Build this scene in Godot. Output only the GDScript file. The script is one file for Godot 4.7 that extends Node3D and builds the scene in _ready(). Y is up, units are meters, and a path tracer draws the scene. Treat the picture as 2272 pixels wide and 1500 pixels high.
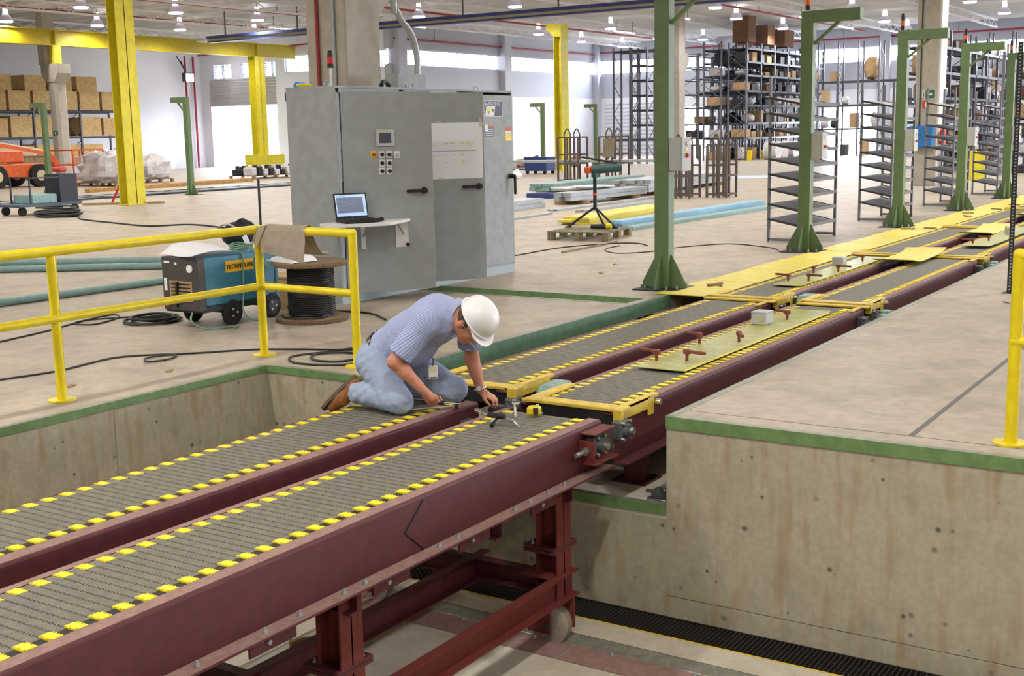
extends Node3D
# A vehicle-assembly hall: twin slat-belt conveyors cross a transfer pit, a man kneels on the near belts.
# World: y up, metres; -z runs along the conveyors away from the pit, +x runs to the right along the pit edge.

const UPV := Vector3(0, 1, 0)
var M := {}
var T := {}
var meshes := {}
var taken := {}
var rng := RandomNumberGenerator.new()

# ---------------------------------------------------------------- mesh builder
class MB:
	var v := PackedVector3Array()
	var n := PackedVector3Array()
	var u := PackedVector2Array()
	var xf := Transform3D.IDENTITY

	func _p(a: Vector3, na: Vector3, ua := Vector2.ZERO) -> void:
		v.append(xf * a)
		n.append((xf.basis * na).normalized())
		u.append(ua)

	# a, b, c counter-clockwise seen from outside
	func tri(a: Vector3, b: Vector3, c: Vector3) -> void:
		var m := (b - a).cross(c - a)
		if m.length_squared() < 1e-16:
			return
		m = m.normalized()
		_p(a, m); _p(c, m); _p(b, m)

	func tris(a: Vector3, b: Vector3, c: Vector3, na: Vector3, nb: Vector3, nc: Vector3) -> void:
		_p(a, na); _p(c, nc); _p(b, nb)

	func quad(a: Vector3, b: Vector3, c: Vector3, d: Vector3) -> void:
		tri(a, b, c); tri(a, c, d)

	func quadn(a: Vector3, b: Vector3, c: Vector3, d: Vector3, na: Vector3, nb: Vector3, nc: Vector3, nd: Vector3) -> void:
		tris(a, b, c, na, nb, nc); tris(a, c, d, na, nc, nd)

	func box(c: Vector3, s: Vector3, bev := 0.0, b := Basis.IDENTITY) -> MB:
		var h := s * 0.5
		var k := minf(bev, minf(h.x, minf(h.y, h.z)) * 0.9)
		var P := func(sx: float, sy: float, sz: float, ax: int) -> Vector3:
			var q := Vector3(sx * (h.x - (0.0 if ax == 0 else k)), sy * (h.y - (0.0 if ax == 1 else k)), sz * (h.z - (0.0 if ax == 2 else k)))
			return c + b * q
		for ax in 3:
			for s1 in [-1.0, 1.0]:
				var q := []
				for w in [[-1.0, -1.0], [1.0, -1.0], [1.0, 1.0], [-1.0, 1.0]]:
					var e := Vector3.ZERO
					e[ax] = s1; e[(ax + 1) % 3] = w[0]; e[(ax + 2) % 3] = w[1]
					q.append(P.call(e.x, e.y, e.z, ax))
				if s1 > 0: quad(q[0], q[1], q[2], q[3])
				else: quad(q[3], q[2], q[1], q[0])
		if k > 0.0:
			for ax in 3:
				var a1 := (ax + 1) % 3
				var a2 := (ax + 2) % 3
				for s1 in [-1.0, 1.0]:
					for s2 in [-1.0, 1.0]:
						var e := Vector3.ZERO
						e[a1] = s1; e[a2] = s2
						var lo := e; lo[ax] = -1.0
						var hi := e; hi[ax] = 1.0
						var p0: Vector3 = P.call(lo.x, lo.y, lo.z, a1)
						var p1: Vector3 = P.call(hi.x, hi.y, hi.z, a1)
						var p2: Vector3 = P.call(hi.x, hi.y, hi.z, a2)
						var p3: Vector3 = P.call(lo.x, lo.y, lo.z, a2)
						if s1 * s2 > 0: quad(p0, p3, p2, p1)
						else: quad(p0, p1, p2, p3)
			for sx in [-1.0, 1.0]:
				for sy in [-1.0, 1.0]:
					for sz in [-1.0, 1.0]:
						var p0: Vector3 = P.call(sx, sy, sz, 0)
						var p1: Vector3 = P.call(sx, sy, sz, 1)
						var p2: Vector3 = P.call(sx, sy, sz, 2)
						if sx * sy * sz > 0: tri(p0, p1, p2)
						else: tri(p0, p2, p1)
		return self

	# box given by two corners
	func bx(x0: float, x1: float, y0: float, y1: float, z0: float, z1: float, bev := 0.0) -> MB:
		return box(Vector3(x0 + x1, y0 + y1, z0 + z1) * 0.5, Vector3(absf(x1 - x0), absf(y1 - y0), absf(z1 - z0)), bev)

	static func frame(d: Vector3) -> Basis:
		var w := d.normalized()
		var a := Vector3.UP if absf(w.y) < 0.95 else Vector3.RIGHT
		var s := a.cross(w).normalized()
		return Basis(s, w.cross(s), w)

	func cyl(a: Vector3, b: Vector3, ra: float, rb := -1.0, seg := 12, caps := true) -> MB:
		if rb < 0.0: rb = ra
		var f := frame(b - a)
		var sl := (ra - rb) / maxf(1e-6, (b - a).length())
		for i in seg:
			var t0 := TAU * i / seg
			var t1 := TAU * (i + 1) / seg
			var d0 := f.x * cos(t0) + f.y * sin(t0)
			var d1 := f.x * cos(t1) + f.y * sin(t1)
			var n0 := (d0 + f.z * sl).normalized()
			var n1 := (d1 + f.z * sl).normalized()
			quadn(a + d0 * ra, a + d1 * ra, b + d1 * rb, b + d0 * rb, n0, n1, n1, n0)
			if caps:
				if ra > 0.0: tri(a, a + d1 * ra, a + d0 * ra)
				if rb > 0.0: tri(b, b + d0 * rb, b + d1 * rb)
		return self

	# bar of rectangular section between two points; w across, h along "up"
	func bar(a: Vector3, b: Vector3, w: float, h: float, bev := 0.0, up := Vector3.UP) -> MB:
		var z := (b - a).normalized()
		var x := up.cross(z)
		if x.length() < 0.01: x = Vector3.RIGHT.cross(z)
		x = x.normalized()
		return box((a + b) * 0.5, Vector3(w, h, (b - a).length()), bev, Basis(x, z.cross(x), z))

	func tube(pts: Array, r: float, seg := 8, closed := false) -> MB:
		var m := pts.size()
		var fr := []
		var prev := Vector3.ZERO
		for i in m:
			var a: Vector3 = pts[(i - 1 + m) % m] if closed else pts[maxi(i - 1, 0)]
			var b: Vector3 = pts[(i + 1) % m] if closed else pts[mini(i + 1, m - 1)]
			var d := (b - a).normalized()
			var s: Vector3
			if i == 0: s = frame(d).x
			else: s = (prev - d * prev.dot(d)).normalized()
			prev = s
			fr.append([s, d.cross(s), d])
		for i in (m if closed else m - 1):
			var j := (i + 1) % m
			for k in seg:
				var t0 := TAU * k / seg
				var t1 := TAU * (k + 1) / seg
				var a0: Vector3 = fr[i][0] * cos(t0) + fr[i][1] * sin(t0)
				var a1: Vector3 = fr[i][0] * cos(t1) + fr[i][1] * sin(t1)
				var b0: Vector3 = fr[j][0] * cos(t0) + fr[j][1] * sin(t0)
				var b1: Vector3 = fr[j][0] * cos(t1) + fr[j][1] * sin(t1)
				quadn(pts[i] + a0 * r, pts[i] + a1 * r, pts[j] + b1 * r, pts[j] + b0 * r, a0, a1, b1, b0)
		if not closed:
			for e in [0, m - 1]:
				var o: Vector3 = pts[e]
				for k in seg:
					var t0 := TAU * k / seg
					var t1 := TAU * (k + 1) / seg
					var a0: Vector3 = fr[e][0] * cos(t0) + fr[e][1] * sin(t0)
					var a1: Vector3 = fr[e][0] * cos(t1) + fr[e][1] * sin(t1)
					if e == 0: tri(o, o + a1 * r, o + a0 * r)
					else: tri(o, o + a0 * r, o + a1 * r)
		return self

	# polygon in the local xy plane, counter-clockwise, extruded from z = 0 to z = depth
	func prism(poly: PackedVector2Array, depth: float, t := Transform3D.IDENTITY) -> MB:
		if Geometry2D.is_polygon_clockwise(poly):
			poly = poly.duplicate(); poly.reverse()
		var id := Geometry2D.triangulate_polygon(poly)
		var dz := Vector3(0, 0, depth)
		for i in range(0, id.size(), 3):
			var a := Vector3(poly[id[i]].x, poly[id[i]].y, 0)
			var b := Vector3(poly[id[i + 1]].x, poly[id[i + 1]].y, 0)
			var c := Vector3(poly[id[i + 2]].x, poly[id[i + 2]].y, 0)
			if (b - a).cross(c - a).z < 0:
				var s := b; b = c; c = s
			tri(t * (a + dz), t * (b + dz), t * (c + dz))
			tri(t * a, t * c, t * b)
		for i in poly.size():
			var p := poly[i]
			var q := poly[(i + 1) % poly.size()]
			quad(t * Vector3(p.x, p.y, 0), t * Vector3(q.x, q.y, 0), t * Vector3(q.x, q.y, depth), t * Vector3(p.x, p.y, depth))
		return self

	# profile of (radius, height) turned round the local y axis
	func lathe(prof: Array, seg := 20, t := Transform3D.IDENTITY, smooth := true) -> MB:
		for i in prof.size() - 1:
			var p: Vector2 = prof[i]
			var q: Vector2 = prof[i + 1]
			var d := (q - p).normalized()
			var nn := Vector2(d.y, -d.x)
			var np := nn
			var nq := nn
			if smooth and i > 0:
				var e0: Vector2 = (p - (prof[i - 1] as Vector2)).normalized()
				if e0.dot(d) > 0.7: np = (nn + Vector2(e0.y, -e0.x)).normalized()
			if smooth and i < prof.size() - 2:
				var e1: Vector2 = ((prof[i + 2] as Vector2) - q).normalized()
				if e1.dot(d) > 0.7: nq = (nn + Vector2(e1.y, -e1.x)).normalized()
			for k in seg:
				var t0 := TAU * k / seg
				var t1 := TAU * (k + 1) / seg
				var c0 := Vector3(cos(t0), 0, -sin(t0))
				var c1 := Vector3(cos(t1), 0, -sin(t1))
				var a := t * (c0 * p.x + UPV0 * p.y)
				var b := t * (c1 * p.x + UPV0 * p.y)
				var c := t * (c1 * q.x + UPV0 * q.y)
				var e := t * (c0 * q.x + UPV0 * q.y)
				var n0 := (t.basis * (c0 * np.x + UPV0 * np.y)).normalized()
				var n1 := (t.basis * (c1 * np.x + UPV0 * np.y)).normalized()
				var n2 := (t.basis * (c1 * nq.x + UPV0 * nq.y)).normalized()
				var n3 := (t.basis * (c0 * nq.x + UPV0 * nq.y)).normalized()
				if p.x < 1e-6: tris(a, c, e, n0, n2, n3)
				elif q.x < 1e-6: tris(a, b, c, n0, n1, n2)
				else: quadn(a, b, c, e, n0, n1, n2, n3)
		return self

	const UPV0 := Vector3(0, 1, 0)

	func ball(c: Vector3, r: Vector3, seg := 14, rings := 8, b := Basis.IDENTITY) -> MB:
		for i in rings:
			var f0 := -PI / 2 + PI * i / rings
			var f1 := -PI / 2 + PI * (i + 1) / rings
			for k in seg:
				var t0 := TAU * k / seg
				var t1 := TAU * (k + 1) / seg
				var q := []
				var m := []
				for w in [[f0, t0], [f0, t1], [f1, t1], [f1, t0]]:
					var d := Vector3(cos(w[0]) * cos(w[1]), sin(w[0]), -cos(w[0]) * sin(w[1]))
					q.append(c + b * (d * r))
					m.append((b * (d / r)).normalized())
				quadn(q[0], q[1], q[2], q[3], m[0], m[1], m[2], m[3])
		return self

	# a sheet facing local +z with texture coordinates, thickness th behind it
	func sheet(w: float, h: float, th: float, t := Transform3D.IDENTITY) -> MB:
		var x := w * 0.5
		var y := h * 0.5
		var c := [Vector3(-x, -y, 0), Vector3(x, -y, 0), Vector3(x, y, 0), Vector3(-x, y, 0)]
		var uvs := [Vector2(0, 1), Vector2(1, 1), Vector2(1, 0), Vector2(0, 0)]
		var nn := (t.basis.z).normalized()
		for k in [[0, 2, 1], [0, 3, 2]]:
			for i in k:
				_p(t * (c[i] as Vector3), nn, uvs[i])
		var d := Vector3(0, 0, -th)
		for i in 4:
			var a: Vector3 = c[i]
			var b2: Vector3 = c[(i + 1) % 4]
			quad(t * (a + d), t * (b2 + d), t * b2, t * a)
		quad(t * (c[1] + d), t * (c[0] + d), t * (c[3] + d), t * (c[2] + d))
		return self

	func mesh() -> ArrayMesh:
		var a := []
		a.resize(Mesh.ARRAY_MAX)
		a[Mesh.ARRAY_VERTEX] = v
		a[Mesh.ARRAY_NORMAL] = n
		a[Mesh.ARRAY_TEX_UV] = u
		var m := ArrayMesh.new()
		m.add_surface_from_arrays(Mesh.PRIMITIVE_TRIANGLES, a)
		return m

func mb() -> MB: return MB.new()
func V(x: float, y: float, z: float) -> Vector3: return Vector3(x, y, z)
func xfm(o: Vector3, rx := 0.0, ry := 0.0, rz := 0.0) -> Transform3D:
	return Transform3D(Basis.from_euler(Vector3(rx, ry, rz)), o)
func poly(a: Array) -> PackedVector2Array:
	var p := PackedVector2Array()
	for i in range(0, a.size(), 2): p.append(Vector2(a[i], a[i + 1]))
	return p
func smooth_path(pts: Array, per := 6, closed := false) -> Array:
	var out := []
	var m := pts.size()
	for i in (m if closed else m - 1):
		var p0: Vector3 = pts[(i - 1 + m) % m] if closed else pts[maxi(i - 1, 0)]
		var p1: Vector3 = pts[i]
		var p2: Vector3 = pts[(i + 1) % m]
		var p3: Vector3 = pts[(i + 2) % m] if closed else pts[mini(i + 2, m - 1)]
		for k in per:
			out.append(p1.cubic_interpolate(p2, p0, p3, float(k) / per))
	if not closed: out.append(pts[m - 1])
	return out

# ---------------------------------------------------------------- naming and placing
func numbered(nm: String) -> String:
	if not taken.has(nm):
		taken[nm] = 0
		return nm
	taken[nm] += 1
	return "%s_%03d" % [nm, taken[nm]]

func tag(o: Node3D, label: String, cat: String, group := "", kind := "") -> Node3D:
	if label: o.set_meta("label", label)
	if cat: o.set_meta("category", cat)
	if group: o.set_meta("group", group)
	if kind: o.set_meta("kind", kind)
	return o

func thing(nm: String, label: String, cat: String, at := Vector3.ZERO, ry := 0.0, group := "") -> Node3D:
	var o := Node3D.new()
	o.name = numbered(nm)
	add_child(o)
	o.position = at
	o.rotation.y = ry
	tag(o, label, cat, group)
	return o

func part(par: Node3D, nm: String, what: Variant, m: Material, at := Vector3.ZERO, rot := Vector3.ZERO, label := "") -> MeshInstance3D:
	var o := MeshInstance3D.new()
	o.name = nm
	o.mesh = (what as MB).mesh() if what is MB else what
	o.material_override = m
	par.add_child(o, true)
	o.position = at
	o.rotation = rot
	if label: o.set_meta("label", label)
	return o

func solo(nm: String, what: Variant, m: Material, label: String, cat: String, at := Vector3.ZERO, rot := Vector3.ZERO, group := "") -> MeshInstance3D:
	var o := part(self, numbered(nm), what, m, at, rot)
	tag(o, label, cat, group)
	return o

func struct(nm: String, what: Variant, m: Material, label := "", at := Vector3.ZERO) -> MeshInstance3D:
	var o := part(self, nm, what, m, at)
	taken[nm] = 0
	o.set_meta("kind", "structure")
	if label: o.set_meta("label", label)
	return o

func copy(o: Node3D, at: Vector3, ry := 0.0, label := "") -> Node3D:
	var c := o.duplicate()
	c.name = numbered(String(o.name).rstrip("0123456789").trim_suffix("_"))
	add_child(c)
	c.position = at
	c.rotation.y = ry
	if label: c.set_meta("label", label)
	return c

func shared(key: String, maker: Callable) -> ArrayMesh:
	if not meshes.has(key): meshes[key] = (maker.call() as MB).mesh()
	return meshes[key]

# ---------------------------------------------------------------- materials
func noise_img(size: int, freq: float, sd: int, oct := 4, sy := 0) -> PackedFloat32Array:
	var f := FastNoiseLite.new()
	f.seed = sd
	f.frequency = freq
	f.noise_type = FastNoiseLite.TYPE_SIMPLEX_SMOOTH
	f.fractal_octaves = oct
	var im := f.get_seamless_image(size, sy if sy else size)
	if sy: im.resize(size, size, Image.INTERPOLATE_CUBIC)
	im.convert(Image.FORMAT_L8)
	var b := im.get_data()
	var out := PackedFloat32Array()
	out.resize(b.size())
	for i in b.size(): out[i] = b[i] / 255.0
	return out

# layers: [noise, weight, tint]; every layer pulls the base colour towards its tint where the noise is high
func tex(size: int, base: Color, layers: Array, spots := 0, spot_col := Color.BLACK, spot_r := 4.0, sd := 7) -> ImageTexture:
	var px := PackedFloat32Array()
	px.resize(size * size * 3)
	for i in size * size:
		px[i * 3] = base.r; px[i * 3 + 1] = base.g; px[i * 3 + 2] = base.b
	for L in layers:
		var nz: PackedFloat32Array = L[0]
		var w: float = L[1]
		var c: Color = L[2]
		var lo: float = L[3] if L.size() > 3 else 0.35
		var hi: float = L[4] if L.size() > 4 else 0.75
		for i in size * size:
			var k := clampf((nz[i] - lo) / (hi - lo), 0.0, 1.0) * w
			px[i * 3] = lerpf(px[i * 3], c.r, k)
			px[i * 3 + 1] = lerpf(px[i * 3 + 1], c.g, k)
			px[i * 3 + 2] = lerpf(px[i * 3 + 2], c.b, k)
	var r := RandomNumberGenerator.new()
	r.seed = sd
	for s in spots:
		var cx := r.randi_range(0, size - 1)
		var cy := r.randi_range(0, size - 1)
		var rad := spot_r * r.randf_range(0.3, 1.0)
		var a := r.randf_range(0.25, 0.9)
		var ri := int(ceil(rad))
		for dy in range(-ri, ri + 1):
			for dx in range(-ri, ri + 1):
				var d := sqrt(dx * dx + dy * dy) / rad
				if d < 1.0:
					var i := (((cy + dy + size) % size) * size + (cx + dx + size) % size) * 3
					var k := a * (1.0 - d * d)
					px[i] = lerpf(px[i], spot_col.r, k)
					px[i + 1] = lerpf(px[i + 1], spot_col.g, k)
					px[i + 2] = lerpf(px[i + 2], spot_col.b, k)
	var by := PackedByteArray()
	by.resize(px.size())
	for i in px.size(): by[i] = int(clampf(px[i], 0, 1) * 255.0)
	return ImageTexture.create_from_image(Image.create_from_data(size, size, false, Image.FORMAT_RGB8, by))

func mk(nm: String, c: Color, rough := 0.6, metal := 0.0, tx: Texture2D = null, sc := 1.0, world := true) -> StandardMaterial3D:
	var m := StandardMaterial3D.new()
	m.resource_name = nm
	m.albedo_color = c
	m.roughness = rough
	m.metallic = metal
	if tx:
		m.albedo_texture = tx
		m.uv1_triplanar = true
		m.uv1_world_triplanar = world
		m.uv1_scale = Vector3.ONE * sc
	M[nm] = m
	return m

func rgb(r: int, g: int, b: int) -> Color: return Color8(r, g, b)

func make_materials() -> void:
	var W := Color.WHITE
	var fine := noise_img(512, 0.09, 3, 3)
	var coarse := noise_img(512, 0.012, 11, 4)
	var mid := noise_img(512, 0.03, 5, 4)
	var drip := noise_img(512, 0.035, 21, 4, 60)
	var drip2 := noise_img(512, 0.06, 29, 3, 90)
	var along := noise_img(512, 0.06, 41, 3, 10)
	T.floor = tex(512, rgb(178, 167, 153), [[coarse, 0.6, rgb(150, 140, 129)], [mid, 0.4, rgb(198, 186, 170)], [fine, 0.3, rgb(144, 134, 123)]], 30, rgb(120, 112, 104), 2.0)
	T.pitfloor = tex(512, rgb(196, 187, 172), [[coarse, 0.5, rgb(176, 168, 154)], [mid, 0.4, rgb(208, 200, 186)], [fine, 0.3, rgb(170, 161, 147)]], 40, rgb(140, 130, 118), 2.0)
	T.pit = tex(512, rgb(172, 164, 144), [[coarse, 0.4, rgb(152, 147, 129)], [drip, 0.5, rgb(150, 116, 84), 0.55, 0.88], [drip2, 0.35, rgb(140, 136, 119), 0.5, 0.85], [mid, 0.35, rgb(184, 176, 158)], [fine, 0.28, rgb(146, 139, 121)]], 70, rgb(62, 66, 54), 4.5)
	T.soft = tex(512, W, [[coarse, 0.5, Color(0.88, 0.88, 0.87)], [fine, 0.3, Color(0.92, 0.92, 0.92)]])
	T.worn = tex(512, W, [[coarse, 0.6, Color(0.8, 0.79, 0.78)], [mid, 0.4, Color(0.86, 0.85, 0.84)], [fine, 0.4, Color(0.84, 0.84, 0.84)]], 120, Color(0.55, 0.53, 0.5), 2.5)
	T.dusty = tex(512, W, [[coarse, 0.8, Color(1.0, 0.86, 0.82)], [mid, 0.5, Color(0.8, 0.8, 0.84)], [fine, 0.4, Color(0.84, 0.8, 0.78)]], 60, Color(0.6, 0.5, 0.45), 3.0)
	T.wood = tex(512, W, [[along, 0.7, Color(0.72, 0.64, 0.54)], [mid, 0.3, Color(0.86, 0.82, 0.76)]], 12, Color(0.4, 0.32, 0.25), 4.0)
	T.cloth = tex(512, W, [[mid, 0.4, Color(0.82, 0.84, 0.88)], [fine, 0.5, Color(0.86, 0.88, 0.9)]])
	var bmp := noise_img(512, 0.16, 61, 2)
	var nim := Image.create(512, 512, false, Image.FORMAT_L8)
	var nb := PackedByteArray(); nb.resize(512 * 512)
	for i in nb.size(): nb[i] = int(bmp[i] * 255)
	nim = Image.create_from_data(512, 512, false, Image.FORMAT_L8, nb)
	nim.convert(Image.FORMAT_RGBA8)
	nim.bump_map_to_normal_map(2.0)
	T.bumps = ImageTexture.create_from_image(nim)

	mk("floor", W, 0.5, 0.0, T.floor, 0.18)
	M.floor.metallic_specular = 0.3
	mk("pit_wall", W, 0.85, 0.0, T.pit, 0.42)
	mk("pit_floor", W, 0.8, 0.0, T.pitfloor, 0.3)
	mk("slab", rgb(200, 196, 190), 0.85, 0.0, T.floor, 0.2)
	mk("edge_green", rgb(112, 146, 92), 0.5, 0.0, T.worn, 1.3)
	mk("edge_steel", rgb(158, 158, 148), 0.45, 0.4, T.worn, 1.5)
	mk("oxide", rgb(92, 36, 44), 0.6, 0.0, T.worn, 1.6)
	mk("oxide_dust_lit", rgb(156, 124, 118), 0.8, 0.0, T.worn, 2.2)  # dusty oxide, lightened further to hold light from above in its colour
	mk("oxide_rust", rgb(114, 48, 44), 0.65, 0.1, T.dusty, 2.0)
	mk("slat", rgb(124, 120, 110), 0.7, 0.0, T.worn, 2.0)
	mk("black", rgb(22, 22, 25), 0.55)
	mk("rubber", rgb(30, 30, 31), 0.75, 0.0, T.soft, 3.0)
	mk("yellow", rgb(236, 214, 24), 0.38, 0.0, T.soft, 1.2)
	mk("yellow_module", rgb(248, 226, 44), 0.45)
	mk("yellow_plate", rgb(230, 214, 92), 0.5, 0.0, T.soft, 0.9)
	mk("yellow_frame", rgb(232, 200, 70), 0.5, 0.0, T.worn, 1.2)
	mk("yellow_column", rgb(226, 212, 52), 0.45, 0.0, T.soft, 0.5)
	mk("green_post", rgb(102, 126, 86), 0.45, 0.0, T.soft, 0.8)
	mk("green_dark", rgb(92, 134, 104), 0.6, 0.0, T.worn, 1.0)
	mk("steel", rgb(176, 178, 180), 0.35, 0.8, T.worn, 2.0)
	mk("zinc", rgb(176, 182, 188), 0.45, 0.5, T.soft, 1.0)
	mk("chrome", rgb(225, 225, 225), 0.15, 1.0)
	mk("dark_steel", rgb(70, 70, 76), 0.5, 0.5, T.worn, 2.0)
	mk("grate", rgb(52, 44, 40), 0.7, 0.0, T.worn, 3.0)
	mk("wheel_steel", rgb(190, 182, 168), 0.45, 0.5, T.worn, 4.0)
	mk("cast_iron", rgb(92, 96, 100), 0.55, 0.3, T.worn, 4.0)
	mk("cabinet", rgb(154, 160, 162), 0.55, 0.0, T.soft, 0.8)
	mk("cabinet_inside", rgb(190, 192, 188), 0.6)
	mk("panel_gray", rgb(180, 183, 182), 0.5)
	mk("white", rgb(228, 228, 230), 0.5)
	mk("paper", rgb(230, 230, 238), 0.8)
	mk("helmet", rgb(234, 234, 238), 0.25)
	mk("shutter", rgb(172, 168, 164), 0.7)
	mk("concrete", rgb(180, 173, 162), 0.85, 0.0, T.soft, 0.5)
	mk("wall_white", rgb(226, 228, 238), 0.8)
	mk("wall_gray", rgb(184, 187, 198), 0.8)
	mk("roof", rgb(238, 236, 230), 0.7)
	mk("roof_steel", rgb(224, 224, 226), 0.6)
	mk("roof_dark", rgb(96, 90, 88), 0.6)
	mk("blue_beam", rgb(52, 66, 128), 0.5)
	mk("red_pipe", rgb(150, 44, 52), 0.45)
	mk("red_paint", rgb(196, 44, 34), 0.45)
	mk("teal", rgb(140, 176, 176), 0.5, 0.0, T.worn, 1.4)
	mk("welder_blue", rgb(56, 128, 156), 0.5, 0.0, T.worn, 3.5)
	mk("welder_front", rgb(74, 70, 66), 0.6, 0.0, T.worn, 4.0)
	mk("hose_green", rgb(112, 146, 124), 0.6)
	mk("cable", rgb(44, 44, 48), 0.6)
	mk("wood", rgb(172, 148, 114), 0.8, 0.0, T.wood, 1.6)
	mk("wood_drum", rgb(128, 108, 84), 0.85, 0.0, T.wood, 2.2)
	mk("wood_light", rgb(214, 184, 132), 0.8, 0.0, T.worn, 0.6)
	mk("wood_gray", rgb(146, 140, 120), 0.85, 0.0, T.wood, 1.4)
	mk("card", rgb(192, 160, 118), 0.8, 0.0, T.soft, 0.7)
	mk("card_dark", rgb(122, 88, 64), 0.8, 0.0, T.worn, 0.7)
	mk("card_gray", rgb(158, 146, 132), 0.85, 0.0, T.soft, 2.0)
	mk("rack", rgb(112, 114, 126), 0.45, 0.4)
	mk("rack_beam", rgb(70, 72, 80), 0.5, 0.3)
	mk("shelf_gray", rgb(124, 124, 132), 0.55, 0.3, T.soft, 1.0)
	mk("orange", rgb(236, 104, 44), 0.45, 0.0, T.worn, 0.8)
	mk("lift_cream", rgb(206, 194, 156), 0.5)
	mk("blue", rgb(46, 118, 190), 0.45, 0.0, T.soft, 1.0)
	mk("blue_dark", rgb(40, 62, 116), 0.5)
	mk("sky_blue", rgb(136, 184, 212), 0.45, 0.0, T.soft, 1.0)
	mk("sheet_green", rgb(186, 194, 118), 0.35, 0.0, T.dusty, 0.8)
	mk("handle_red", rgb(136, 70, 54), 0.6, 0.0, T.worn, 3.0)
	mk("wrap", rgb(228, 224, 228), 0.25, 0.0, T.worn, 1.0)
	mk("skin", rgb(206, 142, 116), 0.55)
	M.skin.subsurf_scatter_enabled = true
	M.skin.subsurf_scatter_strength = 0.15
	mk("hair", rgb(72, 60, 54), 0.8)
	mk("jeans", rgb(164, 179, 206), 0.9, 0.0, T.cloth, 4.0)
	mk("boot", rgb(150, 94, 50), 0.75, 0.0, T.worn, 5.0)
	mk("boot_sole", rgb(96, 84, 72), 0.8)
	mk("leather", rgb(70, 40, 32), 0.5)
	# woven shirt: narrow pale stripes printed on blue cloth
	var sim := Image.create(64, 64, false, Image.FORMAT_RGB8)
	sim.fill(rgb(140, 154, 202))
	for k in 4: sim.fill_rect(Rect2i(k * 16, 0, 5, 64), rgb(194, 202, 228))
	T.shirt = ImageTexture.create_from_image(sim)
	mk("shirt", W, 0.9)
	M.shirt.albedo_texture = T.shirt

func glow(nm: String, c: Color, e: float) -> StandardMaterial3D:
	var m := mk(nm, c, 0.5)
	m.emission_enabled = true
	m.emission = c
	m.emission_energy_multiplier = e
	return m

func _ready() -> void:
	rng.seed = 20240611
	setup_view()
	make_materials()
	build_shell()
	build_lamps()
	build_conveyors()
	build_railings()
	build_pit_details()
	build_posts()
	build_cabinet()
	build_left_floor_things()
	build_person()
	build_small_things()
	build_middle()
	build_racks()
	build_far_left()
	build_roof_details()

func setup_view() -> void:
	var cam := Camera3D.new()
	cam.name = "camera"
	add_child(cam)
	cam.position = V(0, 1.65, 0)
	cam.rotation_degrees = V(-9.5495, 33.1294, -1.1519)
	cam.fov = 30.873
	cam.near = 0.1
	cam.far = 400.0
	var we := WorldEnvironment.new()
	we.name = "world_environment"
	var e := Environment.new()
	var sky := ProceduralSkyMaterial.new()
	sky.sky_top_color = rgb(200, 214, 236)
	sky.sky_horizon_color = rgb(236, 240, 248)
	sky.ground_bottom_color = rgb(180, 176, 170)
	sky.ground_horizon_color = rgb(236, 240, 248)
	sky.sky_energy_multiplier = 5.5
	sky.ground_energy_multiplier = 2.0
	e.sky = Sky.new()
	e.sky.sky_material = sky
	e.background_mode = Environment.BG_SKY
	e.tonemap_mode = Environment.TONE_MAPPER_LINEAR
	e.tonemap_exposure = 1.36
	e.sdfgi_enabled = true
	e.ssao_enabled = true
	e.ssil_enabled = true
	we.environment = e
	add_child(we)

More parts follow.
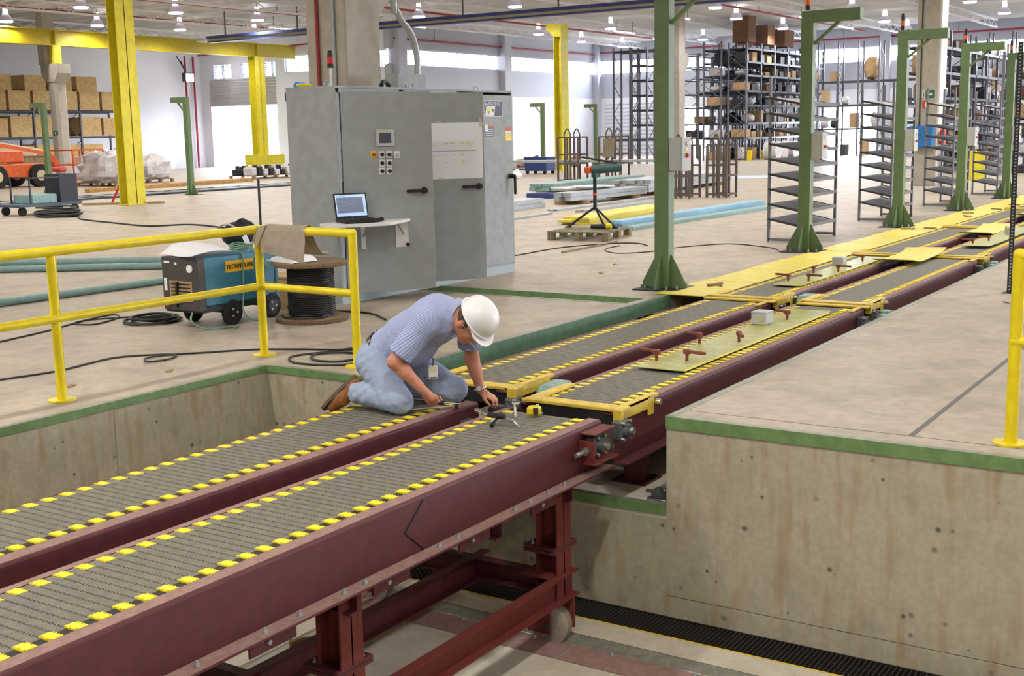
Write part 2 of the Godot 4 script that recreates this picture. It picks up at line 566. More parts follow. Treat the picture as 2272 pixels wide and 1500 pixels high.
# ---------------------------------------------------------------- the hall
const PIT_Y := -1.22
func build_shell() -> void:
	# ground slabs round the pit and the conveyor trench
	var f := mb()
	f.bx(-62, -6.33, -0.06, 0, -80, -10.75)
	f.bx(-62, -6.33, -0.06, 0, -10.38, 22)
	f.bx(-62, -9.0, -0.06, 0, -10.75, -10.38)
	f.bx(-6.33, -5.353, -0.06, 0, -10.38, -6.4)
	f.bx(-6.33, -5.353, -0.06, 0, -46, -10.75)
	f.bx(-5.46, -5.353, -0.06, 0, -10.75, -10.38)
	f.bx(-3.05, 20.4, -0.06, 0, -46, -6.3)
	f.bx(-6.33, 20.4, -0.06, 0, -80, -46)
	f.bx(-6.33, 20.4, -0.06, 0, -1.0, 22)
	f.bx(9, 20.4, -0.06, 0, -6.3, -1.0)
	struct("floor", f, M.floor, "polished beige concrete hall floor")
	var sl := mb()
	sl.bx(-9.0, -5.353, -0.4, -0.14, -10.75, -10.38)
	struct("floor_001", sl, M.slab, "bottom of the narrow cable slot")
	var tr := mb()
	tr.bx(-5.353, -3.05, -0.62, -0.54, -46, -6.3)
	struct("floor_002", tr, M.pit_floor, "shallow trench bottom below the belts")
	var pf := mb()
	pf.bx(-6.33, 9, -1.5, PIT_Y, -6.02, -1.0)
	pf.bx(-6.33, 9, -1.5, -1.36, -6.3, -6.02)
	struct("floor_003", pf, M.pit_floor, "pale concrete pit bottom")
	# pit walls
	var wr := mb()
	wr.bx(-3.05, 9, -1.09, -0.06, -6.55, -6.3)
	wr.bx(-3.05, 9, -1.5, -1.095, -6.55, -6.298)
	struct("wall_pit_right", wr, M.pit_wall, "rust-streaked concrete pit wall")
	var wt := mb()
	wt.bx(-5.353, -3.05, -1.5, -0.62, -6.55, -6.3)
	struct("wall_pit_middle", wt, M.pit_wall, "low concrete wall under the belts")
	var wl := mb()
	wl.bx(-6.6, -6.33, -1.5, -0.06, -6.4, -5.02)
	wl.bx(-6.6, -6.33, -1.5, -0.06, -5.01, -1.0)
	wl.bx(-6.6, -6.335, -1.5, -0.06, -5.02, -5.01)
	struct("wall_pit_left", wl, M.pit_wall, "grey concrete pit wall")
	var wb := mb()
	wb.bx(-6.33, -5.353, -1.5, -0.06, -6.6, -6.4)
	struct("wall_pit_back", wb, M.pit_wall, "concrete end wall of the pit by the yellow rail")
	var wn := mb()
	wn.bx(-6.33, 9, -1.5, -0.06, -1.0, -0.8)
	wn.bx(9, 9.2, -1.5, -0.06, -6.3, -0.8)
	struct("wall_pit_near", wn, M.pit_wall)
	var ts := mb()
	ts.bx(-5.5, -5.353, -0.62, -0.06, -46, -6.4)
	ts.bx(-3.05, -2.9, -0.62, -0.06, -46, -6.3)
	struct("wall_trench", ts, M.pit_wall, "concrete sides of the conveyor trench")
	# steel edge angles, painted green on the upright leg
	var edges := [
		[V(-3.05, 0, -6.3), V(9, 0, -6.3), V(0, 0, 1), 0.072],
		[V(-3.05, 0, -6.3), V(-3.05, 0, -46), V(-1, 0, 0), 0.06],
		[V(-6.33, 0, -6.4), V(-6.33, 0, -1.0), V(1, 0, 0), 0.05],
		[V(-6.33, 0, -6.4), V(-5.353, 0, -6.4), V(0, 0, 1), 0.05],
		[V(-5.353, 0, -6.4), V(-5.353, 0, -11.15), V(1, 0, 0), 0.13],
		[V(-5.353, -0.54, -6.3), V(-3.05, -0.54, -6.3), V(0, 0, 1), 0.06],
		[V(-9.0, 0, -10.75), V(-5.46, 0, -10.75), V(0, 0, 1), 0.1],
		[V(-9.0, 0, -10.38), V(-5.46, 0, -10.38), V(0, 0, -1), 0.1],
	]
	for i in edges.size():
		var e: Array = edges[i]
		var a: Vector3 = e[0]
		var b: Vector3 = e[1]
		var nn: Vector3 = e[2]
		var h: float = e[3]
		var g := mb()
		g.bar(a + nn * 0.004 + V(0, -h * 0.5 + 0.003, 0), b + nn * 0.004 + V(0, -h * 0.5 + 0.003, 0), 0.008, h)
		var gp := struct("trim_%d" % (i + 1), g, M.green_dark if i == 4 else M.edge_green, "green painted steel edge angle")
		var s := mb()
		s.bar(a - nn * 0.02 + V(0, 0.0005, 0), b - nn * 0.02 + V(0, 0.0005, 0), 0.045, 0.005)
		part(gp, "edge_flange", s, M.edge_steel)
	# slab joints
	var j := mb()
	j.bx(-1.72, -1.69, -0.01, 0.0015, -46, -6.5)
	j.bx(-3.0, 9, -0.01, 0.001, -6.508, -6.5)
	struct("trim_10", j, M.roof_dark, "dark joints between the floor slabs")
	# outer walls: white below, light grey above, a glazed strip under the roof
	var T0 := 0.3
	var wA := mb()
	wA.bx(-54.0, -53.7, 0, 7.5, -50.3, 22)
	struct("wall_left", wA, M.wall_white, "white panelled side wall behind the crate rack")
	var seams := mb()
	for y in [2.12, 4.3]: seams.bx(-53.71, -53.69, y - 0.012, y + 0.012, -50.3, 10)
	struct("trim_11", seams, M.roof_steel, "panel joints of the white wall")
	# wall with the roller door (constant z)
	var zD := -50.3
	var wD := mb()
	for r in [[-54.0, -53.0, 0.0, 7.5], [-53.0, -47.9, 3.4, 4.95], [-53.0, -47.9, 5.7, 7.5], [-47.9, -47.2, 0.0, 7.5], [-47.2, -40.3, 5.95, 7.5], [-47.2, -40.3, 0.0, 5.05]]:
		wD.bx(r[0], r[1], r[2], r[3], zD - T0, zD)
	for x in [-53.0, -51.25, -50.9, -49.55, -49.2]: wD.bx(x, x + 0.35, 4.95, 5.7, zD - T0, zD)
	struct("wall_door", wD, M.wall_white, "wall with the open roller door")
	var ribs := mb()
	for i in 10: ribs.bx(-53.0, -47.9, 3.45 + i * 0.145, 3.55 + i * 0.145, zD, zD + 0.03)
	struct("door_1", ribs, M.shutter, "ribbed roller shutter above the opening")
	# glazed wall (constant x)
	var wE := mb()
	wE.bx(-40.3, -40, 0, 5.2, -72.3, zD)
	wE.bx(-40.3, -40, 6.03, 7.5, -72.3, zD)
	for z in [-51.0, -60.9, -71.9]: wE.bx(-40.3, -39.6, 0, 7.35, z - 0.35, z + 0.35)
	struct("wall_side", wE, M.wall_gray, "light grey wall with pilasters and a window strip")
	var wEw := mb()
	wEw.bx(-40.0, -39.97, 0, 3.7, -71.5, zD)
	struct("trim_12", wEw, M.wall_white, "white lower panels of the window wall")
	# far wall (constant z)
	var zF := -72.0
	var wF := mb()
	for r in [[-40.3, -33.6, 0.0], [-33.6, -32.0, 3.0], [-32.0, -24.8, 0.0], [-24.8, -20.8, 2.7], [-20.8, 20.3, 0.0]]: wF.bx(r[0], r[1], r[2], 5.25, zF - T0, zF)
	wF.bx(-40.3, 20.3, 6.1, 7.5, zF - T0, zF)
	for x in [-30.5, -21.0, -11.5, -2.0, 8.0]: wF.bx(x - 0.3, x + 0.3, 0, 7.35, zF, zF + 0.35)
	struct("wall_far", wF, M.wall_gray, "far grey wall behind the racks")
	var wFw := mb()
	for r in [[-39.6, -33.6, 0.0], [-33.6, -32.0, 3.0], [-32.0, -24.8, 0.0], [-24.8, -20.8, 2.7], [-20.8, 20, 0.0]]: wFw.bx(r[0], r[1], r[2], 3.7, zF, zF + 0.03)
	struct("trim_13", wFw, M.wall_white, "white lower panels of the far wall")
	var wS := mb()
	wS.bx(-54, 20.3, 0, 7.5, 22, 22.3)
	struct("wall_near", wS, M.wall_white)
	# right side wall with its row of open loading doors
	var wR := mb()
	wR.bx(20, 20.3, 4.6, 7.5, -72.3, 22)
	for r in [[-72.3, -48.0], [-42.0, -36.0], [-31.0, 22.0]]: wR.bx(20, 20.3, 0, 4.6, r[0], r[1])
	struct("wall_right", wR, M.wall_white)
	var gates := mb()
	for i in 14: gates.bx(-39.3, -34.6, 0.12 + i * 0.24, 0.2 + i * 0.24, zF + 0.03, zF + 0.06)
	struct("door_2", gates, M.wall_gray, "closed slatted gate in the far wall")
	# window strips
	var gm := StandardMaterial3D.new()
	gm.resource_name = "glass"
	gm.transparency = BaseMaterial3D.TRANSPARENCY_ALPHA
	gm.albedo_color = Color(1, 1, 1, 0.12)
	gm.roughness = 0.05
	M.glass = gm
	var strips := [[V(-40.15, 5.615, -72), V(-40.15, 5.615, zD), 0.83], [V(-40, 5.675, zF - 0.15), V(20, 5.675, zF - 0.15), 0.85], [V(-47.2, 5.5, zD - 0.15), V(-40.3, 5.5, zD - 0.15), 0.9]]
	for i in strips.size():
		var s: Array = strips[i]
		var a: Vector3 = s[0]
		var b: Vector3 = s[1]
		var fr := mb()
		var L := (b - a).length()
		var dir := (b - a) / L
		fr.bar(a + V(0, s[2] * 0.5 - 0.02, 0), b + V(0, s[2] * 0.5 - 0.02, 0), 0.06, 0.04)
		fr.bar(a - V(0, s[2] * 0.5 - 0.02, 0), b - V(0, s[2] * 0.5 - 0.02, 0), 0.06, 0.04)
		var k := 0.0
		while k < L:
			fr.bar(a + dir * k + V(0, -s[2] * 0.5, 0), a + dir * k + V(0, s[2] * 0.5, 0), 0.04, 0.04)
			k += 2.2
		var w := struct("window_%d" % (i + 1), fr, M.zinc, "long bright window strip under the roof")
		k = 0.0
		while k < L:
			var pn := mb()
			pn.bar(a + dir * (k + 0.03), a + dir * minf(k + 2.17, L), 0.008, s[2] - 0.06)
			part(w, "pane", pn, gm)
			k += 2.2
	# louvred vents above the roller door
	for k in 3:
		var x0: float = [-52.65, -50.55, -48.85][k]
		var lv := mb()
		for y in 7:
			lv.box(V(x0 + 0.65, 5.0 + y * 0.105, zD - 0.15), V(1.3, 0.012, 0.12), 0.0, Basis(V(1, 0, 0), 0.5))
		lv.bx(x0 + 0.62, x0 + 0.68, 4.95, 5.7, zD - 0.2, zD - 0.05)
		struct("window_%d" % (k + 4), lv, M.zinc, "louvred vent above the roller door")
	# outside: pale yard and the white building across it
	var yd := mb()
	yd.bx(-120, -40.5, -0.3, -0.02, -130, -50.6)
	yd.bx(-40.5, 90, -0.3, -0.02, -130, -72.4)
	yd.bx(20.4, 90, -0.3, -0.02, -72.4, 60)
	struct("floor_004", yd, M.slab, "sunlit yard outside the roller door")
	var ob := mb()
	ob.bx(-95, -42, 0, 6.5, -78, -77)
	for i in 10: ob.bx(-90 + i * 4.6, -87.2 + i * 4.6, 2.2, 3.0, -77.02, -76.96)
	struct("wall_outside", ob, M.wall_white, "white building across the yard")
	# roof deck
	var rf := mb()
	rf.bx(-54, 20.3, 7.35, 7.6, -72.3, 22.3)
	struct("ceiling", rf, M.roof, "metal roof deck")

func lamp_at(p: Vector3, proto: Node3D, e: float) -> Node3D:
	var o := copy(proto, p)
	var l := SpotLight3D.new()
	l.name = "light"
	l.light_energy = e
	l.spot_angle = 84.0
	l.spot_angle_attenuation = 0.6
	l.spot_range = 60.0
	l.spot_attenuation = 2.0
	l.light_size = 0.13
	l.light_color = Color(1.0, 0.985, 0.95)
	l.shadow_enabled = true
	l.rotation.x = -PI / 2
	l.position = V(0, -0.36, 0)
	o.add_child(l)
	return o

func build_lamps() -> void:
	glow("lamp_glow", Color(0.97, 0.97, 1.0), 6.0)
	var proto := thing("high_bay_lamp", "round high-bay lamp hanging from the roof trusses", "lamp", V(-38.6, 6.9, -39.6), 0.0, "high-bay lamps under the roof")
	var ho := mb().lathe([Vector2(0.0, 0.28), Vector2(0.1, 0.28), Vector2(0.11, 0.24), Vector2(0.11, 0.02), Vector2(0.0, 0.02)].map(func(q): return q), 14)
	var hs := mb().cyl(V(0, 0.02, 0), V(0, 0.26, 0), 0.11, 0.09, 14)
	part(proto, "ballast_housing", hs, M.lamp_glow)
	var re := mb().lathe([Vector2(0.28, -0.27), Vector2(0.27, -0.2), Vector2(0.2, -0.08), Vector2(0.1, 0.02), Vector2(0.0, 0.02)], 18)
	part(proto, "reflector", re, mk("lamp_reflector", rgb(222, 218, 238), 0.4))
	part(proto, "diffuser", mb().cyl(V(0, -0.33, 0), V(0, -0.26, 0), 0.26, 0.275, 18), M.lamp_glow)
	part(proto, "rod", mb().cyl(V(0, 0.26, 0), V(0, 0.45, 0), 0.015, 0.015, 6), M.roof_dark)
	var e := 13.0
	# seen in the picture
	var seen := [[-38.6, -39.6], [-44.4, -45.3], [-38.6, -35.05], [-44.4, -40.5], [-45.2, -36.5], [-46.1, -32.6], [-39.5, -31.2], [-32.7, -43.3], [-27.4, -42.7], [-34.2, -55.5], [-29.8, -55.2], [-35.3, -61.9], [-35.7, -67.6], [-22.9, -54.6], [-29.6, -65.8], [-23.4, -61.9], [-17.4, -54.3], [-18.1, -61.6], [-18.9, -68.5], [-12.5, -61.3], [-6.5, -61.3], [-12.5, -54.5], [-6.5, -68.0]]
	for s in seen: lamp_at(V(s[0], 6.9, s[1]), proto, e)
	for x in [-33.6, -27.0, -20.4, -13.8, -7.2, -0.6, 6.0]:
		for z in [-48.0, -41.5, -35.0, -28.5, -22.0, -15.5, -9.0, -2.5, 4.0]:
			if z < -40.0 and x < -18.0 or z < -33.0 and x < -30.0: continue
			if z == -9.0 and x > -15.0 and x < 0.0: continue
			lamp_at(V(x, 6.9, z), proto, e * (1.35 if z > -3.0 else 1.0))
	proto.position = V(-21.5, 6.9, -49.0)
	var l0 := SpotLight3D.new()
	l0.name = "light"; l0.light_energy = e; l0.spot_angle = 84.0; l0.light_size = 0.13; l0.shadow_enabled = true
	l0.spot_range = 60.0; l0.spot_attenuation = 2.0; l0.spot_angle_attenuation = 0.6
	l0.rotation.x = -PI / 2; l0.position = V(0, -0.36, 0)
	proto.add_child(l0)

# ---------------------------------------------------------------- conveyors
const PITCH := 0.0508

func comb(w: float, len_: float, teeth: int, tooth: float, th: float) -> MB:
	# a slat lying in xz, centred; finger edges front and back, offset so that neighbours interlock
	var p := PackedVector2Array()
	var st := w / teeth
	for i in teeth:
		var x := -w / 2 + i * st
		p.append(Vector2(x, -len_ / 2 + tooth)); p.append(Vector2(x + st * 0.03, -len_ / 2)); p.append(Vector2(x + st * 0.47, -len_ / 2)); p.append(Vector2(x + st * 0.5, -len_ / 2 + tooth))
	p.append(Vector2(w / 2, -len_ / 2 + tooth))
	for i in teeth:
		var x := w / 2 - i * st
		p.append(Vector2(x, len_ / 2 - tooth)); p.append(Vector2(x - st * 0.03, len_ / 2)); p.append(Vector2(x - st * 0.47, len_ / 2)); p.append(Vector2(x - st * 0.5, len_ / 2 - tooth))
	p.append(Vector2(-w / 2, len_ / 2 - tooth))
	return mb().prism(p, th, Transform3D(Basis(V(1, 0, 0), V(0, 0, -1), V(0, 1, 0)), V(0, -th, 0)))

func module_shape() -> MB:
	var m := mb()
	var t := comb(0.062, 0.054, 4, 0.01, 0.014)
	m.v.append_array(t.v); m.n.append_array(t.n); m.u.append_array(t.u)
	return m

# z-shaped side girder: web at x, flange of width tf to the side ts at the top, bf to the side bs below
func girder(x: float, z0: float, z1: float, h: float, ts: float, tf: float, bs: float, bf: float) -> MB:
	var t := 0.008
	var r := 0.012
	var p: PackedVector2Array
	var q := []
	# outline of a folded plate seen along z
	q.append(Vector2(ts * tf, 0))
	q.append(Vector2(-ts * -r, 0))
	q.append(Vector2(ts * r * 0.3, -r * 0.3))
	q.append(Vector2(0, -r))
	q.append(Vector2(0, -h + t))
	q.append(Vector2(bs * bf, -h + t))
	q.append(Vector2(bs * bf, -h))
	q.append(Vector2(ts * t, -h))
	q.append(Vector2(ts * t, -t - 0.004))
	q.append(Vector2(ts * tf, -t))
	p = PackedVector2Array(q)
	return mb().prism(p, z0 - z1, Transform3D(Basis.IDENTITY, V(x, 0, z1)))

func lane(par: Node3D, x0: float, x1: float, z0: float, z1: float, pieces: bool, dash_side := true) -> void:
	# x0..x1: the belt; a dark bed below, slats and yellow edge modules on top
	var bed := part(par, "slat_belt", mb().bx(x0 - 0.012, x1 + 0.012, -0.06, -0.013, z1, z0), M.black, Vector3.ZERO, Vector3.ZERO, "grey slat belt with yellow edge modules")
	var w := x1 - x0
	var n := int(floor((z0 - z1) / PITCH))
	var cx := (x0 + x1) / 2
	if pieces:
		var sm := shared("slat%.3f" % (w - 0.12), func(): return comb(w - 0.118, 0.0543, 26, 0.008, 0.012))
		var sl := shared("slatlong%.3f" % w, func(): return comb(w - 0.052, 0.0543, 30, 0.008, 0.012))
		var ym := shared("ymod", module_shape)
		var lk := shared("edgelink", func(): return mb().box(V(0, -0.006, 0), V(0.044, 0.014, 0.05), 0.003))
		for i in n:
			var z := z0 - (i + 0.5) * PITCH
			if i % 2 == 0:
				part(bed, "slat", sm, M.slat, V(cx, 0.001, z))
				part(bed, "edge_module", ym, M.yellow_module, V(x0 + 0.03, 0.003, z))
				part(bed, "edge_module", ym, M.yellow_module, V(x1 - 0.03, 0.006, z))
			else:
				part(bed, "slat", sl, M.slat, V(cx - 0.021, 0.001, z))
				part(bed, "edge_link", lk, M.black, V(x1 - 0.022, 0.0, z))
	else:
		var s := mb()
		var y := mb()
		for i in n:
			var z := z0 - (i + 0.5) * PITCH
			s.box(V(cx, -0.004, z), V(w - 0.12, 0.012, PITCH * 0.93))
			if i % 2 == 0:
				y.box(V(x0 + 0.035, -0.001, z), V(0.06, 0.012, PITCH * 0.95))
				y.box(V(x1 - 0.03, 0.002, z), V(0.06, 0.012, PITCH * 0.95))
			else:
				s.box(V(x0 + 0.035, -0.004, z), V(0.06, 0.012, PITCH * 0.93))
		part(bed, "slats", s, M.slat).set_meta("kind", "stuff")
		part(bed, "edge_modules", y, M.yellow_module).set_meta("kind", "stuff")

const LX0 := -4.868
const LX1 := -4.338
const RX0 := -3.96
const RX1 := -3.428

func bearing(par: Node3D, at: Vector3, s: float) -> void:
	# take-up bearing: cast housing with a shaft stub and clamp bolts, on the outer face of a web
	var h := mb()
	h.box(at + V(s * 0.035, 0, 0), V(0.07, 0.12, 0.11), 0.012)
	h.cyl(at + V(s * 0.06, 0, 0), at + V(s * 0.1, 0, 0), 0.045, 0.04, 16)
	var b := part(par, "bearing_housing", h, M.cast_iron)
	part(b, "shaft", mb().cyl(at + V(s * 0.1, 0, 0), at + V(s * 0.125, 0, 0), 0.022, 0.022, 12), M.steel)
	for dy in [-0.048, 0.048]:
		for dz in [-0.04, 0.04]:
			part(b, "bolt", mb().cyl(at + V(s * 0.06, dy, dz), at + V(s * 0.088, dy, dz), 0.011, 0.011, 6), M.steel)

func bolt(par: Node3D, at: Vector3, r := 0.013) -> void:
	part(par, "bolt", shared("bolt%.3f" % r, func(): return mb().cyl(V(0, 0, 0), V(0, r * 0.8, 0), r * 0.95, r * 0.85, 6).cyl(V(0, r * 0.8, 0), V(0, r * 1.7, 0), r * 0.5, r * 0.45, 6)), M.zinc, at)

func h_post(a: Vector3, b: Vector3, w: float, d: float) -> MB:
	# upright of h section: flanges face x
	var t := 0.009
	return mb().bx(a.x - d / 2, a.x - d / 2 + t, b.y, a.y, a.z - w / 2, a.z + w / 2).bx(a.x + d / 2 - t, a.x + d / 2, b.y, a.y, a.z - w / 2, a.z + w / 2).bx(a.x - d / 2, a.x + d / 2, b.y, a.y, a.z - t / 2, a.z + t / 2)

func channel(z0: float, z1: float, x: float, y0: float, y1: float, s: float, f := 0.055) -> MB:
	# u channel along z with its open side towards s
	var t := 0.009
	return mb().bx(x - t / 2, x + t / 2, y0, y1, z1, z0).bx(x, x + s * f, y1 - t, y1, z1, z0).bx(x, x + s * f, y0, y0 + t, z1, z0)

func channel_x(x0: float, x1: float, z: float, y0: float, y1: float, s: float, f := 0.055) -> MB:
	var t := 0.009
	return mb().bx(x0, x1, y0, y1, z - t / 2, z + t / 2).bx(x0, x1, y1 - t, y1, z, z + s * f).bx(x0, x1, y0, y0 + t, z, z + s * f)

func build_conveyors() -> void:
	# near section on its wheeled frame
	var c := thing("transfer_conveyor", "red-brown wheeled steel frame in the pit carrying two grey slat belts", "conveyor", Vector3.ZERO)
	var z0 := -1.15
	var z1 := -6.05
	lane(c, LX0, LX1, -1.17, -6.03, true)
	lane(c, RX0, RX1, -1.17, -6.0, true)
	part(c, "side_girder", girder(-3.345, z0, z1, 0.27, -1, 0.083, 1, 0.085), M.oxide)
	part(c, "side_girder", girder(-4.012, z0, z1, 0.27, 1, 0.05, -1, 0.02), M.oxide)
	part(c, "side_girder", girder(-4.24, z0, -6.1, 0.27, -1, 0.097, 1, 0.02), M.oxide)
	part(c, "side_girder", girder(-4.895, z0, -6.1, 0.27, 1, 0.027, -1, 0.085), M.oxide)
	# running strips on girder tops: dust, plus light from above painted in
	part(c, "top_strip", mb().bx(-3.428, -3.36, -0.001, 0.0022, z1, z0), M.oxide_dust_lit)
	part(c, "top_strip", mb().bx(-4.005, -3.965, -0.001, 0.0022, z1, z0), M.oxide_dust_lit)
	part(c, "top_strip", mb().bx(-4.333, -4.254, -0.001, 0.0022, -6.1, z0), M.oxide_dust_lit)
	part(c, "bottom_strip", mb().bx(-3.343, -3.264, -0.2625, -0.2595, z1, z0), M.oxide_dust_lit)  # lower flange in the same dusty, painted-lit colour
	# weld seam on the outer web
	part(c, "splice_seam", mb().bar(V(-3.343, -0.02, -4.345), V(-3.343, -0.14, -4.2), 0.006, 0.006).bar(V(-3.343, -0.14, -4.2), V(-3.343, -0.255, -4.335), 0.006, 0.006), M.black)
	for z in [-1.9, -2.05, -2.75, -2.9, -3.25, -3.45, -3.72, -3.86, -4.4, -4.55, -5.05, -5.2, -5.38, -5.55]:
		bolt(c, V(-3.3, -0.259, z))
	# clip plates below the flange
	for z in [-3.3, -4.05, -4.7, -5.35, -2.4]:
		var cp := part(c, "clip_plate", mb().bx(-3.315, -3.305, -0.34, -0.27, z - 0.13, z + 0.13), M.oxide)
		part(cp, "bolt", mb().cyl(V(-3.305, -0.305, z + 0.03), V(-3.293, -0.305, z + 0.03), 0.011, 0.011, 6), M.zinc)
	# cross members tying the four girders
	for z in [-1.4, -2.6, -3.86, -5.0, -5.72]:
		part(c, "cross_member", channel_x(-4.89, -3.35, z, -0.40, -0.27, 1), M.oxide)
	# legs, splice plates and lower posts
	for z in [-2.0, -3.86, -5.69]:
		for x in [-3.46, -4.78]:
			part(c, "leg", h_post(V(x, -0.27, z), V(x, -0.655, z), 0.15, 0.14), M.oxide_rust)
			var pl := part(c, "splice_plate", mb().bx(x - 0.14, x + 0.07, -0.672, -0.655, z - 0.14, z + 0.1, 0.002).bx(x - 0.14, x + 0.07, -0.692, -0.674, z - 0.14, z + 0.1, 0.002), M.oxide)
			for dz in [-0.1, 0.06]:
				part(pl, "bolt", shared("bolt0.013", func(): return mb()), M.zinc, V(x + 0.04 if dz < 0 else x - 0.1, -0.655, z + dz))
			part(c, "lower_post", h_post(V(x, -0.69, z), V(x, -1.0, z), 0.16, 0.14), M.oxide_rust)
	# lower frame
	for x in [-3.41, -4.03, -4.83]:
		part(c, "frame_beam", channel(-1.9, -5.8, x, -0.97, -0.82, 1), M.oxide_rust if x > -3.5 else M.oxide)
	for z in [-1.95, -3.86, -5.72]:
		part(c, "frame_cross_beam", channel_x(-4.83, -3.42, z, -0.96, -0.83, 1), M.oxide)
	part(c, "gusset", mb().bx(-3.6, -3.41, -0.82, -0.812, -5.8, -5.55), M.oxide_rust)
	# wheels running on the floor rails
	for z in [-5.67, -1.99]:
		for x in [-3.46, -4.75]:
			var fk := mb()
			fk.bx(x - 0.13, x + 0.02, -1.17, -0.97, z + 0.055, z + 0.068, 0.003)
			fk.bx(x - 0.03, x + 0.11, -1.15, -0.97, z - 0.068, z - 0.055, 0.003)
			fk.bx(x - 0.13, x + 0.05, -0.985, -0.972, z - 0.08, z + 0.08)
			var fo := part(c, "wheel_fork", fk, M.oxide_rust)
			part(fo, "axle", mb().cyl(V(x, -1.12, z - 0.08), V(x, -1.12, z + 0.08), 0.016, 0.016, 8), M.dark_steel)
			var wt := Transform3D(Basis(V(1, 0, 0), PI / 2), V(x, -1.12, z))
			part(fo, "wheel", mb().lathe([Vector2(0.0, -0.05), Vector2(0.098, -0.05), Vector2(0.105, -0.042), Vector2(0.105, 0.03), Vector2(0.118, 0.032), Vector2(0.118, 0.046), Vector2(0.11, 0.05), Vector2(0.0, 0.05)], 28, wt), M.wheel_steel)
	bearing(c, V(-3.34, -0.105, -5.9), 1.0)
	part(c, "take_up_bracket", mb().bx(-3.34, -3.22, -0.19, -0.182, -6.03, -5.76).bx(-3.34, -3.24, -0.182, -0.06, -5.79, -5.78).bx(-3.34, -3.25, -0.03, -0.022, -6.05, -5.8), M.oxide_rust)
	part(c, "take_up_screw", mb().cyl(V(-3.29, -0.115, -5.85), V(-3.29, -0.115, -5.66), 0.014, 0.014, 8).cyl(V(-3.29, -0.115, -5.775), V(-3.29, -0.115, -5.755), 0.026, 0.026, 6), M.steel)
	bearing(c, V(-4.24, -0.13, -5.93), 1.0)
	part(c, "take_up_screw", mb().cyl(V(-4.19, -0.13, -5.9), V(-4.19, -0.13, -5.66), 0.014, 0.014, 8).cyl(V(-4.19, -0.13, -5.76), V(-4.19, -0.13, -5.74), 0.026, 0.026, 6), M.steel)
	# end roller with its sprockets, seen where the belts stop
	part(c, "end_roller", mb().cyl(V(-3.99, -0.09, -6.02), V(-3.36, -0.09, -6.02), 0.07, 0.07, 18).cyl(V(-4.88, -0.09, -6.05), V(-4.26, -0.09, -6.05), 0.07, 0.07, 18), M.slat)

	# fixed sections in the floor trench
	var ends := [-6.22, -11.08, -15.65, -20.3, -25.0, -29.7, -34.4, -39.0]
	var names := ["right behind the pit", "second in line from the pit", "third in line from the pit", "fourth in line from the pit", "fifth in line from the pit", "sixth in line from the pit", "last one before the hall end"]
	for k in ends.size() - 1:
		var a: float = ends[k]
		var b: float = ends[k + 1]
		var s := thing("floor_conveyor", "fixed twin slat-belt conveyor section in the trench, " + names[k], "conveyor")
		var al := a - (0.22 if k == 0 else 0.0)
		lane(s, LX0, LX1, al - 0.14, b + 0.12, k == 0)
		lane(s, RX0, RX1, a - 0.14, b + 0.12, k == 0)
		part(s, "side_girder", girder(-3.345, a, b + 0.06, 0.3, -1, 0.083, 1, 0.085), M.oxide)
		part(s, "side_girder", girder(-4.012, a, b + 0.06, 0.3, 1, 0.05, -1, 0.02), M.oxide)
		part(s, "side_girder", girder(-4.24, al, b + 0.06, 0.3, -1, 0.097, 1, 0.02), M.oxide)
		part(s, "side_girder", girder(-4.895, al, b + 0.06, 0.3, 1, 0.027, -1, 0.085), M.oxide)
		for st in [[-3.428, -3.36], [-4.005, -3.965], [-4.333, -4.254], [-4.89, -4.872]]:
			part(s, "top_strip", mb().bx(st[0], st[1], -0.001, 0.0022, b + 0.06, al), M.oxide_dust_lit)  # strip colour holds dust and painted top light
		# yellow end frames over the sprockets
		for ln in [[-3.93, -3.3, a], [-4.87, -4.19, al]]:
			var x0: float = ln[0]
			var x1: float = ln[1]
			var z: float = ln[2]
			var fr := mb()
			fr.bx(x0 - 0.04, x1, 0.008, 0.03, z - 0.11, z, 0.004)
			fr.bx(x0 - 0.07, x0 + 0.0, 0.006, 0.026, z - 0.55, z, 0.004)
			fr.bx(x1 - 0.08, x1 - 0.03, 0.006, 0.028, z - 0.55, z, 0.004)
			fr.bx(x1 - 0.034, x1 - 0.03, -0.05, 0.028, z - 0.45, z, 0.002)
			fr.bx(x1 - 0.034, x1 - 0.028, -0.09, 0.02, z - 0.48, z - 0.4)
			fr.bx(x1 - 0.05, x1 + 0.005, -0.06, 0.028, z - 0.02, z + 0.02, 0.003)
			var ef := part(s, "end_frame", fr, M.yellow_frame)
			part(ef, "bolt", mb().cyl(V(x1 - 0.03, -0.02, z - 0.5), V(x1 + 0.01, -0.02, z - 0.5), 0.02, 0.02, 8), M.chrome)
			part(s, "sprocket_cover", mb().bx(x0, x1 - 0.05, -0.09, 0.0, z - 0.04, z - 0.01), M.black)
			if k > 0:
				var ff := mb()
				ff.bx(x0 - 0.04, x1, 0.004, 0.02, z + 0.03, z + 0.12, 0.003)
				ff.bx(x1 - 0.09, x1 - 0.05, 0.004, 0.02, z, z + 0.4, 0.003)
				part(s, "end_frame", ff, M.yellow_frame)
			bearing(s, V(x1 - 0.045 if x1 > -4 else x1 - 0.05, -0.09, z + (0.0 if k == 0 else -0.06)), 1.0)
			if k > 0: bearing(s, V(x1 - 0.045 if x1 > -4 else x1 - 0.05, -0.11, z + 0.25), 1.0)
		if k > 0:
			part(s, "drive_motor", mb().cyl(V(-3.22, -0.13, a - 0.02), V(-3.22, -0.13, a - 0.36), 0.07, 0.065, 14).box(V(-3.22, -0.07, a - 0.2), V(0.08, 0.05, 0.12), 0.008), M.teal)
